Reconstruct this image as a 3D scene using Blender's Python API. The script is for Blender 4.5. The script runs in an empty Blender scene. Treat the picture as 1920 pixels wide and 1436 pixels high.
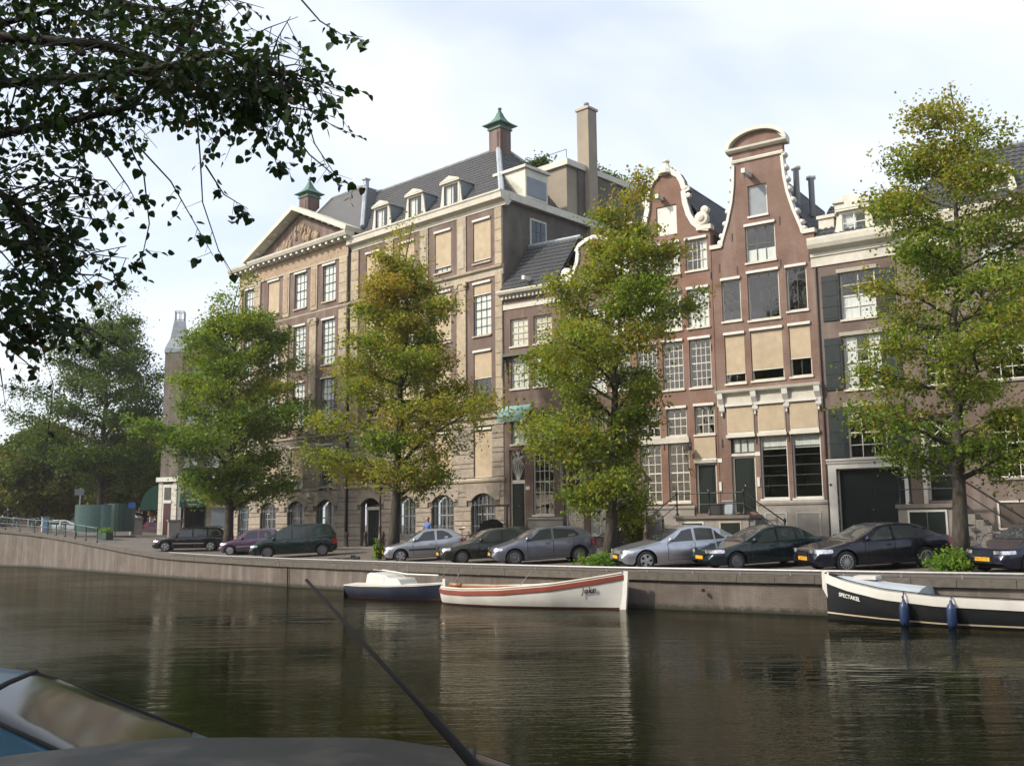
import bpy, bmesh, math, random
import numpy as np
from mathutils import Vector, Matrix, Quaternion
from mathutils.geometry import tessellate_polygon

# ------------------------------------------------------------------ camera, sky, sun, exposure
scene = bpy.context.scene
COL = scene.collection
EYE = 1.46
cam_data = bpy.data.cameras.new('camera')
cam_data.sensor_fit = 'HORIZONTAL'; cam_data.sensor_width = 36.0; cam_data.lens = 35.25
cam_data.clip_start = 0.05; cam_data.clip_end = 3000
cam = bpy.data.objects.new('camera', cam_data); COL.objects.link(cam)
pitch, roll = math.atan(272/1880), math.atan(0.010)
f_ = Vector((0, math.cos(pitch), math.sin(pitch))); r_ = Vector((1, 0, 0)); u_ = r_.cross(f_)
r2 = r_*math.cos(roll) - u_*math.sin(roll); u2 = u_*math.cos(roll) + r_*math.sin(roll)
cam.matrix_world = Matrix(((r2.x, u2.x, -f_.x, 0), (r2.y, u2.y, -f_.y, 0), (r2.z, u2.z, -f_.z, EYE), (0, 0, 0, 1)))
scene.camera = cam

SUN_AZ, SUN_EL = math.radians(199), math.radians(37)      # azimuth measured from +X towards +Y
sun_dir = Vector((math.cos(SUN_AZ)*math.cos(SUN_EL), math.sin(SUN_AZ)*math.cos(SUN_EL), math.sin(SUN_EL)))
world = bpy.data.worlds.new('World'); scene.world = world; world.use_nodes = True
wn, wl = world.node_tree.nodes, world.node_tree.links
wn.clear()
w_out = wn.new('ShaderNodeOutputWorld'); w_bg = wn.new('ShaderNodeBackground'); w_bg.inputs['Strength'].default_value = 0.15
w_sky = wn.new('ShaderNodeTexSky'); w_sky.sky_type = 'NISHITA'; w_sky.sun_disc = False
w_sky.sun_elevation = SUN_EL; w_sky.sun_rotation = math.pi/2 - SUN_AZ
w_sky.air_density = 1.0; w_sky.dust_density = 3.0; w_sky.ozone_density = 1.0; w_sky.altitude = 0
w_tc = wn.new('ShaderNodeTexCoord'); w_map = wn.new('ShaderNodeMapping'); w_map.inputs['Scale'].default_value = (1.0, 1.0, 2.6)
w_noise = wn.new('ShaderNodeTexNoise'); w_noise.inputs['Scale'].default_value = 1.4; w_noise.inputs['Detail'].default_value = 4
w_noise.inputs['Roughness'].default_value = 0.55; w_noise.inputs['Distortion'].default_value = 0.5
w_ramp = wn.new('ShaderNodeValToRGB'); w_ramp.color_ramp.elements[0].position = 0.38; w_ramp.color_ramp.elements[1].position = 0.70
w_ramp.color_ramp.elements[0].color = (.38, .38, .38, 1); w_ramp.color_ramp.elements[1].color = (.97, .97, .97, 1)
w_mix = wn.new('ShaderNodeMixRGB'); w_mix.inputs['Color2'].default_value = (3.75, 3.9, 4.2, 1)   # thin high cloud
wl.new(w_tc.outputs['Generated'], w_map.inputs['Vector']); wl.new(w_map.outputs['Vector'], w_noise.inputs['Vector'])
wl.new(w_noise.outputs['Fac'], w_ramp.inputs['Fac']); wl.new(w_ramp.outputs['Color'], w_mix.inputs['Fac'])
wl.new(w_sky.outputs['Color'], w_mix.inputs['Color1']); wl.new(w_mix.outputs['Color'], w_bg.inputs['Color'])
wl.new(w_bg.outputs['Background'], w_out.inputs['Surface'])

sun_data = bpy.data.lights.new('sun', 'SUN'); sun_data.energy = 2.3; sun_data.angle = math.radians(2.5); sun_data.color = (1.0, .93, .82)
sun = bpy.data.objects.new('sun', sun_data); COL.objects.link(sun)
sun.rotation_euler = sun_dir.to_track_quat('Z', 'Y').to_euler(); sun.location = (-60, -20, 80)

scene.view_settings.view_transform = 'Standard'; scene.view_settings.look = 'None'
scene.view_settings.exposure = 0.95; scene.view_settings.gamma = 1.0; scene.view_settings.use_curve_mapping = False
scene.render.engine = 'CYCLES'
scene.cycles.max_bounces = 6; scene.cycles.diffuse_bounces = 2; scene.cycles.glossy_bounces = 3; scene.cycles.transmission_bounces = 3
scene.cycles.transparent_max_bounces = 12; scene.cycles.caustics_reflective = False; scene.cycles.caustics_refractive = False

# ------------------------------------------------------------------ helpers
rnd = random.Random(7)
def link(o, parent=None):
    COL.objects.link(o)
    if parent is not None: o.parent = parent
    return o
def tag(o, label=None, cat=None, group=None, kind=None):
    if label: o['label'] = label
    if cat: o['category'] = cat
    if group: o['group'] = group
    if kind: o['kind'] = kind
    return o
def empty(name, loc=(0, 0, 0), rz=0.0, label=None, cat=None, group=None, parent=None):
    o = bpy.data.objects.new(name, None); o.empty_display_size = .2
    o.location = loc; o.rotation_euler = (0, 0, rz); link(o, parent)
    return tag(o, label, cat, group)

class MB:
    """collects shapes, build() links them as ONE mesh object"""
    def __init__(s, ox=0.0, oy=0.0, oz=0.0): s.v = []; s.f = []; s.o = (ox, oy, oz)
    def add(s, vs, fs):
        n = len(s.v); ox, oy, oz = s.o
        s.v += [(x+ox, y+oy, z+oz) for x, y, z in vs]; s.f += [tuple(i+n for i in f) for f in fs]
    def box(s, x0, x1, y0, y1, z0, z1):
        s.add([(x0,y0,z0),(x1,y0,z0),(x1,y1,z0),(x0,y1,z0),(x0,y0,z1),(x1,y0,z1),(x1,y1,z1),(x0,y1,z1)],
              [(0,3,2,1),(4,5,6,7),(0,1,5,4),(1,2,6,5),(2,3,7,6),(3,0,4,7)])
        return s
    def quad(s, a, b, c, d): s.add([a,b,c,d], [(0,1,2,3)]); return s
    def poly(s, pts): s.add(pts, [tuple(range(len(pts)))]); return s
    def prism(s, pts, y0, y1, holes=()):
        """polygon (x,z) with holes, front at y0, back at y1 (tessellated caps)"""
        loops = [list(pts)] + [list(h) for h in holes]
        flat = [p for L in loops for p in L]
        tris = tessellate_polygon([[Vector((p[0], p[1], 0)) for p in L] for L in loops])
        n = len(flat)
        vs = [(p[0], y0, p[1]) for p in flat] + [(p[0], y1, p[1]) for p in flat]
        fs = []
        for t in tris:
            a, b, c = [flat[i] for i in t]
            cr = (b[0]-a[0])*(c[1]-a[1]) - (b[1]-a[1])*(c[0]-a[0])
            t = tuple(t) if cr > 0 else tuple(reversed(t))
            fs.append(t); fs.append(tuple(n+i for i in reversed(t)))
        k = 0
        for li, L in enumerate(loops):
            m = len(L)
            area = sum(L[i][0]*L[(i+1) % m][1]-L[(i+1) % m][0]*L[i][1] for i in range(m))
            for i in range(m):
                a, b = k+i, k+(i+1) % m
                fs.append((b, a, n+a, n+b) if (area > 0) == (li == 0) else (a, b, n+b, n+a))
            k += m
        s.add(vs, fs); return s
    def prism_x(s, pts, x0, x1):
        """polygon in (y,z) extruded along x"""
        n = len(pts)
        s.add([(x0,p[0],p[1]) for p in pts]+[(x1,p[0],p[1]) for p in pts],
              [tuple(reversed(range(n))), tuple(range(n,2*n))]+[(i,(i+1)%n,n+(i+1)%n,n+i) for i in range(n)])
        return s
    def tube(s, pts, r, n=6, cap=True):
        pts = [Vector(p) for p in pts]; rs = r if hasattr(r, '__len__') else [r]*len(pts)
        rings = []; up = Vector((0,0,1)); vs = []; fs = []
        for i, p in enumerate(pts):
            d = (pts[min(i+1,len(pts)-1)]-pts[max(i-1,0)])
            if d.length < 1e-9: d = Vector((0,0,1))
            d.normalize()
            a = d.cross(up) if abs(d.z) < .95 else d.cross(Vector((0,1,0)))
            a.normalize(); b = d.cross(a)
            for k in range(n):
                t = 2*math.pi*k/n; q = p+a*(rs[i]*math.cos(t))+b*(rs[i]*math.sin(t)); vs.append(q[:])
        for i in range(len(pts)-1):
            for k in range(n):
                fs.append((i*n+k, i*n+(k+1)%n, (i+1)*n+(k+1)%n, (i+1)*n+k))
        if cap: fs += [tuple(reversed(range(n))), tuple((len(pts)-1)*n+k for k in range(n))]
        s.add(vs, fs); return s
    def lathe(s, prof, n=12, c=(0,0,0), axis='z', cap=True):
        """profile of (r,h) turned round an axis through c"""
        vs = []; fs = []
        for r, h in prof:
            for k in range(n):
                t = 2*math.pi*k/n; a, b = r*math.cos(t), r*math.sin(t)
                vs.append((c[0]+a, c[1]+b, c[2]+h) if axis == 'z' else ((c[0]+a, c[1]+h, c[2]+b) if axis == 'y' else (c[0]+h, c[1]+a, c[2]+b)))
        for i in range(len(prof)-1):
            for k in range(n):
                fs.append((i*n+k, i*n+(k+1)%n, (i+1)*n+(k+1)%n, (i+1)*n+k))
        if cap: fs += [tuple(reversed(range(n))), tuple((len(prof)-1)*n+k for k in range(n))]
        s.add(vs, fs); return s
    def mesh(s, name, mat, smooth=False):
        me = bpy.data.meshes.new(name); me.from_pydata(s.v, [], s.f)
        if mat: me.materials.append(mat)
        if smooth: me.polygons.foreach_set('use_smooth', [True]*len(me.polygons))
        me.update(); return me
    def build(s, name, mat, parent=None, smooth=False, bevel=0, **kw):
        o = bpy.data.objects.new(name, s.mesh(name, mat, smooth)); link(o, parent)
        if bevel:
            b = o.modifiers.new('bevel', 'BEVEL'); b.width = bevel; b.segments = 1; b.limit_method = 'ANGLE'; b.angle_limit = math.radians(40)
        return tag(o, **kw) if kw else o

_shared = {}
def unit_box(mat, bevel=0.0):
    k = ('box', mat.name, bevel)
    if k not in _shared:
        m = MB(); m.box(-.5,.5,-.5,.5,-.5,.5); _shared[k] = m.mesh('box_piece', mat)
    return _shared[k]
def piece(name, mat, x0, x1, y0, y1, z0, z1, parent):
    """a box piece that shares one unit mesh"""
    o = bpy.data.objects.new(name, unit_box(mat)); o.location = ((x0+x1)/2, (y0+y1)/2, (z0+z1)/2)
    o.scale = (abs(x1-x0), abs(y1-y0), abs(z1-z0)); return link(o, parent)
def block_mesh(mat, sx, sy, sz, b):
    """chamfered block, shared between blocks of the same rounded size"""
    sx, sy, sz = round(sx, 2), round(sy, 2), round(sz, 2)
    k = ('block', mat.name, sx, sy, sz, b)
    if k not in _shared:
        m = MB(); X, Y, Z = sx/2, sy/2, sz/2
        m.add([(-X,Y,-Z),(X,Y,-Z),(X,Y,Z),(-X,Y,Z),(-X,-Y+b,-Z),(X,-Y+b,-Z),(X,-Y+b,Z),(-X,-Y+b,Z),(-X+b,-Y,-Z+b),(X-b,-Y,-Z+b),(X-b,-Y,Z-b),(-X+b,-Y,Z-b)],
              [(0,4,5,1),(1,5,6,2),(2,6,7,3),(3,7,4,0),(4,8,9,5),(5,9,10,6),(6,10,11,7),(7,11,8,4),(8,11,10,9),(0,1,2,3)])
        _shared[k] = m.mesh('block_piece', mat)
    return _shared[k]
def block(name, mat, x0, x1, y0, y1, z0, z1, parent, b=.02):
    o = bpy.data.objects.new(name, block_mesh(mat, x1-x0, y1-y0, z1-z0, b)); o.location = ((x0+x1)/2, (y0+y1)/2, (z0+z1)/2)
    return link(o, parent)
def copy_tree(o, parent=None):
    c = o.copy(); link(c); c.parent = parent
    for ch in list(o.children): copy_tree(ch, c)
    return c
def np_mesh(name, verts, faces_quads, mat, colors=None, smooth=False):
    """fast mesh from numpy; every face has the same corner count"""
    me = bpy.data.meshes.new(name); nv, (nf, k) = len(verts), faces_quads.shape
    me.vertices.add(nv); me.vertices.foreach_set('co', np.asarray(verts, dtype=np.float32).ravel())
    me.loops.add(nf*k); me.loops.foreach_set('vertex_index', faces_quads.astype(np.int32).ravel())
    me.polygons.add(nf); me.polygons.foreach_set('loop_start', np.arange(0, nf*k, k, dtype=np.int32))
    me.polygons.foreach_set('loop_total', np.full(nf, k, dtype=np.int32))
    if smooth: me.polygons.foreach_set('use_smooth', np.ones(nf, dtype=bool))
    me.update(calc_edges=True)
    if colors is not None:
        a = me.color_attributes.new('tint', 'FLOAT_COLOR', 'POINT'); a.data.foreach_set('color', np.asarray(colors, dtype=np.float32).ravel())
    me.materials.append(mat); return me
def text_mesh(txt, size, mat, name, parent, loc, rot, shear=0.0, extrude=.002, align='CENTER', bold=.0):
    cu = bpy.data.curves.new(name, 'FONT'); cu.body = txt; cu.size = size; cu.shear = shear; cu.extrude = extrude; cu.align_x = align; cu.align_y = 'CENTER'
    cu.resolution_u = 3; cu.offset = size*bold
    tmp = bpy.data.objects.new(name, cu); COL.objects.link(tmp)
    dg = bpy.context.evaluated_depsgraph_get(); me = bpy.data.meshes.new_from_object(tmp.evaluated_get(dg))
    bpy.data.objects.remove(tmp); bpy.data.curves.remove(cu)
    me.materials.clear(); me.materials.append(mat)
    o = bpy.data.objects.new(name, me); o.location = loc; o.rotation_euler = rot
    return link(o, parent)
# ------------------------------------------------------------------ materials (all procedural)
class Nt:
    def __init__(s, name):
        s.m = bpy.data.materials.new(name); s.m.use_nodes = True; s.t = s.m.node_tree; s.n = s.t.nodes; s.b = s.n['Principled BSDF']
    def new(s, typ, **kw):
        n = s.n.new(typ)
        for k, v in kw.items():
            if k in n.inputs: n.inputs[k].default_value = v
            else: setattr(n, k, v)
        return n
    def l(s, a, b): s.t.links.new(a, b)
    def coords(s, kind='Object', scale=(1,1,1)):
        tc = s.new('ShaderNodeTexCoord'); mp = s.new('ShaderNodeMapping'); mp.inputs['Scale'].default_value = scale
        s.l(tc.outputs[kind], mp.inputs['Vector']); return mp.outputs['Vector']
    def world(s, scale=(1,1,1)):
        g = s.new('ShaderNodeNewGeometry'); mp = s.new('ShaderNodeMapping'); mp.inputs['Scale'].default_value = scale
        s.l(g.outputs['Position'], mp.inputs['Vector']); return mp.outputs['Vector']
    def noise(s, vec, scale, detail=4, rough=.55):
        n = s.new('ShaderNodeTexNoise'); n.inputs['Scale'].default_value = scale; n.inputs['Detail'].default_value = detail; n.inputs['Roughness'].default_value = rough
        if vec is not None: s.l(vec, n.inputs['Vector'])
        return n.outputs['Fac']
    def ramp(s, fac, stops):
        r = s.new('ShaderNodeValToRGB'); e = r.color_ramp.elements
        while len(e) < len(stops): e.new(.5)
        for i, (p, c) in enumerate(stops):
            e[i].position = p; e[i].color = (*c, 1) if len(c) == 3 else c
        s.l(fac, r.inputs['Fac']); return r.outputs['Color']
    def mix(s, fac, a, b, mode='MIX'):
        m = s.new('ShaderNodeMixRGB', blend_type=mode)
        for key, val in (('Fac', fac), ('Color1', a), ('Color2', b)):
            if isinstance(val, (int, float)): m.inputs[key].default_value = val
            elif isinstance(val, tuple): m.inputs[key].default_value = (*val, 1) if len(val) == 3 else val
            else: s.l(val, m.inputs[key])
        return m.outputs['Color']
    def bump(s, h, strength=.3, dist=.02):
        b = s.new('ShaderNodeBump'); b.inputs['Strength'].default_value = strength; b.inputs['Distance'].default_value = dist
        s.l(h, b.inputs['Height']); s.l(b.outputs['Normal'], s.b.inputs['Normal']); return b
    def col(s, c):
        if isinstance(c, tuple): s.b.inputs['Base Color'].default_value = (*c, 1)
        else: s.l(c, s.b.inputs['Base Color'])
        return s
    def set(s, **kw):
        for k, v in kw.items(): s.b.inputs[k.replace('_', ' ')].default_value = v
        return s

def simple(name, c, rough=.6, var=.15, scale=6.0, metal=0.0, bump=0.0, coat=0.0, grime=0.0, rand=0.0, coords='world', spec=.5):
    t = Nt(name); v = t.world() if coords == 'world' else t.coords()
    f = t.noise(v, scale, 5)
    lo = tuple(x*(1-var) for x in c); hi = tuple(min(1, x*(1+var)) for x in c)
    cc = t.ramp(f, [(.3, lo), (.7, hi)])
    if grime:
        g = t.noise(v, scale*.23, 6, .65)
        cc = t.mix(t.ramp(g, [(.45, (0,0,0)), (.72, (grime,)*3)]), cc, tuple(x*.35 for x in c))
    if rand:
        oi = t.new('ShaderNodeObjectInfo')
        cc = t.mix(1.0, cc, t.ramp(oi.outputs['Random'], [(0, (1-rand,)*3), (1, (1.0, 1.0-rand*.1, 1.0-rand*.35))]), 'MULTIPLY')
    t.col(cc).set(Roughness=rough, Metallic=metal); t.b.inputs['Specular IOR Level'].default_value = spec
    if coat: t.set(Coat_Weight=coat, Coat_Roughness=.04)
    if bump: t.bump(t.noise(v, scale*3, 6), bump, .02)
    return t.m

def brick(name, c1, c2, mortar, ax=1.0, ay=1.0):
    """brick courses 65 mm high, joints in relief; vector (x+y, z)"""
    t = Nt(name); tc = t.new('ShaderNodeTexCoord'); sp = t.new('ShaderNodeSeparateXYZ'); t.l(tc.outputs['Object'], sp.inputs[0])
    my = t.new('ShaderNodeMath', operation='MULTIPLY'); my.inputs[1].default_value = ay; t.l(sp.outputs['Y'], my.inputs[0])
    ad = t.new('ShaderNodeMath', operation='MULTIPLY_ADD'); t.l(sp.outputs['X'], ad.inputs[0]); ad.inputs[1].default_value = ax; t.l(my.outputs[0], ad.inputs[2])
    cb = t.new('ShaderNodeCombineXYZ'); t.l(ad.outputs[0], cb.inputs['X']); t.l(sp.outputs['Z'], cb.inputs['Y'])
    b = t.new('ShaderNodeTexBrick'); t.l(cb.outputs[0], b.inputs['Vector'])
    b.inputs['Scale'].default_value = 1.0; b.inputs['Brick Width'].default_value = .21; b.inputs['Row Height'].default_value = .062
    b.inputs['Mortar Size'].default_value = .007; b.inputs['Mortar Smooth'].default_value = .3; b.inputs['Bias'].default_value = -.1
    b.inputs['Color1'].default_value = (*c1, 1); b.inputs['Color2'].default_value = (*c2, 1); b.inputs['Mortar'].default_value = (*mortar, 1)
    w = t.world(); n = t.noise(w, 1.1, 7, .6)
    cc = t.mix(t.ramp(n, [(.35, (0,0,0)), (.72, (.85,)*3)]), b.outputs['Color'], tuple(x*.5 for x in c1))
    n4 = t.noise(w, .33, 5, .6); cc = t.mix(t.ramp(n4, [(.42, (0,0,0)), (.66, (.62,)*3)]), cc, (c1[0]*.62+.045, c1[1]*.75+.04, c1[2]*.8+.036))   # greyer weathered areas
    n2 = t.noise(t.world((1.6, 1.6, .22)), 1.0, 5)          # rain streaks
    cc = t.mix(t.ramp(n2, [(.5, (0,0,0)), (.78, (.45,)*3)]), cc, (.30, .26, .23))
    t.col(cc).set(Roughness=.88); t.bump(b.outputs['Fac'], -.5, .008)
    return t.m

M = {}
M['brick_big'] = brick('dark_red_brick', (.15,.084,.065), (.115,.066,.053), (.22,.19,.17))
M['brick_side'] = brick('brown_side_brick', (.118,.096,.075), (.095,.078,.063), (.17,.15,.13))
M['brick_a'] = brick('purple_brown_brick', (.165,.095,.070), (.132,.076,.058), (.2,.17,.15))
M['brick_c'] = brick('red_orange_brick', (.225,.106,.066), (.175,.084,.055), (.25,.2,.17))
M['brick_d'] = brick('weathered_red_brick', (.205,.102,.067), (.15,.080,.060), (.28,.24,.21))
M['brick_e'] = brick('brown_mauve_brick', (.16,.103,.080), (.13,.086,.069), (.21,.175,.15))
M['brick_quay'] = brick('old_quay_brick', (.132,.096,.074), (.096,.074,.060), (.17,.155,.135), .75, -.65)
M['stone'] = simple('warm_grey_sandstone', (.33,.285,.235), .85, .18, 5, bump=.35, grime=.45, rand=.22)
M['stone_joint'] = simple('recessed_stone_joint', (.14,.12,.10), .9, .15, 5)
M['tan_stone'] = simple('tan_sandstone', (.39,.325,.235), .85, .18, 3, bump=.2, grime=.3, rand=.18)
M['band'] = simple('weathered_stone_band', (.40,.345,.265), .85, .15, 3, bump=.15, grime=.35)
M['relief'] = simple('orange_terracotta_relief', (.33,.245,.165), .85, .25, 6, bump=.6, grime=.35)
M['plinth'] = simple('grey_bluestone_plinth', (.27,.245,.215), .8, .12, 4, bump=.2, grime=.35)
M['bluestone'] = simple('bluestone_steps', (.20,.185,.165), .7, .12, 5, bump=.15, grime=.3, rand=.15)
M['white'] = simple('cream_white_paint', (.56,.53,.445), .6, .08, 4, grime=.32)
M['white2'] = simple('clean_white_paint', (.59,.575,.52), .55, .06, 4, grime=.2)
M['black_frame'] = simple('dark_sash_paint', (.045,.048,.05), .4, .1)
M['grey_frame'] = simple('grey_sash_paint', (.32,.32,.30), .5, .1)
M['blind'] = simple('beige_awning_cloth', (.43,.345,.235), .9, .10, 2.5, grime=.22)
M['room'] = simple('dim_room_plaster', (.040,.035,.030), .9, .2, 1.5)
M['curtain'] = None
M['green_door'] = simple('bottle_green_door_paint', (.008,.014,.011), .5, .2, spec=.2)
M['shutter'] = simple('black_green_shutter_paint', (.020,.028,.028), .5, .15, spec=.25)
M['lead'] = simple('weathered_lead', (.33,.36,.385), .55, .15, 3, grime=.3)
M['copper'] = simple('verdigris_copper', (.085,.165,.125), .7, .22, 4, grime=.5)
M['copper_dark'] = simple('dark_copper_underside', (.09,.15,.12), .7, .2, 4)
M['stucco'] = simple('tan_stucco', (.28,.24,.185), .9, .08, 1.2, bump=.15, grime=.35)
M['cheek'] = simple('grey_zinc_cheek', (.20,.225,.245), .6, .1, 2)
M['iron'] = simple('black_iron', (.014,.014,.015), .45, .2)
M['iron_brown'] = simple('brown_iron_post', (.05,.03,.025), .5, .2, 8)
M['rail_grey'] = simple('galvanised_tube', (.33,.32,.31), .45, .12, 8, metal=.6)
M['bike_grey'] = simple('dull_bike_paint', (.12,.12,.12), .5, .1)
M['green_metal'] = simple('dark_green_paint', (.016,.045,.036), .45, .2, 6)
M['urinal'] = simple('grey_green_panel', (.075,.14,.125), .5, .15, 5)
M['wood'] = simple('varnished_wood', (.30,.13,.05), .4, .3, 9)
M['rubber'] = simple('tyre_rubber', (.018,.018,.018), .8, .2)
M['alloy'] = simple('alloy_rim', (.50,.50,.51), .35, .05, metal=.8)
M['steel_rim'] = simple('grey_hubcap', (.17,.17,.18), .45, .1, metal=.5)
M['chrome'] = simple('chrome', (.8,.8,.8), .15, .02, metal=1.0)
M['dark_trim'] = simple('black_plastic', (.012,.012,.013), .7, .1, spec=.2)
M['lamp_red'] = simple('red_tail_lamp', (.32,.015,.012), .2, .1)
M['lamp_amber'] = simple('amber_lamp', (.6,.22,.02), .2, .1)
M['plate'] = simple('yellow_number_plate', (.70,.36,.02), .45, .05)
M['ink'] = simple('black_lettering', (.012,.012,.014), .5, .1)
M['white_letter'] = simple('white_lettering', (.78,.78,.74), .6, .05)
M['awning'] = simple('green_awning_cloth', (.006,.060,.040), .75, .15, 3)
M['orange'] = simple('orange_sign_paint', (.50,.13,.02), .55, .1)
M['amber_sign'] = simple('amber_sign_paint', (.62,.28,.03), .5, .1)
M['blue_paint'] = simple('blue_paint', (.03,.12,.36), .45, .1)
M['fender'] = simple('blue_vinyl_fender', (.012,.030,.085), .4, .1)
M['tarp'] = simple('pale_grey_boat_cover', (.38,.42,.45), .6, .1, 3)
M['bark'] = None
def curtain_mat(name, c):
    t = Nt(name); w = t.coords(scale=(1,1,.02)); f = t.noise(w, 26, 2)
    t.col(t.ramp(f, [(.3, tuple(x*.72 for x in c)), (.7, c)])).set(Roughness=.9); return t.m
M['curtain'] = curtain_mat('white_curtain', (.82,.80,.76))
M['curtain_grey'] = curtain_mat('grey_sheer_curtain', (.26,.25,.25))
M['curtain_tan'] = curtain_mat('cream_curtain', (.80,.70,.55))
def glass_mat(name, tint=(.93,.95,.94), base=.025, wav=.06, rough=.015):
    t = Nt(name); t.n.remove(t.b)
    tr = t.new('ShaderNodeBsdfTransparent'); tr.inputs['Color'].default_value = (*tint, 1)
    gl = t.new('ShaderNodeBsdfGlossy'); gl.inputs['Roughness'].default_value = rough; gl.inputs['Color'].default_value = (.95,.97,1,1)
    fr = t.new('ShaderNodeFresnel'); fr.inputs['IOR'].default_value = 1.5
    ad = t.new('ShaderNodeMath', operation='ADD'); ad.inputs[1].default_value = base; t.l(fr.outputs[0], ad.inputs[0])
    g = t.new('ShaderNodeNewGeometry'); oi = t.new('ShaderNodeObjectInfo')
    va = t.new('ShaderNodeVectorMath', operation='ADD'); t.l(g.outputs['Position'], va.inputs[0]); t.l(oi.outputs['Random'], va.inputs[1])
    n = t.new('ShaderNodeTexNoise'); n.inputs['Scale'].default_value = 1.6; t.l(va.outputs[0], n.inputs['Vector'])
    b = t.new('ShaderNodeBump'); b.inputs['Strength'].default_value = wav; b.inputs['Distance'].default_value = .25; t.l(n.outputs['Fac'], b.inputs['Height'])
    t.l(b.outputs['Normal'], gl.inputs['Normal'])
    bf = t.new('ShaderNodeMath', operation='MULTIPLY'); nb = t.new('ShaderNodeMath', operation='SUBTRACT'); nb.inputs[0].default_value = 1.0; t.l(g.outputs['Backfacing'], nb.inputs[1]); t.l(nb.outputs[0], bf.inputs[1]); t.l(ad.outputs[0], bf.inputs[0])   # only the outer face mirrors
    mx = t.new('ShaderNodeMixShader'); t.l(bf.outputs[0], mx.inputs['Fac']); t.l(tr.outputs[0], mx.inputs[1]); t.l(gl.outputs[0], mx.inputs[2])
    t.l(mx.outputs[0], t.n['Material Output'].inputs['Surface']); return t.m
M['glass'] = glass_mat('old_window_glass')
M['lamp_glass'] = glass_mat('lantern_glass', (.85,.85,.8), .02, .0, .05)
def car_glass():
    t = Nt('car_glass'); t.col((.034,.040,.043)).set(Roughness=.03, Metallic=0.0); t.b.inputs['Specular IOR Level'].default_value = .6; return t.m
M['car_glass'] = car_glass()
def dusty():
    t = Nt('dusty_car_glass'); n = t.noise(t.world(), 2.2, 6, .65); t.col(t.ramp(n, [(.35, (.012,.013,.012)), (.75, (.040,.041,.036))])).set(Roughness=.10); t.b.inputs['Specular IOR Level'].default_value = .22; return t.m
M['dusty_glass'] = dusty()
def head_lamp():
    t = Nt('headlamp_lens'); f = t.noise(t.coords('Object', (1,6,1)), 9, 2)
    t.col(t.ramp(f, [(.35, (.35,.36,.37)), (.65, (.85,.86,.87))])).set(Roughness=.12, Metallic=.55, Coat_Weight=1.0); return t.m
M['headlamp'] = head_lamp()
def paint(name, c, metal=.35, rough=.28, dust=.1, coat=.9, cr=.05, sp=.3):
    t = Nt(name); w = t.world(); n = t.noise(w, 3.0, 5, .65)
    d = t.ramp(n, [(.45, (0,0,0)), (.8, (dust,)*3)])
    t.col(t.mix(d, c, (.25,.23,.20))).set(Metallic=metal, Roughness=rough, Coat_Weight=coat*.7, Coat_Roughness=cr); t.b.inputs['Specular IOR Level'].default_value = sp; return t.m
def bark_mat():
    t = Nt('lime_bark'); v = t.coords('Object', (1,1,.22)); n = t.noise(v, 14, 8, .65)
    t.col(t.ramp(n, [(.3, (.020,.017,.013)), (.65, (.075,.062,.048)), (.85, (.10,.095,.06))])).set(Roughness=.95); t.bump(n, .9, .03); return t.m
M['bark'] = bark_mat()
def leaf_mat(name, trans=.38, rough=.55, spec=.3):
    t = Nt(name); a = t.new('ShaderNodeAttribute'); a.attribute_name = 'tint'
    t.l(a.outputs['Color'], t.b.inputs['Base Color']); t.set(Roughness=rough); t.b.inputs['Specular IOR Level'].default_value = spec
    tl = t.new('ShaderNodeBsdfTranslucent'); br = t.mix(1.0, a.outputs['Color'], (1.25,1.35,.55), 'MULTIPLY'); t.l(br, tl.inputs['Color'])
    mx = t.new('ShaderNodeMixShader'); mx.inputs['Fac'].default_value = trans
    t.l(t.b.outputs[0], mx.inputs[1]); t.l(tl.outputs[0], mx.inputs[2]); t.l(mx.outputs[0], t.n['Material Output'].inputs['Surface']); return t.m
M['leaf'] = leaf_mat('lime_leaf', .46); M['leaf_near'] = leaf_mat('near_lime_leaf', .30)
def tile_mat(name, c, c2):
    t = Nt(name); v = t.world(); n = t.noise(v, 7, 5, .7); n2 = t.noise(v, .8, 6, .65)
    cc = t.ramp(n, [(.3, tuple(x*.6 for x in c)), (.6, c), (.8, c2)])
    cc = t.mix(t.ramp(n2, [(.5, (0,0,0)), (.75, (.45,)*3)]), cc, (.09,.095,.07))
    t.col(cc).set(Roughness=.55); return t.m
M['tile'] = tile_mat('blue_black_pantile', (.055,.056,.060), (.11,.112,.115))
M['tile_grey'] = tile_mat('grey_pantile', (.075,.075,.074), (.15,.148,.14))
def paving():
    t = Nt('street_clinker'); v = t.world(); b = t.new('ShaderNodeTexBrick'); t.l(v, b.inputs['Vector'])
    b.inputs['Scale'].default_value = 1; b.inputs['Brick Width'].default_value = .2; b.inputs['Row Height'].default_value = .1; b.inputs['Mortar Size'].default_value = .008
    b.inputs['Color1'].default_value = (.125,.10,.085,1); b.inputs['Color2'].default_value = (.09,.075,.068,1); b.inputs['Mortar'].default_value = (.07,.065,.055,1)
    n = t.noise(v, .9, 7, .65)
    cc = t.mix(t.ramp(n, [(.4, (0,0,0)), (.75, (.8,)*3)]), b.outputs['Color'], (.15,.135,.11))
    t.col(cc).set(Roughness=.85); t.bump(b.outputs['Fac'], -.4, .01); return t.m
M['paving'] = paving()
M['sidewalk'] = simple('pale_sidewalk_clinker', (.17,.15,.13), .85, .2, 5, bump=.3, grime=.3)
M['kerb'] = simple('hardstone_kerb', (.28,.265,.24), .8, .15, 4, bump=.2, grime=.3, rand=.2)
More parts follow.
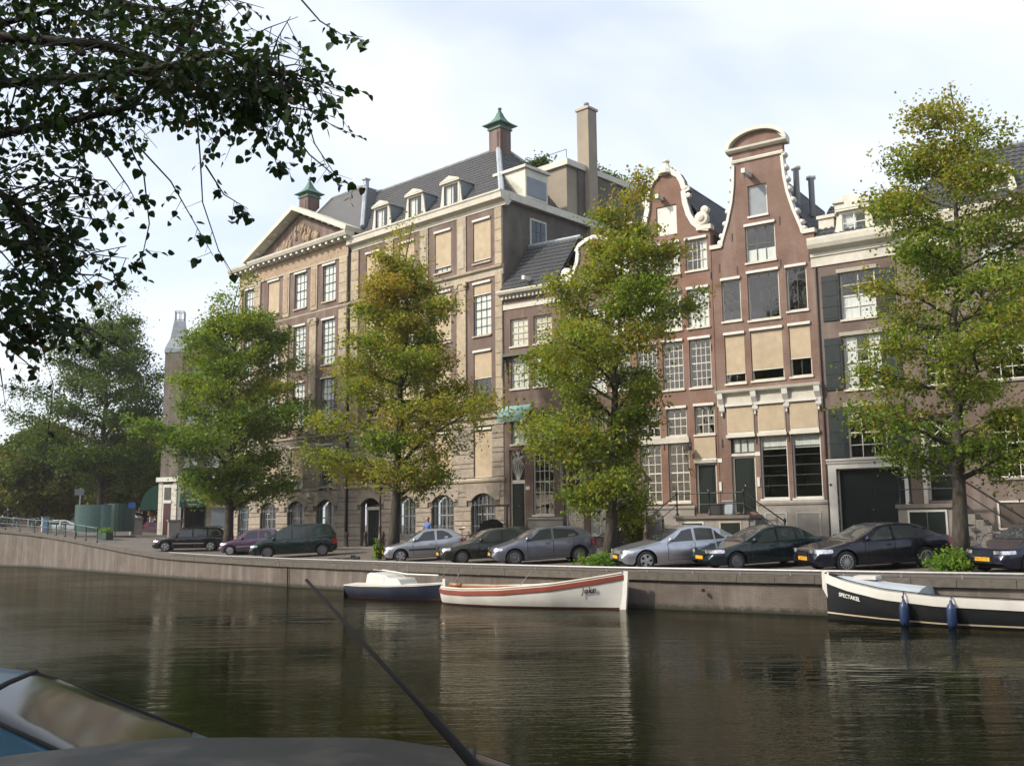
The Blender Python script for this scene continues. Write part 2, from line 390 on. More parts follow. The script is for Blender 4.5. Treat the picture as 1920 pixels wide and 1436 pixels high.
def coping_mat():
    t = Nt('quay_coping'); v = t.world(); n = t.noise(v, 5, 7, .65); n2 = t.noise(t.world((2.5,2.5,.4)), 1.3, 6, .6)
    cc = t.ramp(n, [(.3, (.065,.057,.046)), (.7, (.125,.108,.088))])
    cc = t.mix(t.ramp(n2, [(.5, (0,0,0)), (.7, (.5,)*3)]), cc, (.07,.075,.045))
    t.col(cc).set(Roughness=.9); t.bump(n, .5, .02); return t.m
M['coping'] = coping_mat()
def quay_mat():
    """brick quay wall with lime streaks running down and a green-black tide line at the water"""
    m = M['brick_quay'].copy(); m.name = 'quay_brick_with_lime_runs'; t = Nt.__new__(Nt); t.m = m; t.t = m.node_tree; t.n = t.t.nodes; t.b = t.n['Principled BSDF']
    old = t.b.inputs['Base Color'].links[0].from_socket
    st = t.noise(t.world((2.2, 2.2, .10)), 1.5, 6, .7); g = t.new('ShaderNodeNewGeometry'); sp = t.new('ShaderNodeSeparateXYZ'); t.l(g.outputs['Position'], sp.inputs[0])
    cc = t.mix(t.ramp(st, [(.60, (0,0,0)), (.78, (.55,)*3)]), old, (.36,.33,.29))
    dk = t.noise(t.world((1.1, 1.1, .2)), 1.1, 6, .7); cc = t.mix(t.ramp(dk, [(.5, (0,0,0)), (.72, (.6,)*3)]), cc, (.05,.043,.036))
    mr = t.new('ShaderNodeMapRange'); mr.inputs['From Min'].default_value = -1.27; mr.inputs['From Max'].default_value = -1.12; mr.inputs['To Min'].default_value = 1; mr.inputs['To Max'].default_value = 0
    nz = t.noise(t.world(), 6, 4); ad = t.new('ShaderNodeMath', operation='MULTIPLY_ADD'); t.l(nz, ad.inputs[0]); ad.inputs[1].default_value = -.25; t.l(sp.outputs['Z'], ad.inputs[2]); t.l(ad.outputs[0], mr.inputs['Value'])
    cc = t.mix(mr.outputs[0], cc, (.022,.022,.013)); t.l(cc, t.b.inputs['Base Color']); return m
M['quay'] = quay_mat()
def water_mat():
    """murky canal water: dark body under a rippled mirror"""
    t = Nt('canal_water'); t.n.remove(t.b)
    df = t.new('ShaderNodeBsdfDiffuse'); df.inputs['Color'].default_value = (.006,.007,.003,1)
    gl = t.new('ShaderNodeBsdfGlossy'); gl.inputs['Roughness'].default_value = .012; gl.inputs['Color'].default_value = (.54,.53,.46,1)
    fr = t.new('ShaderNodeFresnel'); fr.inputs['IOR'].default_value = 1.33
    w = t.world((1,1,1)); mp = t.new('ShaderNodeMapping'); mp.inputs['Rotation'].default_value = (0,0,.12); mp.inputs['Scale'].default_value = (.38,1.5,1); t.l(w, mp.inputs['Vector'])
    n1 = t.noise(mp.outputs['Vector'], 1.25, 2, .5); n2 = t.noise(mp.outputs['Vector'], 6.0, 3, .6); n3 = t.noise(w, .10, 3, .5)
    b1 = t.new('ShaderNodeBump'); b1.inputs['Distance'].default_value = .10; b1.inputs['Strength'].default_value = .26; t.l(n1, b1.inputs['Height'])
    b2 = t.new('ShaderNodeBump'); b2.inputs['Distance'].default_value = .045; t.l(n2, b2.inputs['Height']); t.l(b1.outputs['Normal'], b2.inputs['Normal'])
    r = t.ramp(n3, [(.42, (.05,)*3), (.66, (.70,)*3)]); t.l(r, b2.inputs['Strength'])
    for n in (df, gl, fr): t.l(b2.outputs['Normal'], n.inputs['Normal'])
    mx = t.new('ShaderNodeMixShader'); t.l(fr.outputs[0], mx.inputs['Fac']); t.l(df.outputs[0], mx.inputs[1]); t.l(gl.outputs[0], mx.inputs[2]); t.l(mx.outputs[0], t.n['Material Output'].inputs['Surface']); return t.m
M['water'] = water_mat()
# ------------------------------------------------------------------ the setting: water, street, quay walls
WATER = -1.2
QUAY = [(46,5.0,-.06),(35,12.5,-.06),(22,21.6,-.06),(9.33,30.25,-.06),(3.77,34.16,-.06),(-1.9,39.3,-.06),(-7.5,45.3,-.06),(-10.8,48.7,-.05),(-16,54.6,0.0),
        (-20.9,60.2,.10),(-25,65.0,.40),(-28.8,69.5,.74),(-32.8,74.1,1.10),(-36.7,78.8,1.38),(-41.5,82.4,1.72),(-50,88.5,2.0),(-75,104,2.1),(-110,125,2.1)]
QP = [Vector((q[0], q[1])) for q in QUAY]; QZ = [q[2] for q in QUAY]
def seg_n(i):
    d = (QP[i+1]-QP[i]).normalized(); return Vector((-d.y, d.x)) if -d.y*.6+d.x*.8 > 0 else Vector((d.y, -d.x))
QN = []
for i in range(len(QP)):
    if i == 0: n = seg_n(0)
    elif i == len(QP)-1: n = seg_n(i-1)
    else: n = (seg_n(i-1)+seg_n(i)).normalized(); n = n/ max(.5, n.dot(seg_n(i)))
    QN.append(n)
def quay_sd(x, y):
    """(distance inland from the quay edge, edge height) at a point"""
    best = None; p = Vector((x, y))
    for i in range(len(QP)-1):
        a, b = QP[i], QP[i+1]; d = b-a; t = max(0, min(1, (p-a).dot(d)/d.length_squared)); q = a+d*t; r = (p-q).length
        if best is None or r < best[0]: best = (r, QZ[i]+(QZ[i+1]-QZ[i])*t)
    return best
def rise(d):
    t = max(0, min(1, (d-1.5)/8.5)); return .42*t*t*(3-2*t)*.5+.42*t*.5
def lift(z, d): return z + .045 + rise(d)*max(0, 1-max(0, z)/.8)
def gz(x, y):
    d, z = quay_sd(x, y); return lift(z, d)
offs = [0, .45, 1.2, 2, 3, 4, 5, 6, 7, 8, 9, 10, 12, 14, 16, 22, 30, 50, 90, 170]
# finer samples along the quay
SUB = []
for i in range(len(QP)-1):
    n = max(1, int((QP[i+1]-QP[i]).length/2.5))
    for k in range(n):
        t = k/n; SUB.append((QP[i].lerp(QP[i+1], t), QN[i].lerp(QN[i+1], t), QZ[i]*(1-t)+QZ[i+1]*t))
SUB.append((QP[-1], QN[-1], QZ[-1]))
m = MB(); vs = []; fs = []
for p, n, z in SUB:
    for d in offs:
        q = p+n*d; vs.append((q.x, q.y, z if d == 0 else lift(z, d)))
k = len(offs)
for i in range(len(SUB)-1):
    for j in range(k-1): fs.append((i*k+j, i*k+j+1, (i+1)*k+j+1, (i+1)*k+j))
m.add(vs, fs); m.build('street', M['paving'], kind='structure', smooth=True)

m = MB()
m.add([(-250,-55,WATER),(250,-55,WATER),(250,290,WATER),(-250,290,WATER)], [(0,1,2,3)])
m.build('canal_water', M['water'], kind='structure')
m = MB(); m.add([(-255,-75,-2.6),(255,-75,-2.6),(255,295,-2.6),(-255,295,-2.6)], [(0,1,2,3)]); m.build('ground', M['sidewalk'], kind='structure')

# far quay wall: brick face set back under a projecting course of coping stones
m = MB(); vs = []; fs = []
for p, n, z in SUB:
    q = p+n*.06; vs += [(q.x, q.y, -2.6), (q.x, q.y, z-.02)]
for i in range(len(SUB)-1): fs.append((2*i, 2*i+2, 2*i+3, 2*i+1))
m.add(vs, fs); quay = m.build('quay_wall', M['quay'], kind='structure')
cop = MB(); cop.box(-.5,.5,-.5,.5,-.5,.5); me = cop.mesh('coping_stone', M['coping'])
def along(i0, i1, step, jit=0.0):
    """points walking along the quay edge from node i0 to i1"""
    out = []; carry = 0.0
    for i in range(i0, i1):
        a, b = QP[i], QP[i+1]; L = (b-a).length; s = carry
        while s < L:
            t = s/L; out.append((a.lerp(b, t), QZ[i]*(1-t)+QZ[i+1]*t, QN[i].lerp(QN[i+1], t).normalized())); s += step*(1+rnd.uniform(-jit, jit))
        carry = s-L
    return out
pts = along(1, 15, 1.35, .12)
for (p, z, n), (p1, z1, n1) in zip(pts, pts[1:]):
    d = p1-p; L = d.length; mid = (p+p1)/2+n*(.20+rnd.uniform(-.006,.006))
    o = bpy.data.objects.new('coping_stone', me); o.scale = (L-.014, .52, .23); o.location = (mid.x, mid.y, (z+z1)/2-.10+rnd.uniform(-.005,.005))
    o.rotation_euler = (0, -math.atan2(z1-z, L), math.atan2(d.y, d.x)); link(o, quay)
# weep pipe in the wall, mooring ring, wall joint pilaster strip
m = MB(); q = Vector((6.05,32.45)); m.lathe([(.055,0),(.055,.12)], 8, (q.x-.05, q.y-.08, -.55), 'y'); m.build('drain_outlet', M['iron'], quay)
m = MB(); q = QP[7]+Vector((0.0,0.0)); d = (QP[8]-QP[7]).normalized(); n = QN[7]
m.tube([(q.x-.02*n.x, q.y-.02*n.y, -1.3),(q.x-.02*n.x, q.y-.02*n.y, -.25)], .035, 6); m.build('expansion_joint', M['iron'], quay)

# low wheel-stop rail along the quay, each post its own piece
rail = empty('quay_railing', (9.33,30.25,-.06), label='low grey tube railing running along the quay edge in front of the parked cars', cat='railing')
RO = Vector((9.33,30.25,-.06))
pp = along(1, 9, 1.62)
post = MB(); post.tube([(0,0,0),(0,0,.155)], .022, 6); pme = post.mesh('rail_post', M['rail_grey'])
path = []
for p, z, n in pp:
    q = p+n*.10; o = bpy.data.objects.new('rail_post', pme); o.location = Vector((q.x, q.y, z+.005))-RO; link(o, rail); path.append(Vector((q.x, q.y, z+.16))-RO)
m = MB(); m.tube(path, .045, 8); m.build('rail_tube', M['rail_grey'], rail, smooth=True)

# near quay on the photographer's side
def near_edge(x): return 7.1-.7*x
m = MB()
m.add([(-60,-60,-.63),(60,-60,-.63),(60,near_edge(60),-.63),(-60,near_edge(-60),-.63),(60,near_edge(60),-2.6),(-60,near_edge(-60),-2.6)], [(0,1,2,3),(3,2,4,5)])
m.build('near_quay', M['paving'], kind='structure')

# raised sidewalks before the house fronts
class Plane:
    def __init__(s, x, y, deg): s.p = Vector((x, y)); a = math.radians(deg); s.d = Vector((math.sin(a), -math.cos(a))); s.n = Vector((-s.d.y, s.d.x)); s.rz = math.atan2(s.d.y, s.d.x)
    def pt(s, u, v=0.0): q = s.p+s.d*u+s.n*v; return (q.x, q.y)
PR = Plane(11.69969, 45.69777, 55.5)
PB = Plane(*PR.pt(-14.75), 47.2)
def strip(name, pl, u0, u1, v0, v1, z0, z1, mat, label=None):
    m = MB(); P = [pl.pt(u0,v0), pl.pt(u1,v0), pl.pt(u1,v1), pl.pt(u0,v1)]
    m.add([(*p, z0) for p in P]+[(*p, z1) for p in P], [(4,5,6,7),(0,1,5,4),(1,2,6,5),(2,3,7,6),(3,0,4,7)])
    return m.build(name, mat, kind='structure')
strip('sidewalk', PR, -14.9, 40, -2.3, .3, .1, .475, M['sidewalk'])
strip('sidewalk', PB, -28, .6, -1.9, .3, .1, .478, M['sidewalk'])
strip('kerb', PR, -14.9, 40, -2.46, -2.303, .1, .47, M['kerb'])
strip('kerb', PB, -28, .4, -2.06, -1.903, .1, .473, M['kerb'])
# ------------------------------------------------------------------ buildings
class House:
    """root Empty on the facade line; local x along the front, y into the building, z up"""
    def __init__(s, name, label, pl, uc, cat='house', group=None, v=0.0):
        s.uc = uc; s.pl = pl
        s.root = empty(name, (*pl.pt(uc, v), 0), pl.rz, label, cat, group)
    def mb(s): return MB(-s.uc)
    def X(s, u): return u-s.uc
    def part(s, name, mat, mbs, parent=None, **k): return mbs.build(name, mat, parent or s.root, **k)
    def box(s, name, mat, u0, u1, y0, y1, z0, z1, parent=None, **k):
        m = s.mb(); m.box(u0,u1,y0,y1,z0,z1); return m.build(name, mat, parent or s.root, **k)
    def piece(s, name, mat, u0, u1, y0, y1, z0, z1, parent=None): return piece(name, mat, s.X(u0), s.X(u1), y0, y1, z0, z1, parent or s.root)
    def block(s, name, mat, u0, u1, y0, y1, z0, z1, parent=None, b=.02): return block(name, mat, s.X(u0), s.X(u1), y0, y1, z0, z1, parent or s.root, b)
    def wall(s, outline, holes, mat, name='front_wall', y=0.0, thick=.30):
        m = s.mb(); m.prism(outline, y, y+thick, holes); return m.build(name, mat, s.root)
    def moulding(s, name, mat, u0, u1, prof, parent=None):
        """profile of (projection out of the wall, z) run along the front"""
        m = s.mb(); m.prism_x([(-p, z) for p, z in prof], u0, u1); return m.build(name, mat, parent or s.root)

def rect(u0, u1, z0, z1): return [(u0,z0),(u1,z0),(u1,z1),(u0,z1)]
def arch(u0, u1, z0, z1, rise_=.45, n=9):
    zs = z1-rise_; c = (u0+u1)/2; h = (u1-u0)/2
    R = (h*h+rise_*rise_)/(2*rise_); a = math.asin(min(1, h/R))
    return [(u0,z0),(u1,z0)]+[(c+R*math.sin(t), z1-R+R*math.cos(t)) for t in [a-2*a*k/n for k in range(n+1)]]

def window(h, u0, u1, z0, z1, nx=2, nz=2, frame='white', bars='white', sash='white', y=.10, fw=.07, blind=None, cassette=False, cassette_mat='white2', curtain=None, sill=True,
           mid=True, sill_mat=None, name='window', bw=.028, room=True, blind_mat='blind', split=None, sill_out=.07):
    """window > frame mesh, sash bars, single panes, sill, sun blind with its cassette, curtain and the room behind"""
    sc = .0
    m = h.mb(); yf = y
    m.box(u0,u0+fw,yf,yf+.09,z0,z1); m.box(u1-fw,u1,yf,yf+.09,z0,z1); m.box(u0+fw,u1-fw,yf,yf+.09,z1-fw,z1); m.box(u0+fw,u1-fw,yf,yf+.09,z0,z0+fw)
    w = m.build(name, M[frame], h.root)
    a0, a1, b0, b1 = u0+fw, u1-fw, z0+fw, z1-fw
    ms = h.mb(); ys = yf+.03
    cols = [a0+(a1-a0)*i/nx for i in range(nx+1)]; rows = split or [b0+(b1-b0)*i/nz for i in range(nz+1)]
    for c in cols[1:-1]: ms.box(c-bw/2,c+bw/2,ys,ys+.03,b0,b1)
    nr = len(rows)-1
    for i, r in enumerate(rows[1:-1]):
        wd = bw*1.9 if (mid and i == nr//2-(1-nr % 2)) else bw
        yy = ys-.008 if wd > bw else ys-.004
        ms.box(a0,a1,yy,yy+.042,r-wd/2,r+wd/2)
    if len(ms.v): ms.build('glazing_bars', M[bars], w)
    for i in range(nx):
        for j in range(nr):
            piece('pane', M['glass'], h.X(cols[i]), h.X(cols[i+1]), ys+.010, ys+.016, rows[j], rows[j+1], w)
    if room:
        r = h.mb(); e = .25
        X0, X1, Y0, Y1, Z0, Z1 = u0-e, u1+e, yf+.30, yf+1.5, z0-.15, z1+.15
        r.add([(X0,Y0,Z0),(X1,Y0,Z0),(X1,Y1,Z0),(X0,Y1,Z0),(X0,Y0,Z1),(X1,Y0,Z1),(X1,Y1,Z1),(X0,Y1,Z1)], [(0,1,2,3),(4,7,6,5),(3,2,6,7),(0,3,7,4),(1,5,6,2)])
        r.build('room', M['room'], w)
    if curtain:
        kind, fr = curtain; c = h.mb(); cm = M['curtain_tan'] if kind.startswith('tan') else (M['curtain_grey'] if kind.startswith('grey') else M['curtain'])
        if 'side' in kind:
            k = (a1-a0)*fr; c.box(a0,a0+k,yf+.075,yf+.095,b0,b1); c.box(a1-k,a1,yf+.075,yf+.095,b0,b1)
        elif 'right' in kind: k = (a1-a0)*fr; c.box(a1-k,a1,yf+.075,yf+.095,b0,b1)
        elif 'top' in kind: c.box(a0,a1,yf+.075,yf+.095,b1-(b1-b0)*fr,b1)
        else: c.box(a0,a1,yf+.075,yf+.095,b0,b0+(b1-b0)*fr)
        c.build('curtain', cm, w)
    if sill: h.piece('sill', M[sill_mat or frame], u0-.05, u1+.05, -sill_out, y, z0-.09, z0, w)
    if blind:
        top = z1-.02; bz = top-(top-z0)*blind
        h.piece('sun_blind', M[blind_mat], u0+.03, u1-.03, .045, .055, bz, top, w)
        h.piece('blind_bar', M[cassette_mat], u0+.02, u1-.02, .035, .065, bz-.035, bz, w)
    if cassette: h.piece('blind_cassette', M[cassette_mat], u0-.02, u1+.02, -.09, .09, z1-.01, z1+.11, w)
    return w

def door(h, u0, u1, z0, z1, mat='green_door', y=.16, leaves=1, frame='white', fw=.09, panels=((.06,.34),(.40,.94)), knob=True, name='door'):
    m = h.mb(); m.box(u0,u0+fw,y-.05,y+.06,z0,z1); m.box(u1-fw,u1,y-.05,y+.06,z0,z1); m.box(u0+fw,u1-fw,y-.05,y+.06,z1-fw,z1)
    d = m.build(name, M[frame], h.root); a0, a1 = u0+fw, u1-fw; W = (a1-a0)/leaves; H = z1-fw-z0
    for k in range(leaves):
        l0, l1 = a0+W*k+.004, a0+W*(k+1)-.004
        mm = h.mb(); mm.box(l0,l1,y,y+.05,z0,z1-fw)
        for p0, p1 in panels:
            mm.box(l0+W*.14,l1-W*.14,y-.018,y+.002,z0+H*p0,z0+H*p1); mm.box(l0+W*.22,l1-W*.22,y-.030,y-.017,z0+H*(p0+.03),z0+H*(p1-.03))
        mm.build('door_leaf', M[mat], d)
    if knob: mk = h.mb(); mk.lathe([(.0,-.02),(.035,-.01),(.03,.03)], 8, ((a0+a1)/2, y-.04, z0+H*.48), 'y'); mk.build('door_knob', M['chrome'], d, smooth=True)
    return d

def pantiles(h, name, mat, eave, left, right, depth_dir, tw=.27, th=.36, parent=None):
    """tiled slope. eave: (y,z) of the lower edge and depth_dir: (dy,dz) up the slope (total vector). left/right: u at eave and at ridge.
    real S-shaped tile rows, overlapping, cut at the hips"""
    y0, z0 = eave; dy, dz = depth_dir; L = math.hypot(dy, dz); ey, ez = dy/L, dz/L; ny, nz_ = -ez, ey
    rows = max(1, int(round(L/th))); vs = []; fs = []; umin = min(left); prof = [(0,.0),(.18,.034),(.42,.040),(.68,.010),(.86,-.006)]
    for r in range(rows):
        t0, t1 = r/rows, (r+1)/rows; tm = (t0+t1)/2
        a = left[0]+(left[1]-left[0])*tm; b = right[0]+(right[1]-right[0])*tm
        us = []; k0 = int(math.floor((a-umin)/tw))-1; k1 = int(math.ceil((b-umin)/tw))+1
        for k in range(k0, k1):
            for pu, ph in prof:
                u = umin+(k+pu)*tw
                if a <= u <= b: us.append((u, ph))
        if len(us) < 2: continue
        n = len(vs); c = len(us)
        for (t, lift) in ((t0, .0), (t0, .045), (t1, .012)):
            for u, ph in us:
                hh = ph+lift if lift else ph-.03
                vs.append((u-h.uc, y0+dy*t+ny*hh, z0+dz*t+nz_*hh))
        for q in range(2):
            for i in range(c-1): fs.append((n+q*c+i, n+q*c+i+1, n+(q+1)*c+i+1, n+(q+1)*c+i))
    me = bpy.data.meshes.new(name); me.from_pydata(vs, [], fs); me.materials.append(mat); me.update()
    o = bpy.data.objects.new(name, me); link(o, parent or h.root); return tag(o, kind='stuff')

def hoist(h, u, z, parent=None, L=.75):
    m = h.mb(); m.box(u-.09,u+.09,-L,.05,z-.11,z+.11); o = m.build('hoist_beam', M['white2'], parent or h.root)
    m = h.mb(); m.tube([(u,-L*.8,z-.11),(u,-L*.8,z-.22),(u+.04,-L*.8,z-.28),(u,-L*.8,z-.33),(u-.04,-L*.8,z-.29)], .014, 5); m.build('hook', M['iron'], o); return o
def anchor(h, u, z, s=.32): h.piece('wall_anchor', M['iron'], u-.025, u+.025, -.03, .0, z-s/2, z+s/2)

def body(h, u0, u1, z1, depth, mat, y0=.30, back=True):
    """side walls and back of a house"""
    m = h.mb(); z0 = -.2
    m.quad((u0,y0,z0),(u0,depth,z0),(u0,depth,z1),(u0,y0,z1)); m.quad((u1,y0,z0),(u1,depth,z0),(u1,depth,z1),(u1,y0,z1))
    if back: m.quad((u0,depth,z0),(u1,depth,z0),(u1,depth,z1),(u0,depth,z1))
    return m.build('party_walls', mat, h.root)

def dormer(h, uc, z0, w, hh, y, depth, name='dormer', ped=True, style='scroll', nx=2, nz=1, mat='white', cheek='cheek', bars='black_frame'):
    """roof dormer: front casing with window, small pediment, zinc cheeks and roof"""
    u0, u1 = uc-w/2, uc+w/2; m = h.mb(); fw = .13
    if style == 'scroll':
        for sgn, ue in ((-1,u0),(1,u1)):
            pr = [(0,0),(.26,0),(.27,.18),(.20,.30),(.15,.55),(.10,.9),(.06,hh*.82),(0,hh*.85)]
            pts = [(ue+sgn*a, z0+b) for a, b in pr]
            m.prism(pts if sgn > 0 else pts[::-1], y, y+.08)
    m.prism(rect(u0,u1,z0,z0+hh), y-.02, y+.10, [rect(u0+fw,u1-fw,z0+.12,z0+hh-.12)])
    d = m.build(name, M[mat], h.root)
    m = h.mb(); m.box(u0-.12,u1+.12,y-.16,y+.14,z0+hh,z0+hh+.10)
    if ped: m.prism([(u0-.14,z0+hh+.10),(u1+.14,z0+hh+.10),(uc,z0+hh+.40)], y-.18, y+.10)
    m.build('pediment' if ped else 'cap', M[mat], d)
    m = h.mb(); m.add([(u0,y+.1,z0),(u0,y+depth,z0+hh),(u0,y+.1,z0+hh)],[(0,1,2)]); m.add([(u1,y+.1,z0),(u1,y+depth,z0+hh),(u1,y+.1,z0+hh)],[(0,1,2)])
    m.build('cheeks', M[cheek], d)
    m = h.mb(); m.box(u0-.08,u1+.08,y+.14,y+depth,z0+hh,z0+hh+.06); m.build('dormer_roof', M['lead'], d)
    a0, a1, b0, b1 = u0+fw, u1-fw, z0+.12, z0+hh-.12
    m = h.mb()
    for i in range(1, nx): c = a0+(a1-a0)*i/nx; m.box(c-.025,c+.025,y+.03,y+.06,b0,b1)
    for j in range(1, nz): r = b0+(b1-b0)*j/nz; m.box(a0,a1,y+.026,y+.064,r-.02,r+.02)
    m.box(a0,a0+.04,y+.02,y+.07,b0,b1); m.box(a1-.04,a1,y+.02,y+.07,b0,b1); m.box(a0+.04,a1-.04,y+.02,y+.07,b1-.04,b1); m.box(a0+.04,a1-.04,y+.02,y+.07,b0,b0+.05)
    m.build('sash', M[bars], d)
    for i in range(nx):
        for j in range(nz): piece('pane', M['glass'], h.X(a0+(a1-a0)*i/nx), h.X(a0+(a1-a0)*(i+1)/nx), y+.042, y+.048, b0+(b1-b0)*j/nz, b0+(b1-b0)*(j+1)/nz, d)
    h.piece('curtain', M['curtain'], a0, a0+(a1-a0)*.55, y+.16, y+.18, b0, b1, d)
    return d

def copper_chimney(h, u, v, z0, zs, w, parent=None, capw=1.25, ch=.6):
    """brick stack with panels, cornice and flared copper cap"""
    m = h.mb(); hw = w/2
    m.box(u-hw,u+hw,v-hw,v+hw,z0,zs)
    for s in (-1,1): m.box(u-hw*.62,u+hw*.62,v+s*hw,v+s*(hw+.05),z0+.55,zs-.25); m.box(u+s*hw,u+s*(hw+.05),v-hw*.62,v+hw*.62,z0+.55,zs-.25)
    st = m.build('chimney', M['brick_big'], h.root)
    m = h.mb(); m.box(u-hw-.08,u+hw+.08,v-hw-.08,v+hw+.08,zs,zs+.10); m.box(u-hw-.02,u+hw+.02,v-hw-.02,v+hw+.02,zs+.10,zs+.31); m.build('stack_cornice', M['copper_dark'], st)
    m = h.mb(); R = capw
    ring = [(R,.42),(R*1.01,.50),(R*.72,.72),(R*.48,1.02),(R*.31,1.38),(R*.20,1.75),(R*.17,1.92)]
    vs = []; fs = []
    fz = lambda z: .30+(z-.42)*ch
    for r, z in ring: vs += [(u-r,v-r,zs+fz(z)),(u+r,v-r,zs+fz(z)),(u+r,v+r,zs+fz(z)),(u-r,v+r,zs+fz(z))]
    for i in range(len(ring)-1):
        for k in range(4): fs.append((i*4+k,i*4+(k+1)%4,(i+1)*4+(k+1)%4,(i+1)*4+k))
    fs += [(3,2,1,0), tuple(range(len(ring)*4-4, len(ring)*4))]
    m.add(vs, fs); m.lathe([(r_k*.6, fz(z_k)) for r_k, z_k in [(R*.28,1.90),(.22,1.98),(.24,2.05),(.15,2.14),(.13,2.2),(.20,2.30),(.22,2.40),(.16,2.50),(.02,2.54)]], 10, (u,v,zs)); m.build('copper_cap', M['copper'], st)
    return st

# ---- the wide pedimented office building
G = House('pedimented_office_building', 'wide brick and sandstone building with a carved pediment, beige sun blinds and rusticated stone base', PB, -13.2, 'building')
bays_w = [-1.60, -4.82, -8.04, -11.26]; bays_p = [-15.50, -18.70, -21.90]; bay_l = -25.3
PAV0, PAV1, UL = -24.25, -13.52, -26.5
PJ = -.22                                     # the pavilion stands forward
allb = bays_w+bays_p+[bay_l]
pav = lambda u: PJ if PAV0 < u < PAV1 else 0.0
def G_rows(u):
    half = .69 if u != bay_l else .60
    return [(u-half, u+half, 16.35, 18.80, 'r4'), (u-half, u+half, 12.15, 15.12, 'r3'), (u-half, u+half, 8.30, 11.22, 'r2'), (u-half, u+half, 4.20, 6.85, 'r1')]
def G_arch(u): return arch(u-.93, u+.93, (.45 if abs(u+11.26) < .1 else 1.12), 3.38, .42) if u != bay_l else arch(u-.68, u+.68, 1.12, 3.42, .36)
for (a, b, bs, y) in ((PAV1, 0, bays_w, 0.0), (PAV0, PAV1, bays_p, PJ), (UL, PAV0, [bay_l], 0.0)):
    hs = []; lo = []
    for u in bs:
        for r in G_rows(u)[:3]: hs.append(rect(*r[:4]))
        lo.append(rect(*G_rows(u)[3][:4])); lo.append(G_arch(u))
    G.wall(rect(a, b, 7.55, 20.2), hs, M['brick_big'], 'brick_front', y)
    G.wall(rect(a, b, -.3, 7.55), lo, M['stone_joint'], 'stone_backing', y+.05)
# rusticated blocks, alternating tall and thin courses, each its own piece
courses = []; z = .30; k = 0
while z < 7.05: hgt = .52 if k % 2 == 0 else .265; courses.append((z, z+hgt, k)); z += hgt; k += 1
spans = []
for (a, b, bs, y) in ((PAV1, 0, bays_w, 0.0), (PAV0, PAV1, bays_p, PJ), (UL, PAV0, [bay_l], 0.0)):
    for z0, z1, k in courses:
        cuts = [a]
        for u in sorted(bs):
            hw = .93 if u != bay_l else .68
            if z0 < 3.95 and z1 > 1.0: lo_, hi_ = u-hw, u+hw
            elif z0 < 1.0 and abs(u+11.26) < .1: lo_, hi_ = u-.93, u+.93
            elif z1 > 4.12 and z0 < 6.93: lo_, hi_ = u-.69, u+.69
            else: continue
            if 3.0 < z1 and z0 < 3.95 and z1 <= 4.2 and z1 > 2.95: lo_, hi_ = lo_-.32, hi_+.32
            cuts += [lo_, hi_]
        cuts.append(b)
        for i in range(0, len(cuts), 2):
            c0, c1 = cuts[i], cuts[i+1]; W = c1-c0
            if W < .12: continue
            n = max(1, int(round(W/1.35))); off = (.5 if k % 4 >= 2 else .38) if n > 1 else 0
            edges = [c0] + [c0+W*(j+ (off if n > 1 else 0) + (0 if n == 1 else -.0))/(n) for j in range(n)] + [c1]
            edges = sorted(set(round(e, 3) for e in edges))
            for e0, e1 in zip(edges, edges[1:]):
                if e1-e0 > .08: G.block('stone_block', M['stone'], e0+.004, e1-.004, y-.035+rnd.uniform(-.006,.006), y+.05, z0+.012, z1-.012, b=.022)
# arch stones over the low windows
for u in allb:
    hw = .93 if u != bay_l else .68; y = pav(u); A = [p for p in G_arch(u)[2:]]
    top = 3.93; poly = [(u+hw, 2.98), (u+hw+.31, 2.98), (u+hw+.44, top), (u-hw-.44, top), (u-hw-.31, 2.98), (u-hw, 2.98)] + A[::-1]
    m = G.mb(); m.prism(poly, y-.045, y+.05); m.build('arch_stone', M['stone'], G.root)
# bands, cornices
G.moulding('sill_band', M['band'], UL-.1, .06, [(-.04,3.97),(.10,3.97),(.14,4.05),(.14,4.13),(.06,4.17),(-.04,4.17)])
G.moulding('storey_band', M['band'], UL-.1, .08, [(-.04,7.08),(.08,7.08),(.10,7.35),(.26,7.46),(.28,7.58),(.10,7.66),(-.04,7.66)])
G.moulding('string_course', M['band'], UL-.1, .08, [(-.04,15.38),(.06,15.38),(.08,15.72),(.22,15.80),(.25,15.90),(.08,15.97),(-.04,15.97)])
G.moulding('wing_cornice', M['white'], PAV1+.02, .30, [(-.2,19.30),(.04,19.30),(.06,19.52),(.14,19.56),(.40,19.66),(.44,19.95),(.50,20.02),(.50,20.10),(-.7,20.16),(-.7,19.9)])
m = G.mb(); m.prism_x([(.3,19.66),(10.4,19.66),(10.4,20.10),(.3,20.10)], -.7, .34); m.build('side_cornice', M['white'], G.root)
# pavilion and left-bay entablature with modillions
for (a, b, y) in ((PAV0-.05, PAV1+.05, PJ), (UL-.1, PAV0-.05, 0.0)):
    m = G.mb(); m.box(a,b,y-.05,y+.02,19.05,20.02); m.build('frieze', M['relief'], G.root)
    m = G.mb(); m.box(a,b,y-.08,y+.02,18.98,19.10); m.build('architrave', M['band'], G.root)
for (a, b, y, ex) in ((PAV0-.05, PAV1+.55, PJ, 1), (UL-.75, PAV0-.05, 0.0, 0)):
    m = G.mb(); m.prism_x([(y+.05,20.02),(y-.16,20.02),(y-.20,20.14),(y-.62,20.20),(y-.72,20.38),(y-.74,20.50),(y+.05,20.50)], a, b); m.build('cornice', M['white'], G.root)
n = 0; u = UL-.55
while u < PAV1+.4:
    y = PJ if u > PAV0 else 0
    G.piece('modillion', M['white2'], u-.11, u+.11, y-.56, y-.17, 20.02, 20.15); u += .66
CU, PW = (PAV0+PAV1)/2, (PAV1-PAV0)/2+.55; PT = 23.15
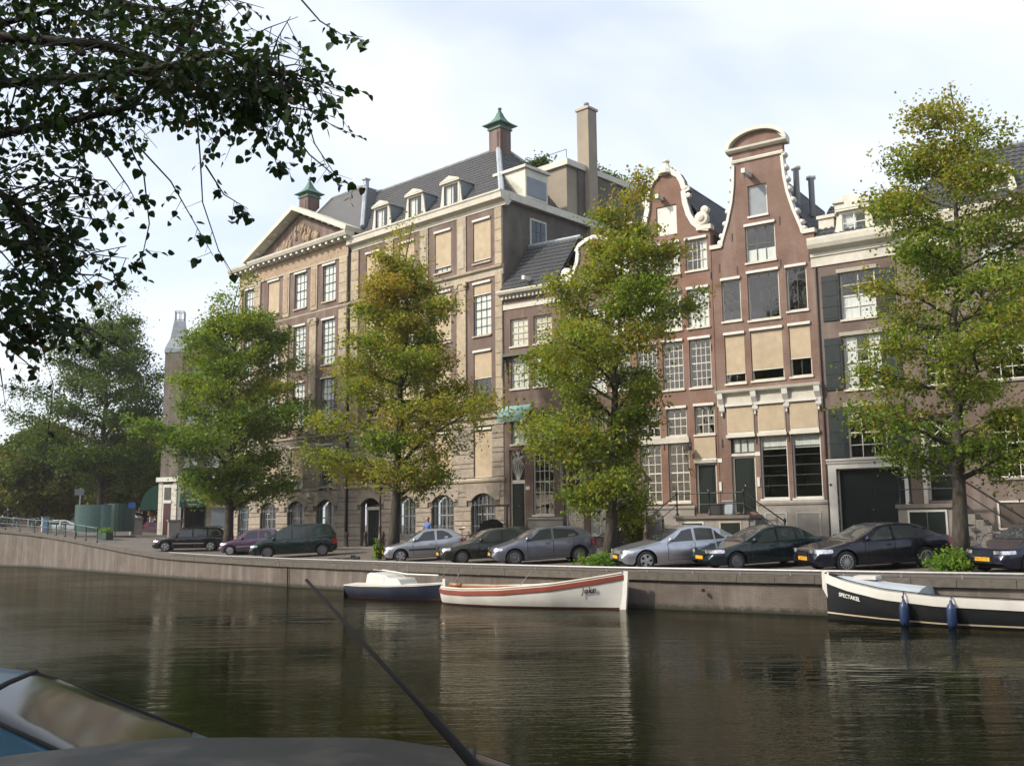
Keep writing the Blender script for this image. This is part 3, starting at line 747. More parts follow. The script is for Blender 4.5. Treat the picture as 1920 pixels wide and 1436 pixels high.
m = G.mb(); m.prism([(CU-PW+.5,20.5),(CU+PW-.5,20.5),(CU,PT-.25)], PJ-.02, PJ+.5); m.build('tympanum', M['brick_big'], G.root)
# carved figures in the tympanum
m = G.mb(); rr = random.Random(3)
for i in range(46):
    t = rr.uniform(-1,1); uu = CU+t*2.6; zt = 20.55+(1-abs(t))*1.55*rr.uniform(.15,.95)
    m.lathe([(.02,0),(rr.uniform(.10,.2),.10),(rr.uniform(.08,.16),rr.uniform(.25,.45)),(.02,rr.uniform(.5,.6))], 6, (uu, PJ-.03, zt))
m.build('carved_relief', M['relief'], G.root, smooth=True)
for sgn in (-1, 1):
    e = (CU+sgn*PW, 20.50); p = (CU, PT); dx, dz = p[0]-e[0], p[1]-e[1]; L = math.hypot(dx, dz); nx_, nz_ = -dz/L*sgn*-1, abs(dx)/L
    nx_ = -dz/L if sgn < 0 else dz/L
    t_ = .30
    poly = [e, p, (p[0], p[1]+t_*1.12), (e[0]-sgn*-.0+nx_*t_, e[1]+nz_*t_)]
    m = G.mb(); m.prism(poly if sgn < 0 else poly[::-1], PJ-.74, PJ+.6); m.build('raking_cornice', M['white'], G.root)
    for i in range(1, 8):
        t = i/8.6; c = (e[0]+dx*t, e[1]+dz*t-.10)
        o = G.piece('modillion', M['white2'], c[0]-.09, c[0]+.09, PJ-.52, PJ-.22, c[1]-.01, c[1]+.09); o.rotation_euler.y = -math.atan2(dz, dx) if sgn < 0 else -math.atan2(-dz, -dx)
# pilasters with capitals between the bays, quoins at the corners
def pilaster(u0, u1, y):
    c = (u0+u1)/2; w = (u1-u0)/2
    m = G.mb(); m.box(u0,u1,y-.10,y+.02,7.66,14.95); m.box(u0-.05,u1+.05,y-.13,y+.02,7.66,8.05); p = m.build('pilaster', M['tan_stone'], G.root)
    m = G.mb(); m.box(u0-.04,u1+.04,y-.14,y+.02,14.95,15.05)
    for s in (-1,1): m.lathe([(.02,-.02),(.15,.0),(.15,.13),(.02,.16)], 8, (c+s*(w-.02), y-.2, 15.22), 'y')
    m.box(u0-.02,u1+.02,y-.15,y+.02,15.05,15.30); m.box(u0-.10,u1+.10,y-.2,y+.02,15.30,15.40); m.build('capital', M['tan_stone'], p)
    m = G.mb(); m.box(u0,u1,y-.07,y+.02,15.97,19.05 if y else 19.30); up = m.build('upper_pilaster', M['tan_stone'], G.root)
    m = G.mb(); m.box(u0+.13,u1-.13,y-.10,y-.06,16.25,18.75); m.build('carved_panel', M['relief'] if y else M['band'], up)
for a in (-3.59, -6.81, -10.03): pilaster(a+.02, a+.75, 0)
for a in (-17.46, -20.66): pilaster(a+.0, a+.72, PJ)
def quoins(u0, u1, y, z0=7.66, z1=19.25, inset=.10):
    z = z0; k = 0
    while z < z1-.1:
        if not (15.3 < z < 15.95): G.block('quoin', M['tan_stone'], u0, u1, y-inset, y+.03, z, min(z+.66, z1)-.012, b=.02)
        z += .66; k += 1
        if 15.3 < z < 15.97: z = 15.98
quoins(-.52, .015, 0); quoins(-13.40, -12.62, 0); quoins(-14.36, PAV1, PJ, z1=19.0); quoins(PAV0, -23.45, PJ, z1=19.0); quoins(UL, -26.15, 0, z1=19.0)
# windows of the big building
for u in bays_w+bays_p+[bay_l]:
    y = pav(u)
    for (a, b, z0, z1, r) in G_rows(u):
        bl = None; cur = ('white', 1.0)
        if r == 'r4': bl = {-1.60: .93, -4.82: .86, -8.04: .95, -11.26: .92, -21.9: .93}.get(u)
        if r == 'r3': bl = {-1.60: .20, -4.82: .94, -8.04: .6, -11.26: .85}.get(u)
        if r == 'r2': bl = {-1.60: .50, -4.82: .93, -8.04: .7, -11.26: .8}.get(u); cur = None if u > -13 else cur
        if r == 'r1': bl = {-1.60: .97, -4.82: .86, -8.04: .6, -18.7: .80, -21.9: .82, -11.26: .7}.get(u); cur = None
        w_args = dict(nx=3 if r != 'r1' else 2, nz=6 if r in ('r3','r2') else 4, frame='grey_frame', bars='black_frame', blind=bl, cassette=True, curtain=cur, sill_mat='band', bw=.024, fw=.06, sill_out=.09)
        w = window(G, a, b, z0, z1, **w_args)
        w.location.y += y
    # arched low window with iron bars
    A = G_arch(u)
    if abs(u+11.26) < .1:
        d = door(G, u-.80, u+.80, .45, 2.75, leaves=2, y=.42); m = G.mb(); m.box(u-.93,u+.93,.40,.48,2.75,2.85)
        m.build('transom', M['white'], d); h_ = G.piece('pane', M['glass'], u-.9, u+.9, .45, .456, 2.85, 3.35, d)
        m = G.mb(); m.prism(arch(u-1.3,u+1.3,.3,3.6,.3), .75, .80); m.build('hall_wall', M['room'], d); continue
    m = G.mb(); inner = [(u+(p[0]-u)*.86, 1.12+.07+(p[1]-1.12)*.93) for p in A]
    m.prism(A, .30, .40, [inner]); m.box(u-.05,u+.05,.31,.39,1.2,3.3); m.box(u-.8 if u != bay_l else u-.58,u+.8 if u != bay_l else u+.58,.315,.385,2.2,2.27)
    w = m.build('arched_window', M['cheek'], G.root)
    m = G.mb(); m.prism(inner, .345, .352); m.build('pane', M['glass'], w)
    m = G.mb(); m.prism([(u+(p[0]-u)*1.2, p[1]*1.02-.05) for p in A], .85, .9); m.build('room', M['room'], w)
    hw = .93 if u != bay_l else .68
    nb = 6
    m = G.mb()
    for i in range(nb):
        uu = u-hw+2*hw*(i+.5)/nb; zt = 3.30-.36*((uu-u)/hw)**2
        m.tube([(uu,.12,1.12),(uu,.12,zt)], .016, 5)
        m.tube([(uu-.11,.12,zt-.34),(uu-.05,.12,zt-.14),(uu,.12,zt-.10),(uu+.05,.12,zt-.14),(uu+.11,.12,zt-.34)], .012, 4)
    for zz in (1.6, 2.75): m.tube([(u-hw,.12,zz),(u+hw,.12,zz)], .014, 5)
    m.build('iron_grille', M['cheek'], w)
    w.location.y += y
# drainpipe
m = G.mb(); m.tube([(-13.47,-.10,.5),(-13.47,-.10,19.1),(-13.47,-.02,19.4)], .065, 8); pipe = m.build('drainpipe', M['iron'], G.root, smooth=True)
m = G.mb(); m.box(-13.58,-13.36,-.2,-.0,15.72,16.0); m.build('pipe_collar', M['iron'], pipe)
# roof
RD, RZ, EZ = 4.6, 25.15, 20.14
def roofs():
    pantiles(G, 'roof_tiles', M['tile_grey'], (.42,EZ), (PAV1-6.5, PAV1-6.5), (-.42, -4.6), (RD-.42, RZ-EZ))
    m = G.mb()                                                                        # roof body, side hip, back
    m.add([(UL,.44,EZ-.06),(-.46,.44,EZ-.06),(-4.55,RD,RZ-.07),(UL+4,RD,RZ-.07),(UL,10.2,EZ-.06),(-.46,10.2,EZ-.06),(-4.55,5.6,RZ-.07),(UL+4,5.6,RZ-.07)],
          [(0,1,2,3),(1,5,6,2),(5,4,7,6),(4,0,3,7),(3,2,6,7)]); m.build('roof', M['tile_grey'], G.root)
    # side slope tiles
    H2 = House.__new__(House); H2.uc = 0; e = empty('side_slope', (G.X(-.42), 0, 0), math.pi/2, parent=G.root); H2.root = e
    pantiles(H2, 'roof_tiles', M['tile_grey'], (0,EZ), (.42, RD), (10.2, 5.6), (4.13, RZ-EZ))
    # lead hip, ridge capping
    m = G.mb(); m.tube([(-.38,.38,EZ+.06),(-4.6,RD,RZ+.06)], .17, 6); m.build('lead_hip', M['lead'], G.root)
    m = G.mb(); m.tube([(-4.5,RD,RZ+.02),(PAV1-7,RD,RZ+.02)], .14, 6); m.build('lead_ridge', M['lead'], G.root)
    m = G.mb(); m.tube([(.3,10.2,EZ+.1),(-4.5,5.6,RZ)], .12, 6); m.build('lead_hip', M['lead'], G.root)
    # cross roof behind the pediment
    m = G.mb(); zr = PT+.25
    L_, R_ = (CU-PW+.3, 20.6), (CU+PW-.3, 20.6)
    for (e0, s) in ((L_,-1),(R_,1)):
        m.add([(e0[0],PJ-.3,e0[1]),(CU,PJ-.3,zr),(CU,5.4,zr),(e0[0],3.4,e0[1])], [(0,1,2,3) if s < 0 else (3,2,1,0)])
    m.build('pediment_roof', M['lead'], G.root)
    # taller hipped pavilion roof rising behind the pediment
    m = G.mb(); a0, a1, b0, b1 = PAV0+.6, PAV1-.1, -20.4, -16.6
    m.add([(a0,1.0,21.2),(a1,1.0,21.2),(a1,7,21.2),(a0,7,21.2),(b0,3.6,25.4),(b1,3.6,25.4),(b1,5,25.4),(b0,5,25.4)], [(0,1,5,4),(1,2,6,5),(2,3,7,6),(3,0,4,7),(4,5,6,7)])
    m.build('pavilion_roof', M['tile_grey'], G.root)
    m = G.mb(); m.tube([(a1,1.0,21.25),(b1,3.6,25.45)], .15, 6); m.tube([(b0,3.6,25.45),(b1,3.6,25.45)], .12, 6); m.tube([(a0,1.0,21.25),(b0,3.6,25.45)], .15, 6); m.build('lead_hip', M['lead'], G.root)
    m = G.mb(); m.box(b1-.15,b1+.15,3.5,3.8,25.3,25.85); m.box(b1-.22,b1+.22,3.42,3.88,25.85,25.95); m.build('vent_post', M['lead'], G.root)
    m = G.mb(); m.box(-27.0,-25.4,1.8,4.5,20.4,22.1); bx = m.build('roof_box', M['cheek'], G.root)
    m = G.mb(); m.box(-27.15,-25.25,1.65,4.65,22.1,22.28); m.build('cap', M['band'], bx)
roofs()
for uc_, hh in ((-11.30,1.58), (-8.08,1.58), (-4.86,1.58)): dormer(G, uc_, 20.42, 1.46, hh, .70, 1.75, nx=2, nz=1)
copper_chimney(G, -4.75, 4.9, 24.2, 26.45, .98, capw=.80)
copper_chimney(G, -22.4, 3.0, 21.0, 25.7, 1.05, capw=.80)
# side wall with tall window, side dormer, stucco rear wing with stack and roof garden
m = G.mb(); m.add([(0,.30,-.3),(0,10.4,-.3),(0,10.4,19.7),(0,.30,19.7)], [(0,1,2,3)]); m.build('side_wall', M['brick_side'], G.root)
m = G.mb(); m.box(-.02,.05,2.30,3.72,14.6,19.1)
sw = m.build('side_window', M['white'], G.root); m = G.mb(); m.box(.03,.055,2.40,3.62,14.7,19.0); m.build('pane', M['car_glass'], sw)
m = G.mb()
for k in range(1,3): yy = 2.40+1.22*k/3; m.box(.05,.075,yy-.025,yy+.025,14.7,19.0)
for k in range(1,7): zz = 14.7+4.3*k/7; m.box(.05,.078,2.40,3.62,zz-.025,zz+.025)
m.box(.05,.085,2.40,3.62,16.8,16.9); m.build('glazing_bars', M['black_frame'], sw)
m = G.mb(); m.box(-2.4,-.02,2.0,3.95,20.3,22.05); sd = m.build('side_dormer', M['white'], G.root)
m = G.mb(); m.box(-2.5,.12,1.85,4.10,22.05,22.22); m.build('cap', M['white'], sd)
m = G.mb(); m.box(-.03,.02,2.15,3.8,20.45,21.55); m.build('dormer_blind', M['cheek'], sd)
m = G.mb(); m.box(-1.9,-.25,1.97,2.01,20.6,21.9); m.build('pane', M['glass'], sd)
m = G.mb(); m.box(-9,-.15,5.9,16.5,-.3,23.25); rw = m.build('rear_wing', M['stucco'], G.root)
m = G.mb(); m.box(-9.2,.08,5.7,16.7,23.25,23.62); m.build('wing_cornice', M['white'], rw)
m = G.mb(); m.box(-.12,-.04,6.9,16.5,-.3,23.25); m.build('brick_flank', M['brick_side'], rw)
m = G.mb(); m.box(-.60,.30,7.55,8.4,17.0,27.3); ch = m.build('stucco_chimney', M['stucco'], G.root)
m = G.mb(); m.box(-.68,.38,7.47,8.48,27.3,27.45); m.build('chimney_cap', M['band'], ch)
m = G.mb(); m.lathe([(.12,0),(.12,.3),(.17,.33),(.17,.42),(.03,.44)], 8, (-.15,7.98,27.45)); m.build('flue', M['cheek'], ch)
# ---- terrace of canal houses
def edge_trim(h, name, mat, pts, w, y0, y1, parent=None):
    """moulded strip that follows a gable outline (list of (u,z), interior on the left hand side)"""
    n = len(pts); inner = []
    for i, p in enumerate(pts):
        a = pts[max(i-1,0)]; b = pts[min(i+1,n-1)]; dx, dz = b[0]-a[0], b[1]-a[1]; L = math.hypot(dx,dz) or 1
        inner.append((p[0]-dz/L*w, p[1]+dx/L*w))
    m = h.mb(); vs = [(p[0],y0,p[1]) for p in pts]+[(p[0],y0,p[1]) for p in inner]+[(p[0],y1,p[1]) for p in pts]+[(p[0],y1,p[1]) for p in inner]
    fs = []
    for i in range(n-1):
        fs += [(i,i+1,n+i+1,n+i),(2*n+i,3*n+i,3*n+i+1,2*n+i+1),(i,2*n+i,2*n+i+1,i+1),(n+i,n+i+1,3*n+i+1,3*n+i)]
    fs += [(0,n,3*n,2*n),(n-1,2*n+n-1,3*n+n-1,2*n-1)]
    m.add(vs, fs); return m.build(name, mat, parent or h.root)
def gable_roof(h, u0, u1, z_e, u_r, z_r, y0, y1, mat='tile', eave=.0):
    """two tiled slopes, ridge running back from the gable"""
    for s, ue in ((-1,u0),(1,u1)):
        W = abs(u_r-ue)
        H2 = House.__new__(House); H2.uc = 0
        rz = math.pi/2 if s > 0 else -math.pi/2
        e = empty('roof_slope', (h.X(ue), 0, 0), rz, parent=h.root); H2.root = e
        pantiles(H2, 'roof_tiles', M[mat], (0, z_e), (y0,y0) if s > 0 else (-y1,-y1), (y1,y1) if s > 0 else (-y0,-y0), (W, z_r-z_e))
    m = h.mb(); m.add([(u0,y0,z_e-.05),(u_r,y0,z_r-.05),(u1,y0,z_e-.05),(u0,y1,z_e-.05),(u_r,y1,z_r-.05),(u1,y1,z_e-.05)], [(0,1,4,3),(1,2,5,4),(3,4,5)]); m.build('roof', M[mat], h.root)
    m = h.mb(); m.tube([(u_r,y0,z_r+.03),(u_r,y1,z_r+.03)], .11, 6); m.build('ridge_capping', M[mat], h.root)
def number_plate(h, u, z): 
    return h.piece('house_number', M['white2'], u-.12, u+.12, -.025, 0, z-.09, z+.09)
def letterbox(h, u, z): o = h.piece('intercom', M['white2'], u-.06, u+.06, -.05, 0, z-.22, z+.2); return o

# A: narrow house with dentilled cornice
A = House('cornice_house', 'narrow brown brick house with dentilled white cornice and tiled roof beside the pedimented building', PR, -12.88, group='canal houses in a row')
a0, a1 = -14.73, -11.02; holes = []; wins = []
for z0, z1 in ((11.22,12.74),(8.90,10.67),(5.9,7.6)):
    for u0 in (-14.28,-12.76): wins.append((u0,u0+1.17,z0,z1)); holes.append(rect(u0,u0+1.17,z0,z1))
holes += [rect(-14.42,-13.44,1.55,5.60), rect(-12.92,-11.62,2.13,5.60)]
A.wall(rect(a0,a1,-.3,14.0), holes, M['brick_a'])
for i, (u0,u1,z0,z1) in enumerate(wins): window(A, u0,u1,z0,z1, nx=3, nz=4, curtain=('tan',1.0) if i < 2 else ('white',.9), sill_mat='white', bw=.03)
A.piece('lower_plinth', M['plinth'], -13.2, a1-.02, -.10, .01, -.2, 1.85); A.moulding('plinth_cap', M['plinth'], -13.25, a1-.0, [(0,1.85),(.14,1.87),(.15,1.95),(.05,2.0),(0,2.0)])
door(A, -14.42,-13.44,1.55,3.90); tr = window(A, -14.42,-13.44,3.92,5.60, nx=1, nz=1, sill=False, mid=False, name='fanlight', y=.12)
m = A.mb()
for k in range(-3,4): m.tube([(-13.93+k*.02,.13,4.0),(-13.93+k*.13,.13,4.75),(-13.93-k*.05,.13,5.5)], .018, 4)
m.build('fanlight_tracery', M['white2'], tr)
window(A, -12.92,-11.62,2.13,5.60, nx=4, nz=6, sill_mat='white', bw=.03)
window(A, -12.7,-11.7,.9,1.6, nx=2, nz=1, y=-.06, sill=False, frame='grey_frame', room=False, name='cellar_window')
number_plate(A, -13.25, 3.55)
A.moulding('architrave', M['white'], a0, a1, [(0,13.30),(.05,13.30),(.05,13.55),(.08,13.6),(0,13.6)])
A.moulding('cornice', M['white'], a0-.12, a1, [(0,13.85),(.10,13.85),(.14,14.02),(.42,14.10),(.48,14.22),(.48,14.30),(0,14.34)])
for k in range(15): u = a0+.1+k*.25; A.piece('dentil', M['white2'], u-.06, u+.06, -.24, -.05, 13.86, 14.03)
pantiles(A, 'roof_tiles', M['tile'], (-.35,14.34), (a0+.02,a0+.25), (a1,a1), (2.6,3.0)); m = A.mb(); m.add([(a0,-.3,14.28),(a1,-.3,14.28),(a1,2.2,17.25),(a0,2.2,17.25),(a1,9,17.25),(a0,9,17.25)],[(0,1,2,3),(3,2,4,5)]); m.build('roof', M['tile'], A.root)
m = A.mb(); m.tube([(a0+.25,2.22,17.38),(a1,2.22,17.38)], .12, 6); m.build('ridge_capping', M['lead'], A.root)
hoist(A, -12.9, 14.75); body(A, a0, a1, 14.2, 9, M['brick_a'])
m = A.mb(); m.prism_x([(0.05,6.95),(-.75,6.55),(-.75,6.30),(0.05,6.60)], -15.0, -13.0)
m = A.mb(); m.prism_x([(0,7.95),(-.12,7.97),(-.75,7.35),(-.75,7.05),(-.70,7.05),(-.68,7.30),(0,7.75)], -14.7, -12.9); m.build('window_awning', simple('pale_teal_cloth', (.22,.36,.34), .8, .12, 3), A.root)
m = A.mb(); m.box(-14.66,-13.0,-.30,.0,10.66,10.80); m.prism_x([(-.02,10.66),(-.30,10.66),(-.34,9.5),(-.30,9.5)], -14.66,-14.6); m.build('window_hood', simple('olive_hood', (.10,.115,.085), .7, .12, 3), A.root)
# stoop railing before A
st = empty('stoop_railing', (*PR.pt(-14.1,-1.2), .47), PR.rz, 'black iron railing on small stoop before the narrow brown house', 'railing')
m = MB(); 
for x in (-.8,.75): m.tube([(x,-.6,0),(x,-.6,2.15)], .05, 6)
m.build('post', M['iron'], st); m = MB(); m.box(-.9,.85,-.66,-.54,2.10,2.20); m.tube([(-.8,-.6,1.2),(.75,-.6,1.2)], .03, 6); m.build('rail', M['iron'], st)
m = MB(); m.box(-.9,.9,-.5,1.15,0,.75); m.box(-.7,.9,.3,1.15,.75,1.05); m.build('steps', M['bluestone'], st)

# B: gabled house behind the middle tree
B_ = House('white_scroll_gable_house', 'brown brick gabled house with awning frames mostly hidden behind the middle tree', PR, -8.9, group='canal houses in a row')
b0, b1 = -10.98, -6.88; bc = -8.92
half = [(2.02,14.30),(1.75,14.4),(1.35,14.75),(1.12,15.3),(1.05,15.8),(1.15,15.9),(.95,16.2),(.5,16.45),(0,16.55)]
outl = [(b0,-.3),(b1,-.3)]+[(bc+x,z) for x,z in half]+[(bc-x,z) for x,z in half[-2::-1]]
holes = []; wins = []
for z0, z1 in ((11.2,12.8),(8.3,10.3),(5.4,7.2)):
    for u0 in (-10.75,-9.42,-8.08): wins.append((u0,u0+1.05,z0,z1)); holes.append(rect(u0,u0+1.05,z0,z1))
holes += [rect(-9.45,-8.4,14.0,15.2), rect(-10.93,-9.87,1.10,4.70), rect(-9.50,-8.46,1.10,4.70), rect(-8.15,-7.02,.35,4.75)]
B_.wall(outl, holes, M['brick_a'])
edge_trim(B_, 'gable_coping', M['white2'], [(bc+x,z) for x,z in half], .20, -.10, .28); edge_trim(B_, 'gable_coping', M['white2'], [(bc-x,z) for x,z in half[::-1]], .20, -.10, .28)
for s in (-1,1):
    m = B_.mb(); m.lathe([(.03,-.12),(.30,-.08),(.34,.05),(.30,.2),(.03,.24)], 10, (bc+s*1.72, 0, 14.75), 'y'); m.box(bc+s*1.75-.32,bc+s*1.75+.32,-.12,.24,14.25,14.45); m.build('scroll', M['white2'], B_.root)
for i, (u0,u1,z0,z1) in enumerate(wins): window(B_, u0,u1,z0,z1, nx=3, nz=4, curtain=('white',.95) if i < 5 else ('grey_side',.25), bw=.035)
window(B_, -9.45,-8.4,14.0,15.2, nx=2, nz=2)
for u0 in (-10.93,-9.50):
    w = window(B_, u0,u0+1.05,1.10,4.70, nx=2, nz=5, curtain=('grey',.62), bw=.04)
    m = B_.mb()
    for s in (u0-.05,u0+1.1):
        m.box(s-.02,s+.02,-.34,-.28,3.0,4.72); m.box(s-.02,s+.02,-.2,-.16,3.15,4.7); m.box(s-.02,s+.02,-.34,.0,4.68,4.74)
    m.box(u0-.07,u0+1.12,-.36,-.02,4.72,4.78); m.build('awning_frame', M['grey_frame'], w)
door(B_, -8.15,-7.02,.35,2.75); window(B_, -8.15,-7.02,2.77,4.75, nx=2, nz=3, sill=False, name='fanlight')
hoist(B_, bc, 15.6); gable_roof(B_, b0, b1, 14.2, bc, 16.3, .28, 9.5); body(B_, b0, b1, 14.25, 9.5, M['brick_a'])

# C: neck gable with cream scrolls
C_ = House('cream_scroll_neck_gable_house', 'red brick house with cream scrolled neck gable and many white sash windows', PR, -4.68, group='canal houses in a row')
c0, c1 = -6.86, -2.46; cc = -4.72
half = [(2.26,15.88),(1.85,15.95),(1.55,16.25),(1.32,16.7),(1.16,17.3),(1.10,17.8),(1.30,17.86),(1.32,18.05),(1.10,18.12),(1.02,18.45),(.82,18.82),(.55,19.02),(.45,19.16),(0,19.22)]
outl = [(c0,-.3),(c1,-.3)]+[(cc+x,z) for x,z in half]+[(cc-x,z) for x,z in half[-2::-1]]
G3 = ((-6.62,1.12),(-5.20,1.10),(-3.78,1.12)); holes = []; wins = []
for ri, (z0, z1) in enumerate(((13.72,15.35),(10.98,12.88),(8.05,10.40))):
    for ci, (u0, w_) in enumerate(G3):
        zz0 = 13.80 if (ri == 0) else z0
        wins.append((u0,u0+w_,zz0,z1,ri,ci)); holes.append(rect(u0,u0+w_,zz0,z1))
lows = [(-6.58,-5.44,2.62,5.42,3,6),(-5.06,-3.96,2.62,5.42,3,6)]; mids = [(-6.58,-5.44,5.78,7.12,3,3),(-5.09,-4.03,5.78,7.12,3,3),(-3.62,-2.60,5.78,7.15,3,3)]
for q in lows+mids: holes.append(rect(*q[:4]))
holes += [rect(-5.29,-4.19,15.82,17.32), rect(-3.66,-2.60,2.05,4.42)]
C_.wall(outl, holes, M['brick_c'])
edge_trim(C_, 'gable_coping', M['white2'], [(cc+x,z) for x,z in half], .26, -.12, .30); edge_trim(C_, 'gable_coping', M['white2'], [(cc-x,z) for x,z in half[::-1]], .26, -.12, .30)
for s in (-1,1):
    m = C_.mb(); m.box(cc+s*1.98-.38,cc+s*1.98+.38,-.14,.30,15.72,15.95)
    m.lathe([(.04,-.16),(.34,-.12),(.38,.0),(.34,.2),(.04,.26)], 12, (cc+s*1.86, 0, 16.32), 'y'); m.lathe([(.03,-.2),(.17,-.16),(.17,.1),(.03,.2)], 10, (cc+s*1.86, -.04, 16.34), 'y')
    m.lathe([(.03,-.14),(.20,-.1),(.20,.2),(.03,.24)], 10, (cc+s*2.05, 0, 16.72), 'y'); m.build('scroll', M['white'], C_.root)
    m = C_.mb(); m.lathe([(.02,-.12),(.13,-.1),(.13,.1),(.02,.2)], 8, (cc+s*1.22,0,17.62), 'y'); m.build('neck_knob', M['white'], C_.root)
m = C_.mb(); m.lathe([(.05,-.1),(.42,0),(.36,.22),(.22,.40),(.14,.55),(.20,.66),(.10,.78),(.02,.82)], 10, (cc,.1,18.98)); m.build('shell_crest', M['white'], C_.root)
for (u0,u1,z0,z1,ri,ci) in wins:
    window(C_, u0,u1,z0,z1, nx=4 if ri == 0 else 4, nz=3 if ri == 0 else (4 if ri == 1 else 6), cassette=True, curtain=('white_right',.35) if ri == 0 else (('white',.97) if ri == 1 else None), bw=.03)
for q in lows: window(C_, *q[:4], nx=3, nz=6, bw=.035)
for q in mids: window(C_, *q[:4], nx=3, nz=3, bw=.035, cassette=True)
w = C_.piece('loading_hatch', M['white2'], -5.27,-4.21,.06,.12,15.84,17.30)
C_.moulding('lintel_band', M['white'], -6.62, -3.92, [(0,5.44),(.07,5.44),(.09,5.62),(.10,5.70),(0,5.72)])
hoist(C_, -4.95, 17.72, L=.6)
door(C_, -3.66,-2.60,2.05,4.42); C_.piece('fascia_blind', M['blind'], -3.66,-2.58,-.06,.01,4.66,5.62); C_.moulding('door_cornice', M['white'], -3.70,-2.56,[(0,4.42),(.06,4.42),(.10,4.56),(.04,4.60),(.04,4.66),(0,4.66)])
C_.piece('lower_plinth', M['plinth'], c0+.02, -3.75, -.10, .01, -.2, 2.26); C_.moulding('plinth_cap', M['plinth'], c0+.01, -3.72, [(0,2.26),(.14,2.28),(.15,2.36),(.05,2.42),(0,2.42)])
window(C_, -6.25,-5.35,.75,1.75, nx=3, nz=2, y=-.12, sill=False, room=False, name='cellar_window', frame='grey_frame')
for u, z in ((-2.62,12.0),(-2.62,9.9),(-6.80,9.0),(-5.25,5.3),(-3.85,5.3),(-2.50,13.4)): anchor(C_, u, z)
number_plate(C_, -2.42, 4.5); letterbox(C_, -2.42, 3.3)
gable_roof(C_, c0+.1, c1-.1, 15.75, cc, 19.0, .30, 10); body(C_, c0, c1, 15.8, 10, M['brick_c'])
# wall lantern on C
L_ = House('wall_lantern', 'black iron lantern on a bracket between white windows of the red brick house', PR, -3.84, cat='lantern', v=0)
m = L_.mb(); m.tube([(-3.84,0,4.15),(-3.84,-.28,4.12),(-3.84,-.42,4.30),(-3.84,-.42,4.55)], .022, 6); m.tube([(-3.84,0,3.85),(-3.84,-.2,3.95),(-3.84,-.30,4.12)], .016, 5); m.build('bracket', M['iron'], L_.root)
m = L_.mb(); m.lathe([(.10,0),(.20,.46)], 4, (-3.84,-.42,4.58)); m.build('lamp_glass', M['lamp_glass'], L_.root)
m = L_.mb(); m.lathe([(.25,0),(.18,.12),(.06,.26),(.03,.34)], 8, (-3.84,-.42,5.04)); m.build('lamp_hood', M['iron'], L_.root)

# D: neck gable with segmental pediment
D_ = House('tall_neck_gable_house', 'tall weathered red brick neck gable house with arched white pediment and beige blinds', PR, .08, group='canal houses in a row')
d0, d1 = -2.44, 2.58; dc = .07
half = [(2.50,14.72),(2.02,14.74),(1.98,14.98),(1.66,15.9),(1.42,16.8),(1.30,17.6),(1.24,18.6),(1.24,19.35)]
seg = [(1.24*math.cos(t), 19.35+.72*math.sin(t)) for t in [math.pi*k/14 for k in range(1,14)]]
outl = [(d0,-.3),(d1,-.3)]+[(dc+x,z) for x,z in half]+[(dc+x,z) for x,z in seg]+[(dc-x,z) for x,z in half[::-1]]
W = {'r4': [(-1.99,-1.04,11.06,13.05),(-.69,.83,10.95,13.20),(1.17,2.13,11.15,13.20)], 'r3': [(-1.95,-.95,8.08,10.40),(-.66,.88,8.10,10.45),(1.17,2.17,8.12,10.47)],
     'g': [(-1.84,-.68,2.10,5.60),(-.44,.84,2.66,5.52),(1.05,2.36,2.66,5.54)]}
holes = [rect(*q) for L in W.values() for q in L]+[rect(-.47,.46,15.95,17.45), rect(-.70,.76,13.72,15.48)]
D_.wall(outl, holes, M['brick_d'])
tr = [(2.02,14.74),(1.98,14.98),(1.66,15.9),(1.42,16.8),(1.30,17.6),(1.24,18.6)]
edge_trim(D_, 'gable_coping', M['white2'], [(dc+x+.02,z) for x,z in tr], .13, -.08, .34); edge_trim(D_, 'gable_coping', M['white2'], [(dc-x-.02,z) for x,z in tr[::-1]], .13, -.08, .34)
for s in (-1,1):                                  # scalloped stones down the neck
    for k in range(9):
        t = k/8; i = t*(len(tr)-1); j = min(int(i), len(tr)-2); f = i-j; x = tr[j][0]*(1-f)+tr[j+1][0]*f; z = tr[j][1]*(1-f)+tr[j+1][1]*f
        m = D_.mb(); m.lathe([(.02,-.06),(.12,-.04),(.15,.12),(.12,.30),(.02,.34)], 8, (dc+s*(x+.05),0,z+.05), 'y'); m.build('scallop_stone', M['white2'], D_.root, smooth=True)
    D_.piece('shoulder_stone', M['white'], dc+s*2.26-.30, dc+s*2.26+.30, -.09, .34, 14.66, 14.86)
D_.moulding('neck_band', M['white'], dc-1.28, dc+1.28, [(0,18.68),(.08,18.70),(.10,18.80),(.05,18.86),(0,18.88)])
D_.moulding('pediment_base', M['white'], dc-1.50, dc+1.50, [(-.3,19.20),(.10,19.22),(.22,19.30),(.24,19.40),(0,19.42),(-.3,19.42)])
arcp = [(1.50*math.cos(t), 19.40+.86*math.sin(t)) for t in [math.pi*k/18 for k in range(0,19)]]
edge_trim(D_, 'arched_pediment', M['white'], [(dc+x,z) for x,z in arcp], .17, -.24, .34)
w = window(D_, -.47,.46,15.95,17.45, nx=1, nz=1, mid=False, name='loading_hatch', frame='white2'); D_.piece('hatch_board', M['cheek'], -.40,.39,.11,.125,16.02,17.38, w)
window(D_, -.70,.76,13.72,15.48, nx=3, nz=2, bars='black_frame', sash='black_frame', cassette=True, curtain=('white',.35))
for i, q in enumerate(W['r4']): window(D_, *q, nx=3 if i == 1 else 2, nz=3 if i == 1 else 4, bars='black_frame', cassette=True, split=([q[2]+.07,q[2]+1.45,q[3]-.07] if i else None), mid=False)
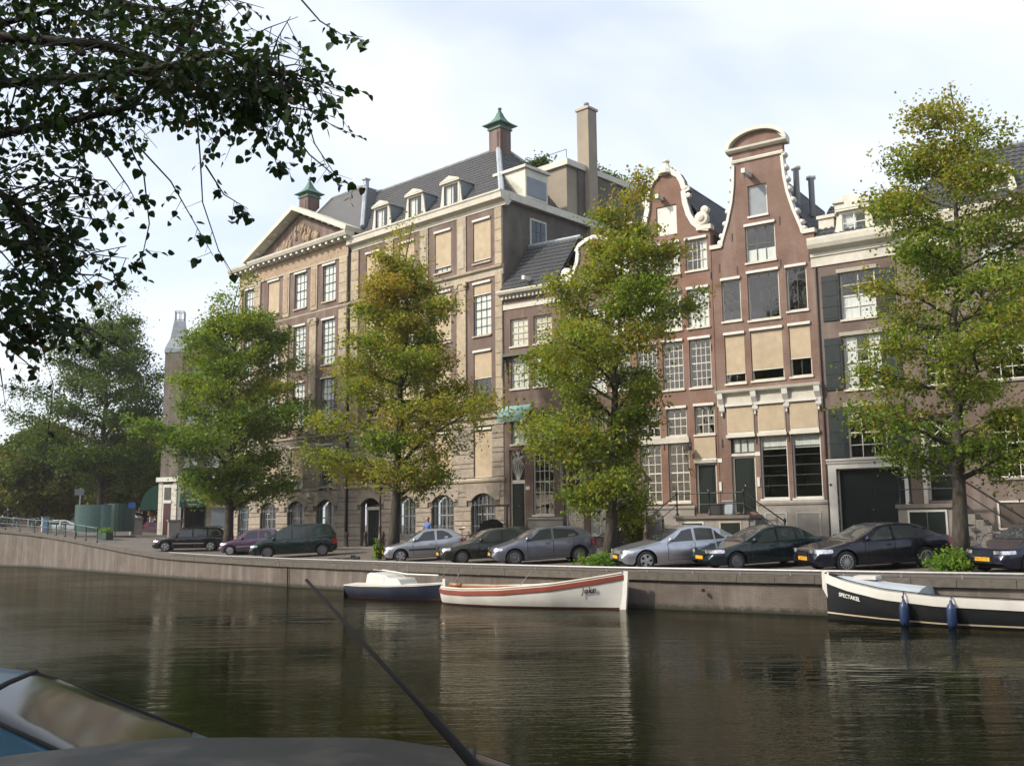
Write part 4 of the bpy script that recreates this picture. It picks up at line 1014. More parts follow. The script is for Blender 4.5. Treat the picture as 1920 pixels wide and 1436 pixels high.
for i, q in enumerate(W['r3']): window(D_, *q, nx=2 if i != 1 else 1, nz=3, bars='black_frame', cassette=True, blind=(.80,.78,.64)[i], mid=False)
hoist(D_, -.32, 17.95, L=.9)
for u, z in ((-1.35,15.1),(1.0,15.5),(-2.05,13.7),(-1.15,13.45),(.95,13.45),(2.3,13.55),(-2.25,5.3),(-.58,5.4),(.95,5.4)): anchor(D_, u, z, .38)
# shop-like entablature over the ground floor
m = D_.mb(); m.prism_x([(0,7.02),(-.10,7.02),(-.12,7.50),(-.22,7.58),(-.34,7.62),(-.38,7.74),(0,7.80)], d0+.05, d1-.0); m.build('entablature', M['white'], D_.root)
for u in (-2.18,-.55,.93,2.40):
    m = D_.mb(); m.prism_x([(-.02,6.72),(-.10,6.80),(-.14,7.10),(-.30,7.35),(-.33,7.60),(-.02,7.60)], u-.13, u+.13); m.lathe([(.02,0),(.06,.06),(.04,.16),(.08,.22)], 6, (u,-.09,6.52)); m.build('console', M['white2'], D_.root)
for u0, u1 in ((-1.96,-.66),(-.46,.83),(1.05,2.32)):
    D_.piece('sun_blind', M['blind'], u0+.03, u1-.03, -.06, -.045, 5.78, 7.0); D_.piece('blind_frame', M['white'], u0, u1, -.045, .01, 5.62, 7.04); D_.piece('blind_cassette', M['white2'], u0-.02, u1+.02, -.16, -.04, 6.98, 7.10)
    D_.piece('lintel', M['white'], u0-.05, u1+.05, -.13, .0, 5.52, 5.66)
door(D_, -1.84,-.68,2.10,4.66); window(D_, -1.84,-.68,4.78,5.52, nx=3, nz=1, bars='black_frame', frame='black_frame', sill=False, curtain=('white',1.0), name='fanlight'); D_.piece('transom', M['white'], -1.84,-.68,.02,.22,4.66,4.78)
for q in W['g'][1:]: window(D_, *q, nx=1, nz=1, frame='white2', bars='black_frame', mid=False, curtain=('white_top',.20), split=[q[2]+.07,q[2]+.6,q[2]+1.05,q[2]+1.5,q[2]+1.95,q[2]+2.35,q[3]-.07])
D_.piece('lower_plinth', M['plinth'], -.62, d1-.02, -.10, .01, -.2, 2.36, ); D_.moulding('plinth_cap', M['plinth'], -.66, d1, [(0,2.36),(.14,2.38),(.16,2.48),(.05,2.56),(0,2.56)])
for (u0,u1) in ((-.32,.72),(1.12,2.24)): window(D_, u0,u1,.85,2.05, nx=3, nz=3, y=-.12, sill=False, room=False, frame='grey_frame', bars='black_frame', curtain=('white',.9), name='cellar_window', mid=False)
number_plate(D_, -.56, 4.72); letterbox(D_, -.56, 3.45)
gable_roof(D_, d0+.1, d1-.1, 14.6, dc, 18.6, .30, 10); body(D_, d0, d1, 14.65, 10, M['brick_d'])
for u, y_, z in ((1.05,2.6,18.7),(1.55,3.3,18.3)):
    m = D_.mb(); m.lathe([(.15,-1.9),(.15,.0),(.24,.03),(.24,.16),(.12,.2)], 8, (u,y_,z)); m.build('flue', simple('bright_zinc_flue', (.55,.56,.57), .45, .1, 4), D_.root, smooth=True)

# shared stoop of C and D
S_ = House('double_stoop', 'grey bluestone double stoop with black iron railing before the green front doors', PR, -1.9, cat='stoop', v=0)
m = S_.mb(); m.box(-4.05,-.55,-1.5,-.10,.3,1.80); S_.part('platform', M['plinth'], m)
S_.moulding('landing_slab', M['bluestone'], -4.15, -.45, [(.0,1.80),(1.62,1.80),(1.65,1.94),(0,1.96)])
for k in range(6): S_.piece('step', M['bluestone'], -.55+k*.29, -.55+(k+1)*.29, -1.45, -.40, .35, 1.94-.235*(k+1))
for u0, u1 in ((-3.75,-2.75),(-1.85,-.95)): 
    w = S_.box('cellar_door_frame', M['white'] if u0 < -3 else M['band'], u0-.08, u1+.08, -1.53, -1.48, .35, 1.68); S_.piece('cellar_door', M['green_door'], u0, u1, -1.55, -1.5, .35, 1.60, w)
def balusters(h, us, y, z0, z1):
    for u in us:
        m = h.mb(); m.lathe([(.09,0),(.09,.06),(.045,.10),(.035,.4),(.05,.45),(.035,.5),(.04,z1-z0-.12),(.07,z1-z0-.08),(.05,z1-z0+.05),(.0,z1-z0+.09)], 8, (u,y,z0)); m.build('railing_post', M['iron'], h.root, smooth=True)
balusters(S_, (-4.0,-2.4,-.75), -1.45, 1.96, 3.02)
m = S_.mb(); m.tube([(-4.0,-1.45,2.95),(-.75,-1.45,2.95),(1.05,-1.45,1.65)], .032, 6); m.tube([(-4.0,-1.45,2.45),(-.75,-1.45,2.45),(1.05,-1.45,1.15)], .022, 6); m.build('handrail', M['iron'], S_.root)
balusters(S_, (1.08,), -1.45, .47, 1.7)
m = S_.mb(); m.tube([(-4.0,-1.45,2.95),(-5.6,-1.45,1.75)], .028, 6); m.tube([(-4.0,-1.45,2.45),(-5.6,-1.45,1.25)], .02, 6); m.build('handrail', M['iron'], S_.root)
balusters(S_, (-5.62,-4.75), -1.45, .47, 1.8)
for u, y_, nm in ((-2.05,-1.0,'stoop_bin'),): pass

# E: cornice house with shutters and coach doors
E_ = House('shuttered_cornice_house', 'brown brick cornice house with dark shutters and wide green coach doors', PR, 4.3, group='canal houses in a row')
e0, e1 = 2.60, 6.02
rowsE = [(3.60,5.12,10.45,12.58),(3.58,5.19,7.33,9.72),(3.58,5.22,4.29,6.57)]
holes = [rect(*q) for q in rowsE]+[rect(2.98,5.82,-.1,3.88)]
E_.wall(rect(e0,e1,-.3,13.9), holes, M['brick_e'])
for i, q in enumerate(rowsE):
    w = window(E_, *q, nx=3 if i else 2, nz=4, bw=.035, curtain=(('white',.0001) if False else (('white_side',.3) if i == 1 else (('tan_top',.28) if i == 2 else ('white',.5)))))
    E_.moulding('window_hood', M['white'], q[0]-.12, q[1]+.12, [(0,q[3]),(.06,q[3]),(.10,q[3]+.10),(.12,q[3]+.15),(0,q[3]+.17)])
    for s in (-1,1):
        u0 = q[0]-.80 if s < 0 else q[1]+.03; u1 = u0+.77
        sh = E_.box('shutter', M['shutter'], u0, u1, -.06, -.015, q[2]+.02, q[3]-.05)
        m = E_.mb(); H = q[3]-.05-q[2]-.02; z0 = q[2]+.02
        for p0, p1 in ((.03,.46),(.52,.97)): m.box(u0+.10,u1-.10,-.075,-.06,z0+H*p0+.04,z0+H*p1-.04)
        m.box(u0-.02,u1+.02,-.085,-.06,z0+H*.30,z0+H*.30+.05); m.box(u0-.02,u1+.02,-.085,-.06,z0+H*.86,z0+H*.86+.05)
        m.build('shutter_panels', M['shutter'], sh)
m = E_.mb(); m.prism([(2.62,-.1),(2.98,-.1),(2.98,3.88),(5.82,3.88),(5.82,-.1),(6.0,-.1),(6.0,4.10),(2.62,4.10)], -.05, .16); gf = m.build('coach_door_frame', M['white2'], E_.root)
E_.moulding('coach_door_cornice', M['white2'], 2.58, 6.02, [(0,4.10),(.09,4.10),(.12,4.20),(.16,4.24),(.16,4.30),(0,4.32)])
door(E_, 2.98,5.82,.47,3.88, leaves=2, y=.30, panels=((.05,.30),(.36,.60),(.66,.80),(.84,.96)), fw=.05, name='coach_door')
E_.moulding('cornice', M['white'], e0-.22, e1+.06, [(0,13.02),(.06,13.02),(.08,13.42),(.14,13.46),(.14,13.62),(.44,13.78),(.52,13.95),(.55,14.16),(.55,14.26),(0,14.30)])
pantiles(E_, 'roof_tiles', M['tile'], (-.2,14.25), (e0,e0+.1), (e1,e1), (2.6,2.2)); m = E_.mb(); m.add([(e0,-.2,14.2),(e1,-.2,14.2),(e1,2.4,16.38),(e0,2.4,16.38),(e1,9,16.38),(e0,9,16.38)],[(0,1,2,3),(3,2,4,5)]); m.build('roof', M['tile'], E_.root)
dm = dormer(E_, 4.38, 14.28, 1.30, 1.08, .02, 1.4, nx=2, nz=2, style='scroll', bars='white2', cheek='white'); 
m = E_.mb(); m.prism([(3.95,15.75),(5.25,15.72),(5.25,15.85),(4.1,16.2),(3.85,16.15)], .2, .5); m.build('tilted_cap', M['white'], dm)
m = E_.mb(); m.box(2.65,3.35,.5,2.6,14.4,15.35); bx = m.build('roof_box', M['white'], E_.root); m = E_.mb(); m.box(2.58,3.42,.42,2.7,15.35,15.5); m.build('cap', M['white'], bx)
m = E_.mb(); m.box(3.1,3.75,1.6,3.2,15.6,16.3); bx = m.build('roof_box', M['white'], E_.root); m = E_.mb(); m.box(3.02,3.83,1.5,3.3,16.3,16.42); m.build('cap', M['white'], bx)
m = E_.mb(); m.tube([(e0-.03,-.06,.5),(e0-.03,-.06,13.0)], .045, 6); m.build('drainpipe', M['iron_brown'], E_.root); body(E_, e0, e1, 14.1, 9, M['brick_e'])
m = E_.mb(); m.lathe([(.05,0),(.07,.06),(.02,.1)], 8, (2.72,-.08,3.2), 'y'); m.build('bell', M['iron'], E_.root)

# F: wide house at the right edge
F_ = House('hipped_roof_house', 'wide brown brick house with black hipped roof and dormers behind the right-hand tree', PR, 10.0, group='canal houses in a row')
f0, f1 = 6.06, 16.5
colsF = ((6.9,8.1),(9.3,10.75),(11.75,13.2),(14.3,15.7)); holes = []; wins = []
for z0, z1 in ((11.1,12.85),(7.2,9.7)):
    for u0, u1 in colsF: holes.append(rect(u0,u1,z0,z1)); wins.append((u0,u1,z0,z1))
for u0, u1 in colsF[1:]: holes.append(rect(u0,u1,3.26,6.05)); wins.append((u0,u1,3.26,6.05))
holes.append(rect(6.62,8.05,2.42,6.0))
F_.wall(rect(f0,f1,-.3,14.0), holes, M['brick_e'])
for i, q in enumerate(wins): window(F_, *q, nx=3, nz=5 if q[2] > 4 else 6, bw=.035, curtain=('white_top',.5) if i in (1,2,5) else None, sill_mat='plinth')
d = door(F_, 6.72,7.98,2.45,4.75, y=.22); fl = window(F_, 6.72,7.98,4.77,6.0, nx=1, nz=1, mid=False, sill=False, name='fanlight', y=.18)
m = F_.mb(); m.tube([(6.8,.17,5.9),(7.9,.17,4.85)], .025, 4); m.tube([(6.8,.17,4.85),(7.9,.17,5.9)], .025, 4); m.build('fanlight_tracery', M['white2'], fl)
m = F_.mb(); m.box(6.56,6.72,-.06,.2,2.3,6.15); m.box(7.98,8.14,-.06,.2,2.3,6.15); m.build('door_posts', M['white'], d)
F_.moulding('cornice', M['white'], f0, f1, [(0,13.15),(.06,13.15),(.08,13.55),(.14,13.60),(.14,13.78),(.46,13.95),(.52,14.30),(.56,14.42),(.56,14.5),(0,14.55)])
pantiles(F_, 'roof_tiles', M['tile'], (-.3,14.5), (f0-.1,f0+2.0), (f1,f1-1.0), (3.2,3.35))
m = F_.mb(); m.add([(f0-.1,-.3,14.45),(f1,-.3,14.45),(f1-1,2.9,17.8),(f0+2.0,2.9,17.8),(f0-.1,10,14.45),(f1,10,14.45),(f1-1,7,17.8),(f0+2.0,7,17.8)],[(0,1,2,3),(0,3,7,4),(4,7,6,5),(1,5,6,2),(3,2,6,7)]); m.build('roof', M['tile'], F_.root)
H2 = House.__new__(House); H2.uc = 0; H2.root = empty('roof_slope', (F_.X(f0-.1), 0, 0), -math.pi/2, parent=F_.root); pantiles(H2, 'roof_tiles', M['tile'], (0,14.5), (-10,-7), (.3,-2.9), (2.1,3.35))
m = F_.mb(); m.tube([(f0+2.0,2.9,17.88),(f1-1,2.9,17.88)], .12, 6); m.build('ridge_capping', M['lead'], F_.root)
for uc_ in (10.15, 13.3): dormer(F_, uc_, 14.55, 1.30, 1.25, .15, 1.4, nx=2, nz=2, bars='white2', cheek='white')
body(F_, f0, f1, 14.3, 10, M['brick_e'])
F_.piece('lower_plinth', M['plinth'], 8.2, f1, -.10, .01, -.2, 1.0)
for u0 in (9.3,11.8): window(F_, u0,u0+1.4,1.2,2.35, nx=1, nz=1, y=-.04, sill=False, room=False, name='cellar_window', curtain=('white',.9))
# its stoop, descending to the right
T_ = House('stone_stoop', 'bluestone stoop with descending steps and black railing beside the coach doors', PR, 8.0, cat='stoop', v=0)
m = T_.mb(); m.prism(rect(5.85,8.05,.3,2.10), -1.55, -.11); T_.part('platform', M['plinth'], m)
T_.moulding('landing_slab', M['bluestone'], 5.78, 8.15, [(.0,2.10),(1.66,2.10),(1.69,2.26),(0,2.28)])
for k in range(8): T_.piece('step', M['bluestone'], 8.12+k*.29, 8.12+(k+1)*.29+.02, -1.55, -.35, .35, 2.28-.225*(k+1))
df = T_.box('cellar_door_frame', M['white2'], 6.22,7.72,-1.60,-1.54,.40,2.02)
for u0 in (6.30,6.98): T_.piece('cellar_door', M['green_door'], u0, u0+.66, -1.62, -1.58, .42, 1.94, df)
balusters(T_, (5.95,6.35,8.1), -1.5, 2.28, 3.42)
m = T_.mb(); m.tube([(5.95,-1.5,3.35),(8.1,-1.5,3.35),(10.7,-1.5,1.45)], .045, 6); m.tube([(5.95,-1.5,2.85),(8.1,-1.5,2.85),(10.7,-1.5,.95)], .025, 6); m.build('handrail', M['iron'], T_.root)
balusters(T_, (10.72,), -1.5, .47, 1.5)

# ---- corner shop building on the left, across the side street
PK = Plane(-26.7, 80.2, 100)
K_ = House('corner_shop_building', 'pale stone corner building with chamfered shop door, green awnings and slim metal turret', PK, 0, 'building')
gk = 1.05; k1 = 5.6
holes = [rect(.35,2.15,gk+.45,5.0)]; wins = []
for z0, z1 in ((6.6,8.8),(10.0,12.2),(13.2,14.8)):
    for u0 in (.4,2.1,3.8): holes.append(rect(u0,u0+1.0,z0,z1)); wins.append((u0,u0+1.0,z0,z1))
K_.wall(rect(0,k1,-.3,15.9), holes, M['brick_side'])
for q in wins: window(K_, *q, nx=2, nz=3, curtain=('white',.6))
window(K_, .35,2.15,gk+.45,5.0, nx=2, nz=1, frame='green_metal', bars='green_metal', mid=False, name='shop_window')
m = K_.mb(); vs = [(0,0),(-1.5,.75),(-1.9,9),(k1,9),(k1,.3)]
m.add([(*p,-.3) for p in vs]+[(*p,15.9) for p in vs],[(0,1,6,5),(1,2,7,6),(2,3,8,7),(3,4,9,8)]); m.build('flank_walls', M['brick_side'], K_.root)
ce = empty('corner_entrance', (K_.X(-.75), .375, 0), math.atan2(-.75,1.5), parent=K_.root)
m = MB(); m.box(-.46,.46,-.12,.02,gk,5.2); m.build('door_surround', M['white2'], ce)
m = MB(); m.box(-.32,.32,-.16,-.11,gk+.1,3.7); m.build('shop_door', simple('wine_red_door', (.05,.010,.014), .35, .1), ce)
m = MB(); m.box(-.40,.40,-.18,-.11,3.7,3.92); m.build('transom', M['white2'], ce)
m = MB(); m.box(-.30,.30,-.15,-.10,3.95,4.95); m.build('pane', M['car_glass'], ce)
for s in (-1,1):
    for k in range(8): piece('pier_stone', M['white'], s*.66-.18, s*.66+.18, -.14, .04, gk+k*.54, gk+k*.54+.52, ce)
m = MB(); m.box(-1.0,1.0,-.30,.05,5.4,5.75); m.build('corner_cornice', M['white2'], ce)
for k in range(8): K_.piece('pier_stone', M['white'], -.0, .32, -.10, .04, gk+k*.54, gk+k*.54+.52); K_.piece('pier_stone', M['band'], 2.25, 2.75, -.08, .04, gk+k*.54, gk+k*.54+.52)
K_.moulding('shop_cornice', M['white'], -.05, k1, [(0,5.35),(.10,5.35),(.16,5.58),(.26,5.66),(.26,5.76),(0,5.80)])
K_.moulding('roof_cornice', M['band'], -.2, k1+.1, [(0,15.5),(.10,15.5),(.30,15.8),(.32,16.0),(0,16.0)])
m = K_.mb(); ap = [(-.02,5.30),(-.8,4.85),(-1.12,3.75),(-1.10,3.35),(-1.06,3.35),(-1.06,3.75),(-.76,4.78),(-.02,5.22)]
m.prism_x(ap, .34, 2.20); aw = m.build('front_awning', M['awning'], K_.root)
m = K_.mb(); m.prism_x([(-.02,5.25),(-.78,4.82),(-1.08,3.75),(-1.08,3.35),(-.02,3.35)], .32, .36); m.build('awning_flank', M['awning'], aw)
e2 = empty('side_awning', (K_.X(-1.55), 2.6, 0), math.radians(-88), parent=K_.root)
m = MB(); q = [(-.02,5.2)]+[(-1.5*math.sin(t), 3.2+2.0*math.cos(t)) for t in [math.pi/2*k/6 for k in range(7)]]+[(-.02,3.2)]; m.prism_x(q, -1.5, 1.5); m.build('awning_cloth', M['awning'], e2)
text_mesh('Inez van Liefland', .19, M['white_letter'], 'awning_lettering', aw, (K_.X(1.38), -1.10, 3.92), (math.radians(76),0,0), .2)
text_mesh('Fine Arts', .17, M['white_letter'], 'awning_lettering', aw, (K_.X(1.30), -1.13, 3.55), (math.radians(88),0,0), .2)
m = MB(); m.box(-1.2,1.2,-.9,-.82,2.75,3.1); m.build('sign_board', M['amber_sign'], e2)
m = K_.mb(); m.box(2.8,5.6,-1.4,-.15,.5,3.3); sh = m.build('street_shed', M['cheek'], K_.root); m = K_.mb(); m.box(2.7,5.7,-1.5,-.1,3.3,3.5); m.build('cap', M['band'], sh)
m = K_.mb(); cx, cy = -.55, 1.6
ring = [(1.0,15.9),(.95,16.3),(.62,17.2),(.42,18.6),(.40,18.7)]; vs = []; fs = []
for r, z in ring: vs += [(cx-r,cy-r,z),(cx+r,cy-r,z),(cx+r,cy+r,z),(cx-r,cy+r,z)]
for i in range(len(ring)-1):
    for k in range(4): fs.append((i*4+k,i*4+(k+1)%4,(i+1)*4+(k+1)%4,(i+1)*4+k))
m.add(vs, fs+[(16,17,18,19)]); tu = m.build('turret_roof', M['lead'], K_.root)
m = K_.mb()
for a in (-.36,0,.36):
    for b in (-.36,0,.36):
        if a or b: m.tube([(cx+a,cy+b,18.7),(cx+a,cy+b,19.5)], .03, 4)
for z in (18.8,19.5): m.tube([(cx-.36,cy-.36,z),(cx+.36,cy-.36,z),(cx+.36,cy+.36,z),(cx-.36,cy+.36,z),(cx-.36,cy-.36,z)], .035, 4)
m.build('turret_crown', M['cheek'], tu)
m = K_.mb(); m.add([(0,-.1,15.9),(k1,-.1,15.9),(k1,3.5,17.4),(0.2,3.5,17.4),(-1.9,9,15.9),(k1,9,15.9),(-1.5,.75,15.9)],[(0,1,2,3),(3,2,5,4),(0,3,4,6)]); m.build('roof', M['tile_grey'], K_.root)

# ---- far row of houses glimpsed under the trees on the left
def far_house(label, x, y, rz, w, H, mat, seed, z=1.0, name='far_house', group='far houses behind the trees'):
    rr = random.Random(seed); r = empty(name, (x,y,z), rz, label, 'house', group)
    m = MB(); m.box(-w/2,w/2,0,9,-1,H); m.build('wall', M[mat], r)
    m = MB(); m.prism([(-w/2-.15,H),(w/2+.15,H),(w/2*.2,H+3.4),(-w/2*.2,H+3.4)], .1, 8.9); m.build('roof', M['tile'], r)
    m = MB(); m.box(-w/2-.1,w/2+.1,-.3,.02,H-.35,H+.05); m.build('cornice', M['white'], r)
    n = max(2, int(w/2.0))
    for k in range(int(H/3.2)):
        for i in range(n):
            u = -w/2+w*(i+.5)/n; z0 = .9+k*3.2
            fr = MB(); fr.box(u-.62,u+.62,-.06,.01,z0,z0+1.9); f = fr.build('window', M['white2'], r)
            pn = MB(); pn.box(u-.50,u-.04,-.08,-.05,z0+.12,z0+1.78); pn.box(u+.04,u+.50,-.08,-.05,z0+.12,z0+1.78); pn.build('pane', M['car_glass'], f)
for i, (x, y, w, H, mt) in enumerate(((-92,143,9,9,'brick_e'),(-82,147,8,10.5,'brick_a'),(-72.5,150,9,9.5,'brick_c'),(-62.5,152,8.5,11,'brick_side'),(-53.5,150,8,10,'brick_a'),(-45,146,8.5,11.5,'brick_e'),(-37,141,8,10,'brick_big'))):
    far_house(['brown far house, leftmost of the row under the trees','purple-brown far house, second from the left of the row','orange brick far house, third from the left of the row','grey-brown far house in the middle of the row','purple-brown far house right of the middle of the row','brown far house, second from the right of the row','dark red far house, rightmost of the row near the corner shop'][i], x, y, .12-.06*i, w, H, mt, i)

# unseen houses added on the photographer's own bank (they darken what cars, panes and water mirror)
for i in range(8):
    t = -52+i*13.0; bx_, by_ = -8.5+.82*t*-1, -13.5+.57*t
    far_house('unseen brick house added behind the photographer to darken reflections', bx_, by_, math.atan2(-.57,.82)+math.pi, 12.9, 14+(i*5 % 4), ['brick_e','brick_a','brick_c','brick_side'][i % 4], i+20, -.63, 'unseen_bank_house', 'unseen houses added on the near bank')
# ------------------------------------------------------------------ trees
def leaf_cloud(rng, centers, per, sig, size, cols, flat=.65, droop=.35):
    """leaf-sized folded faces round cluster centres -> verts, quads, colours. centers: (n,4) x,y,z,tone"""
    n = len(centers)*per; c = np.repeat(centers, per, axis=0)
    off = rng.normal(size=(n,3))*sig*np.repeat(rng.uniform(.55,1.55,len(centers)), per)[:,None]; off[:,2] *= flat
    p = c[:,:3]+off
    az = rng.uniform(0, 2*np.pi, n); tilt = rng.normal(0, .75, n)-droop
    d = np.stack([np.cos(az)*np.cos(tilt), np.sin(az)*np.cos(tilt), np.sin(tilt)], 1)
    up = np.stack([rng.normal(0,.45,n), rng.normal(0,.45,n), np.ones(n)], 1)
    s = np.cross(d, up); s /= np.linalg.norm(s, axis=1, keepdims=True)+1e-9; nn = np.cross(s, d)
    L = (size*rng.uniform(.6,1.3,n))[:,None]; Wd = L*.42
    a = p-d*L*.5; b = p+s*Wd+nn*L*.10; t = p+d*L*.55; e = p-s*Wd+nn*L*.10
    verts = np.stack([a,b,t,e], 1).reshape(-1,3); quads = np.arange(n*4).reshape(-1,4)
    tone = np.clip(c[:,3]+rng.normal(0,.16,n), 0, .999); k = tone*(len(cols)-1); i = k.astype(int); f = (k-i)[:,None]
    col = cols[i]*(1-f)+cols[np.minimum(i+1,len(cols)-1)]*f; col = col*rng.uniform(.8,1.2,(n,1))
    col4 = np.concatenate([col, np.ones((n,1))], 1); return verts, quads, np.repeat(col4, 4, axis=0)
LIME = np.array([(.068,.120,.018),(.115,.180,.022),(.180,.240,.028),(.255,.270,.034),(.330,.245,.042),(.330,.165,.036)])
DARK = np.array([(.044,.078,.018),(.068,.112,.022),(.098,.140,.026),(.140,.138,.030),(.205,.125,.032),(.24,.10,.024)])

def tree(name, label, base, H, R, seed, clear=.20, leaves=48994, cols=LIME, trunk_r=.24, env=None, leaf=.125, lean=(0,0), tone=.30, group='lime trees along the quay', sig=.27, nl=28, top_tone=.25, cut=None):
    rng = np.random.default_rng(seed); rr = random.Random(seed); bx, by, bz = base
    root = empty(name, base, 0, label, 'tree', group)
    env = env or [(0,.55),(.12,.85),(.30,1.0),(.5,.86),(.7,.58),(.86,.34),(1,.06)]
    def er(t):
        for (a, x), (b, y) in zip(env, env[1:]):
            if a <= t <= b: return x+(y-x)*(t-a)/(b-a)
        return env[-1][1]
    tk = MB(); pts = []; rad = []
    for i in range(13):
        t = i/12; z = H*.97*t
        pts.append((lean[0]*t+rr.uniform(-.13,.13)*min(1,i)*H*.10*t, lean[1]*t+rr.uniform(-.13,.13)*min(1,i)*H*.10*t, z-.1)); rad.append(trunk_r*(1.35 if i == 0 else (1-.93*t**.8)))
    rad[1] = trunk_r*.97; tk.tube(pts, rad, 10)
    def trunk_at(z):
        f = max(0, min(11.999, z/(H*.97)*12)); i = int(f); return Vector(pts[i]).lerp(Vector(pts[i+1]), f-i), rad[i]*(1-f+i)+rad[i+1]*(f-i)
    cent = []
    for k in range(nl):
        q = (k+.5)/nl; z0 = H*(clear*.85+(.86-clear*.85)*q**1.12); az = k*2.399+rr.uniform(-.5,.5)
        o, r0 = trunk_at(z0); zt = z0/H; rise_ = rr.uniform(.25,.75)*(1.1-.3*q)
        # tip on the envelope
        Lmax = R*er(max(0,min(1,((z0+rise_*R*.6)/H-clear)/(1-clear))))*rr.choice((.55,.75,.9,1.0,1.08,1.22))
        if cut and q < cut[2] and math.cos(az-cut[0]) > .1: Lmax *= cut[1]
        P = [o]; dirv = Vector((math.cos(az), math.sin(az), rise_*1.4)); n = 6
        for j in range(1, n+1):
            t = j/n; P.append(o+Vector((math.cos(az+rr.uniform(-.1,.1))*Lmax*t, math.sin(az+rr.uniform(-.1,.1))*Lmax*t, Lmax*rise_*(t*1.35-.55*t*t)+rr.uniform(-.12,.12))))
        tk.tube([p[:] for p in P], [max(.012, r0*.55*(1-.88*j/n)) for j in range(n+1)], 6, False)
        ct = rr.gauss(0,.10)
        nj = 7 if Lmax > 1.2 else 4
        for j in range(nj):
            t = .18+.82*(j+.3)/nj; i = min(int(t*n), n-1); s = P[i].lerp(P[i+1], t*n-i)
            for side in (-1,1):
                if rr.random() < .16: continue
                a2 = az+side*rr.uniform(.5,1.2); l2 = Lmax*.42*(1.15-.6*t)*rr.uniform(.7,1.3)+.25
                tip = s+Vector((math.cos(a2)*l2, math.sin(a2)*l2, l2*rr.uniform(-.12,.42))); mid = s.lerp(tip,.5)+Vector((0,0,.08))
                tk.tube([s[:], mid[:], tip[:]], [.022,.015,.006], 4, False)
                m_ = 4 if l2 > .7 else 3
                for w in range(m_):
                    tt = .35+.72*w/max(1,m_-1); c = s.lerp(tip, min(tt,1.08)) + Vector((rr.gauss(0,.16), rr.gauss(0,.16), rr.gauss(0,.12)))
                    hz = c.z/H; cent.append((c.x, c.y, c.z, tone+ct+rr.gauss(0,.08)+top_tone*max(0,hz-.55)))
                    # hanging twig
                    if rr.random() < .22: cent.append((c.x+rr.gauss(0,.1), c.y+rr.gauss(0,.1), c.z-rr.uniform(.25,.6), tone+ct+.05))
        tipv = P[-1]; cent.append((tipv.x, tipv.y, tipv.z, tone+ct)); cent.append((tipv.x+rr.gauss(0,.2), tipv.y+rr.gauss(0,.2), tipv.z+.15, tone+ct))
    for k in range(9):                                        # wispy leaders at the top
        t0 = rr.uniform(.62,.9); o, r0 = trunk_at(H*t0); a = rr.uniform(0,6.28); l = H*rr.uniform(.07,.15); tip = o+Vector((math.cos(a)*l*.55, math.sin(a)*l*.55, l))
        tk.tube([o[:], o.lerp(tip,.5)[:], tip[:]], [r0*.5,.02,.006], 5, False)
        for w in range(7): c = o.lerp(tip, rr.uniform(.45,1.05)); cent.append((c.x+rr.gauss(0,.14), c.y+rr.gauss(0,.14), c.z+rr.gauss(0,.14), tone+top_tone*.6+rr.gauss(0,.08)))
    for k in range(10):
        t = .80+.19*k/10; o, _ = trunk_at(H*t); w = R*.22*(1.05-t)*3; cent.append((o.x+rr.gauss(0,w), o.y+rr.gauss(0,w), o.z+rr.gauss(0,.2), tone+top_tone*.5))
    tk.build('trunk', M['bark'], root, smooth=True)
    cent = np.array(cent); per = max(8, int(leaves/len(cent)))
    v, q, c = leaf_cloud(rng, cent, per, sig, leaf, cols)
    o = bpy.data.objects.new('crown', np_mesh('crown', v, q, M['leaf'], c)); link(o, root); tag(o, kind='stuff')
    return root
def gpos(x, y): return (x, y, gz(x, y)-.02)
tree('lime_tree', 'tall loose lime tree with brown-tipped top before the house with coach doors', gpos(13.75,31.4), 16.3, 2.8, 11, lean=(.9,0), clear=.20, leaves=48994, trunk_r=.25, leaf=.115, tone=.42, top_tone=.5, nl=34,
     env=[(0,.6),(.10,.9),(.22,1.05),(.42,1.0),(.6,.86),(.78,.62),(.9,.42),(1,.10)], sig=.22)
tree('lime_tree', 'broad yellow-green lime tree standing between the grey hatchback and silver saloon', gpos(3.62,38.7), 15.6, 3.5, 23, lean=(1.0,0), cut=(-.2,.36,.46), clear=.15, leaves=55526, trunk_r=.24, leaf=.125, tone=.46, top_tone=.35, nl=34,
     env=[(0,.6),(.10,.95),(.24,1.0),(.42,.88),(.6,.64),(.78,.45),(.92,.26),(1,.05)], sig=.23)
tree('lime_tree', 'slender yellowish lime tree before the middle of the pedimented building', gpos(-5.75,48.3), 17.0, 4.4, 37, lean=(.7,0), clear=.20, leaves=55526, trunk_r=.27, leaf=.14, tone=.55, top_tone=.25, nl=34,
     env=[(0,.55),(.10,.92),(.22,1.0),(.42,.78),(.6,.54),(.78,.32),(.92,.18),(1,.04)], sig=.27)
tree('lime_tree', 'rounded green lime tree beside the black estate car at the left', gpos(-17.2,61.2), 16.9, 4.5, 41, clear=.17, leaves=58793, trunk_r=.30, leaf=.165, tone=.26, top_tone=.1, nl=36,
     env=[(0,.6),(.12,.95),(.30,1.0),(.5,.90),(.7,.72),(.86,.46),(1,.08)], sig=.31)
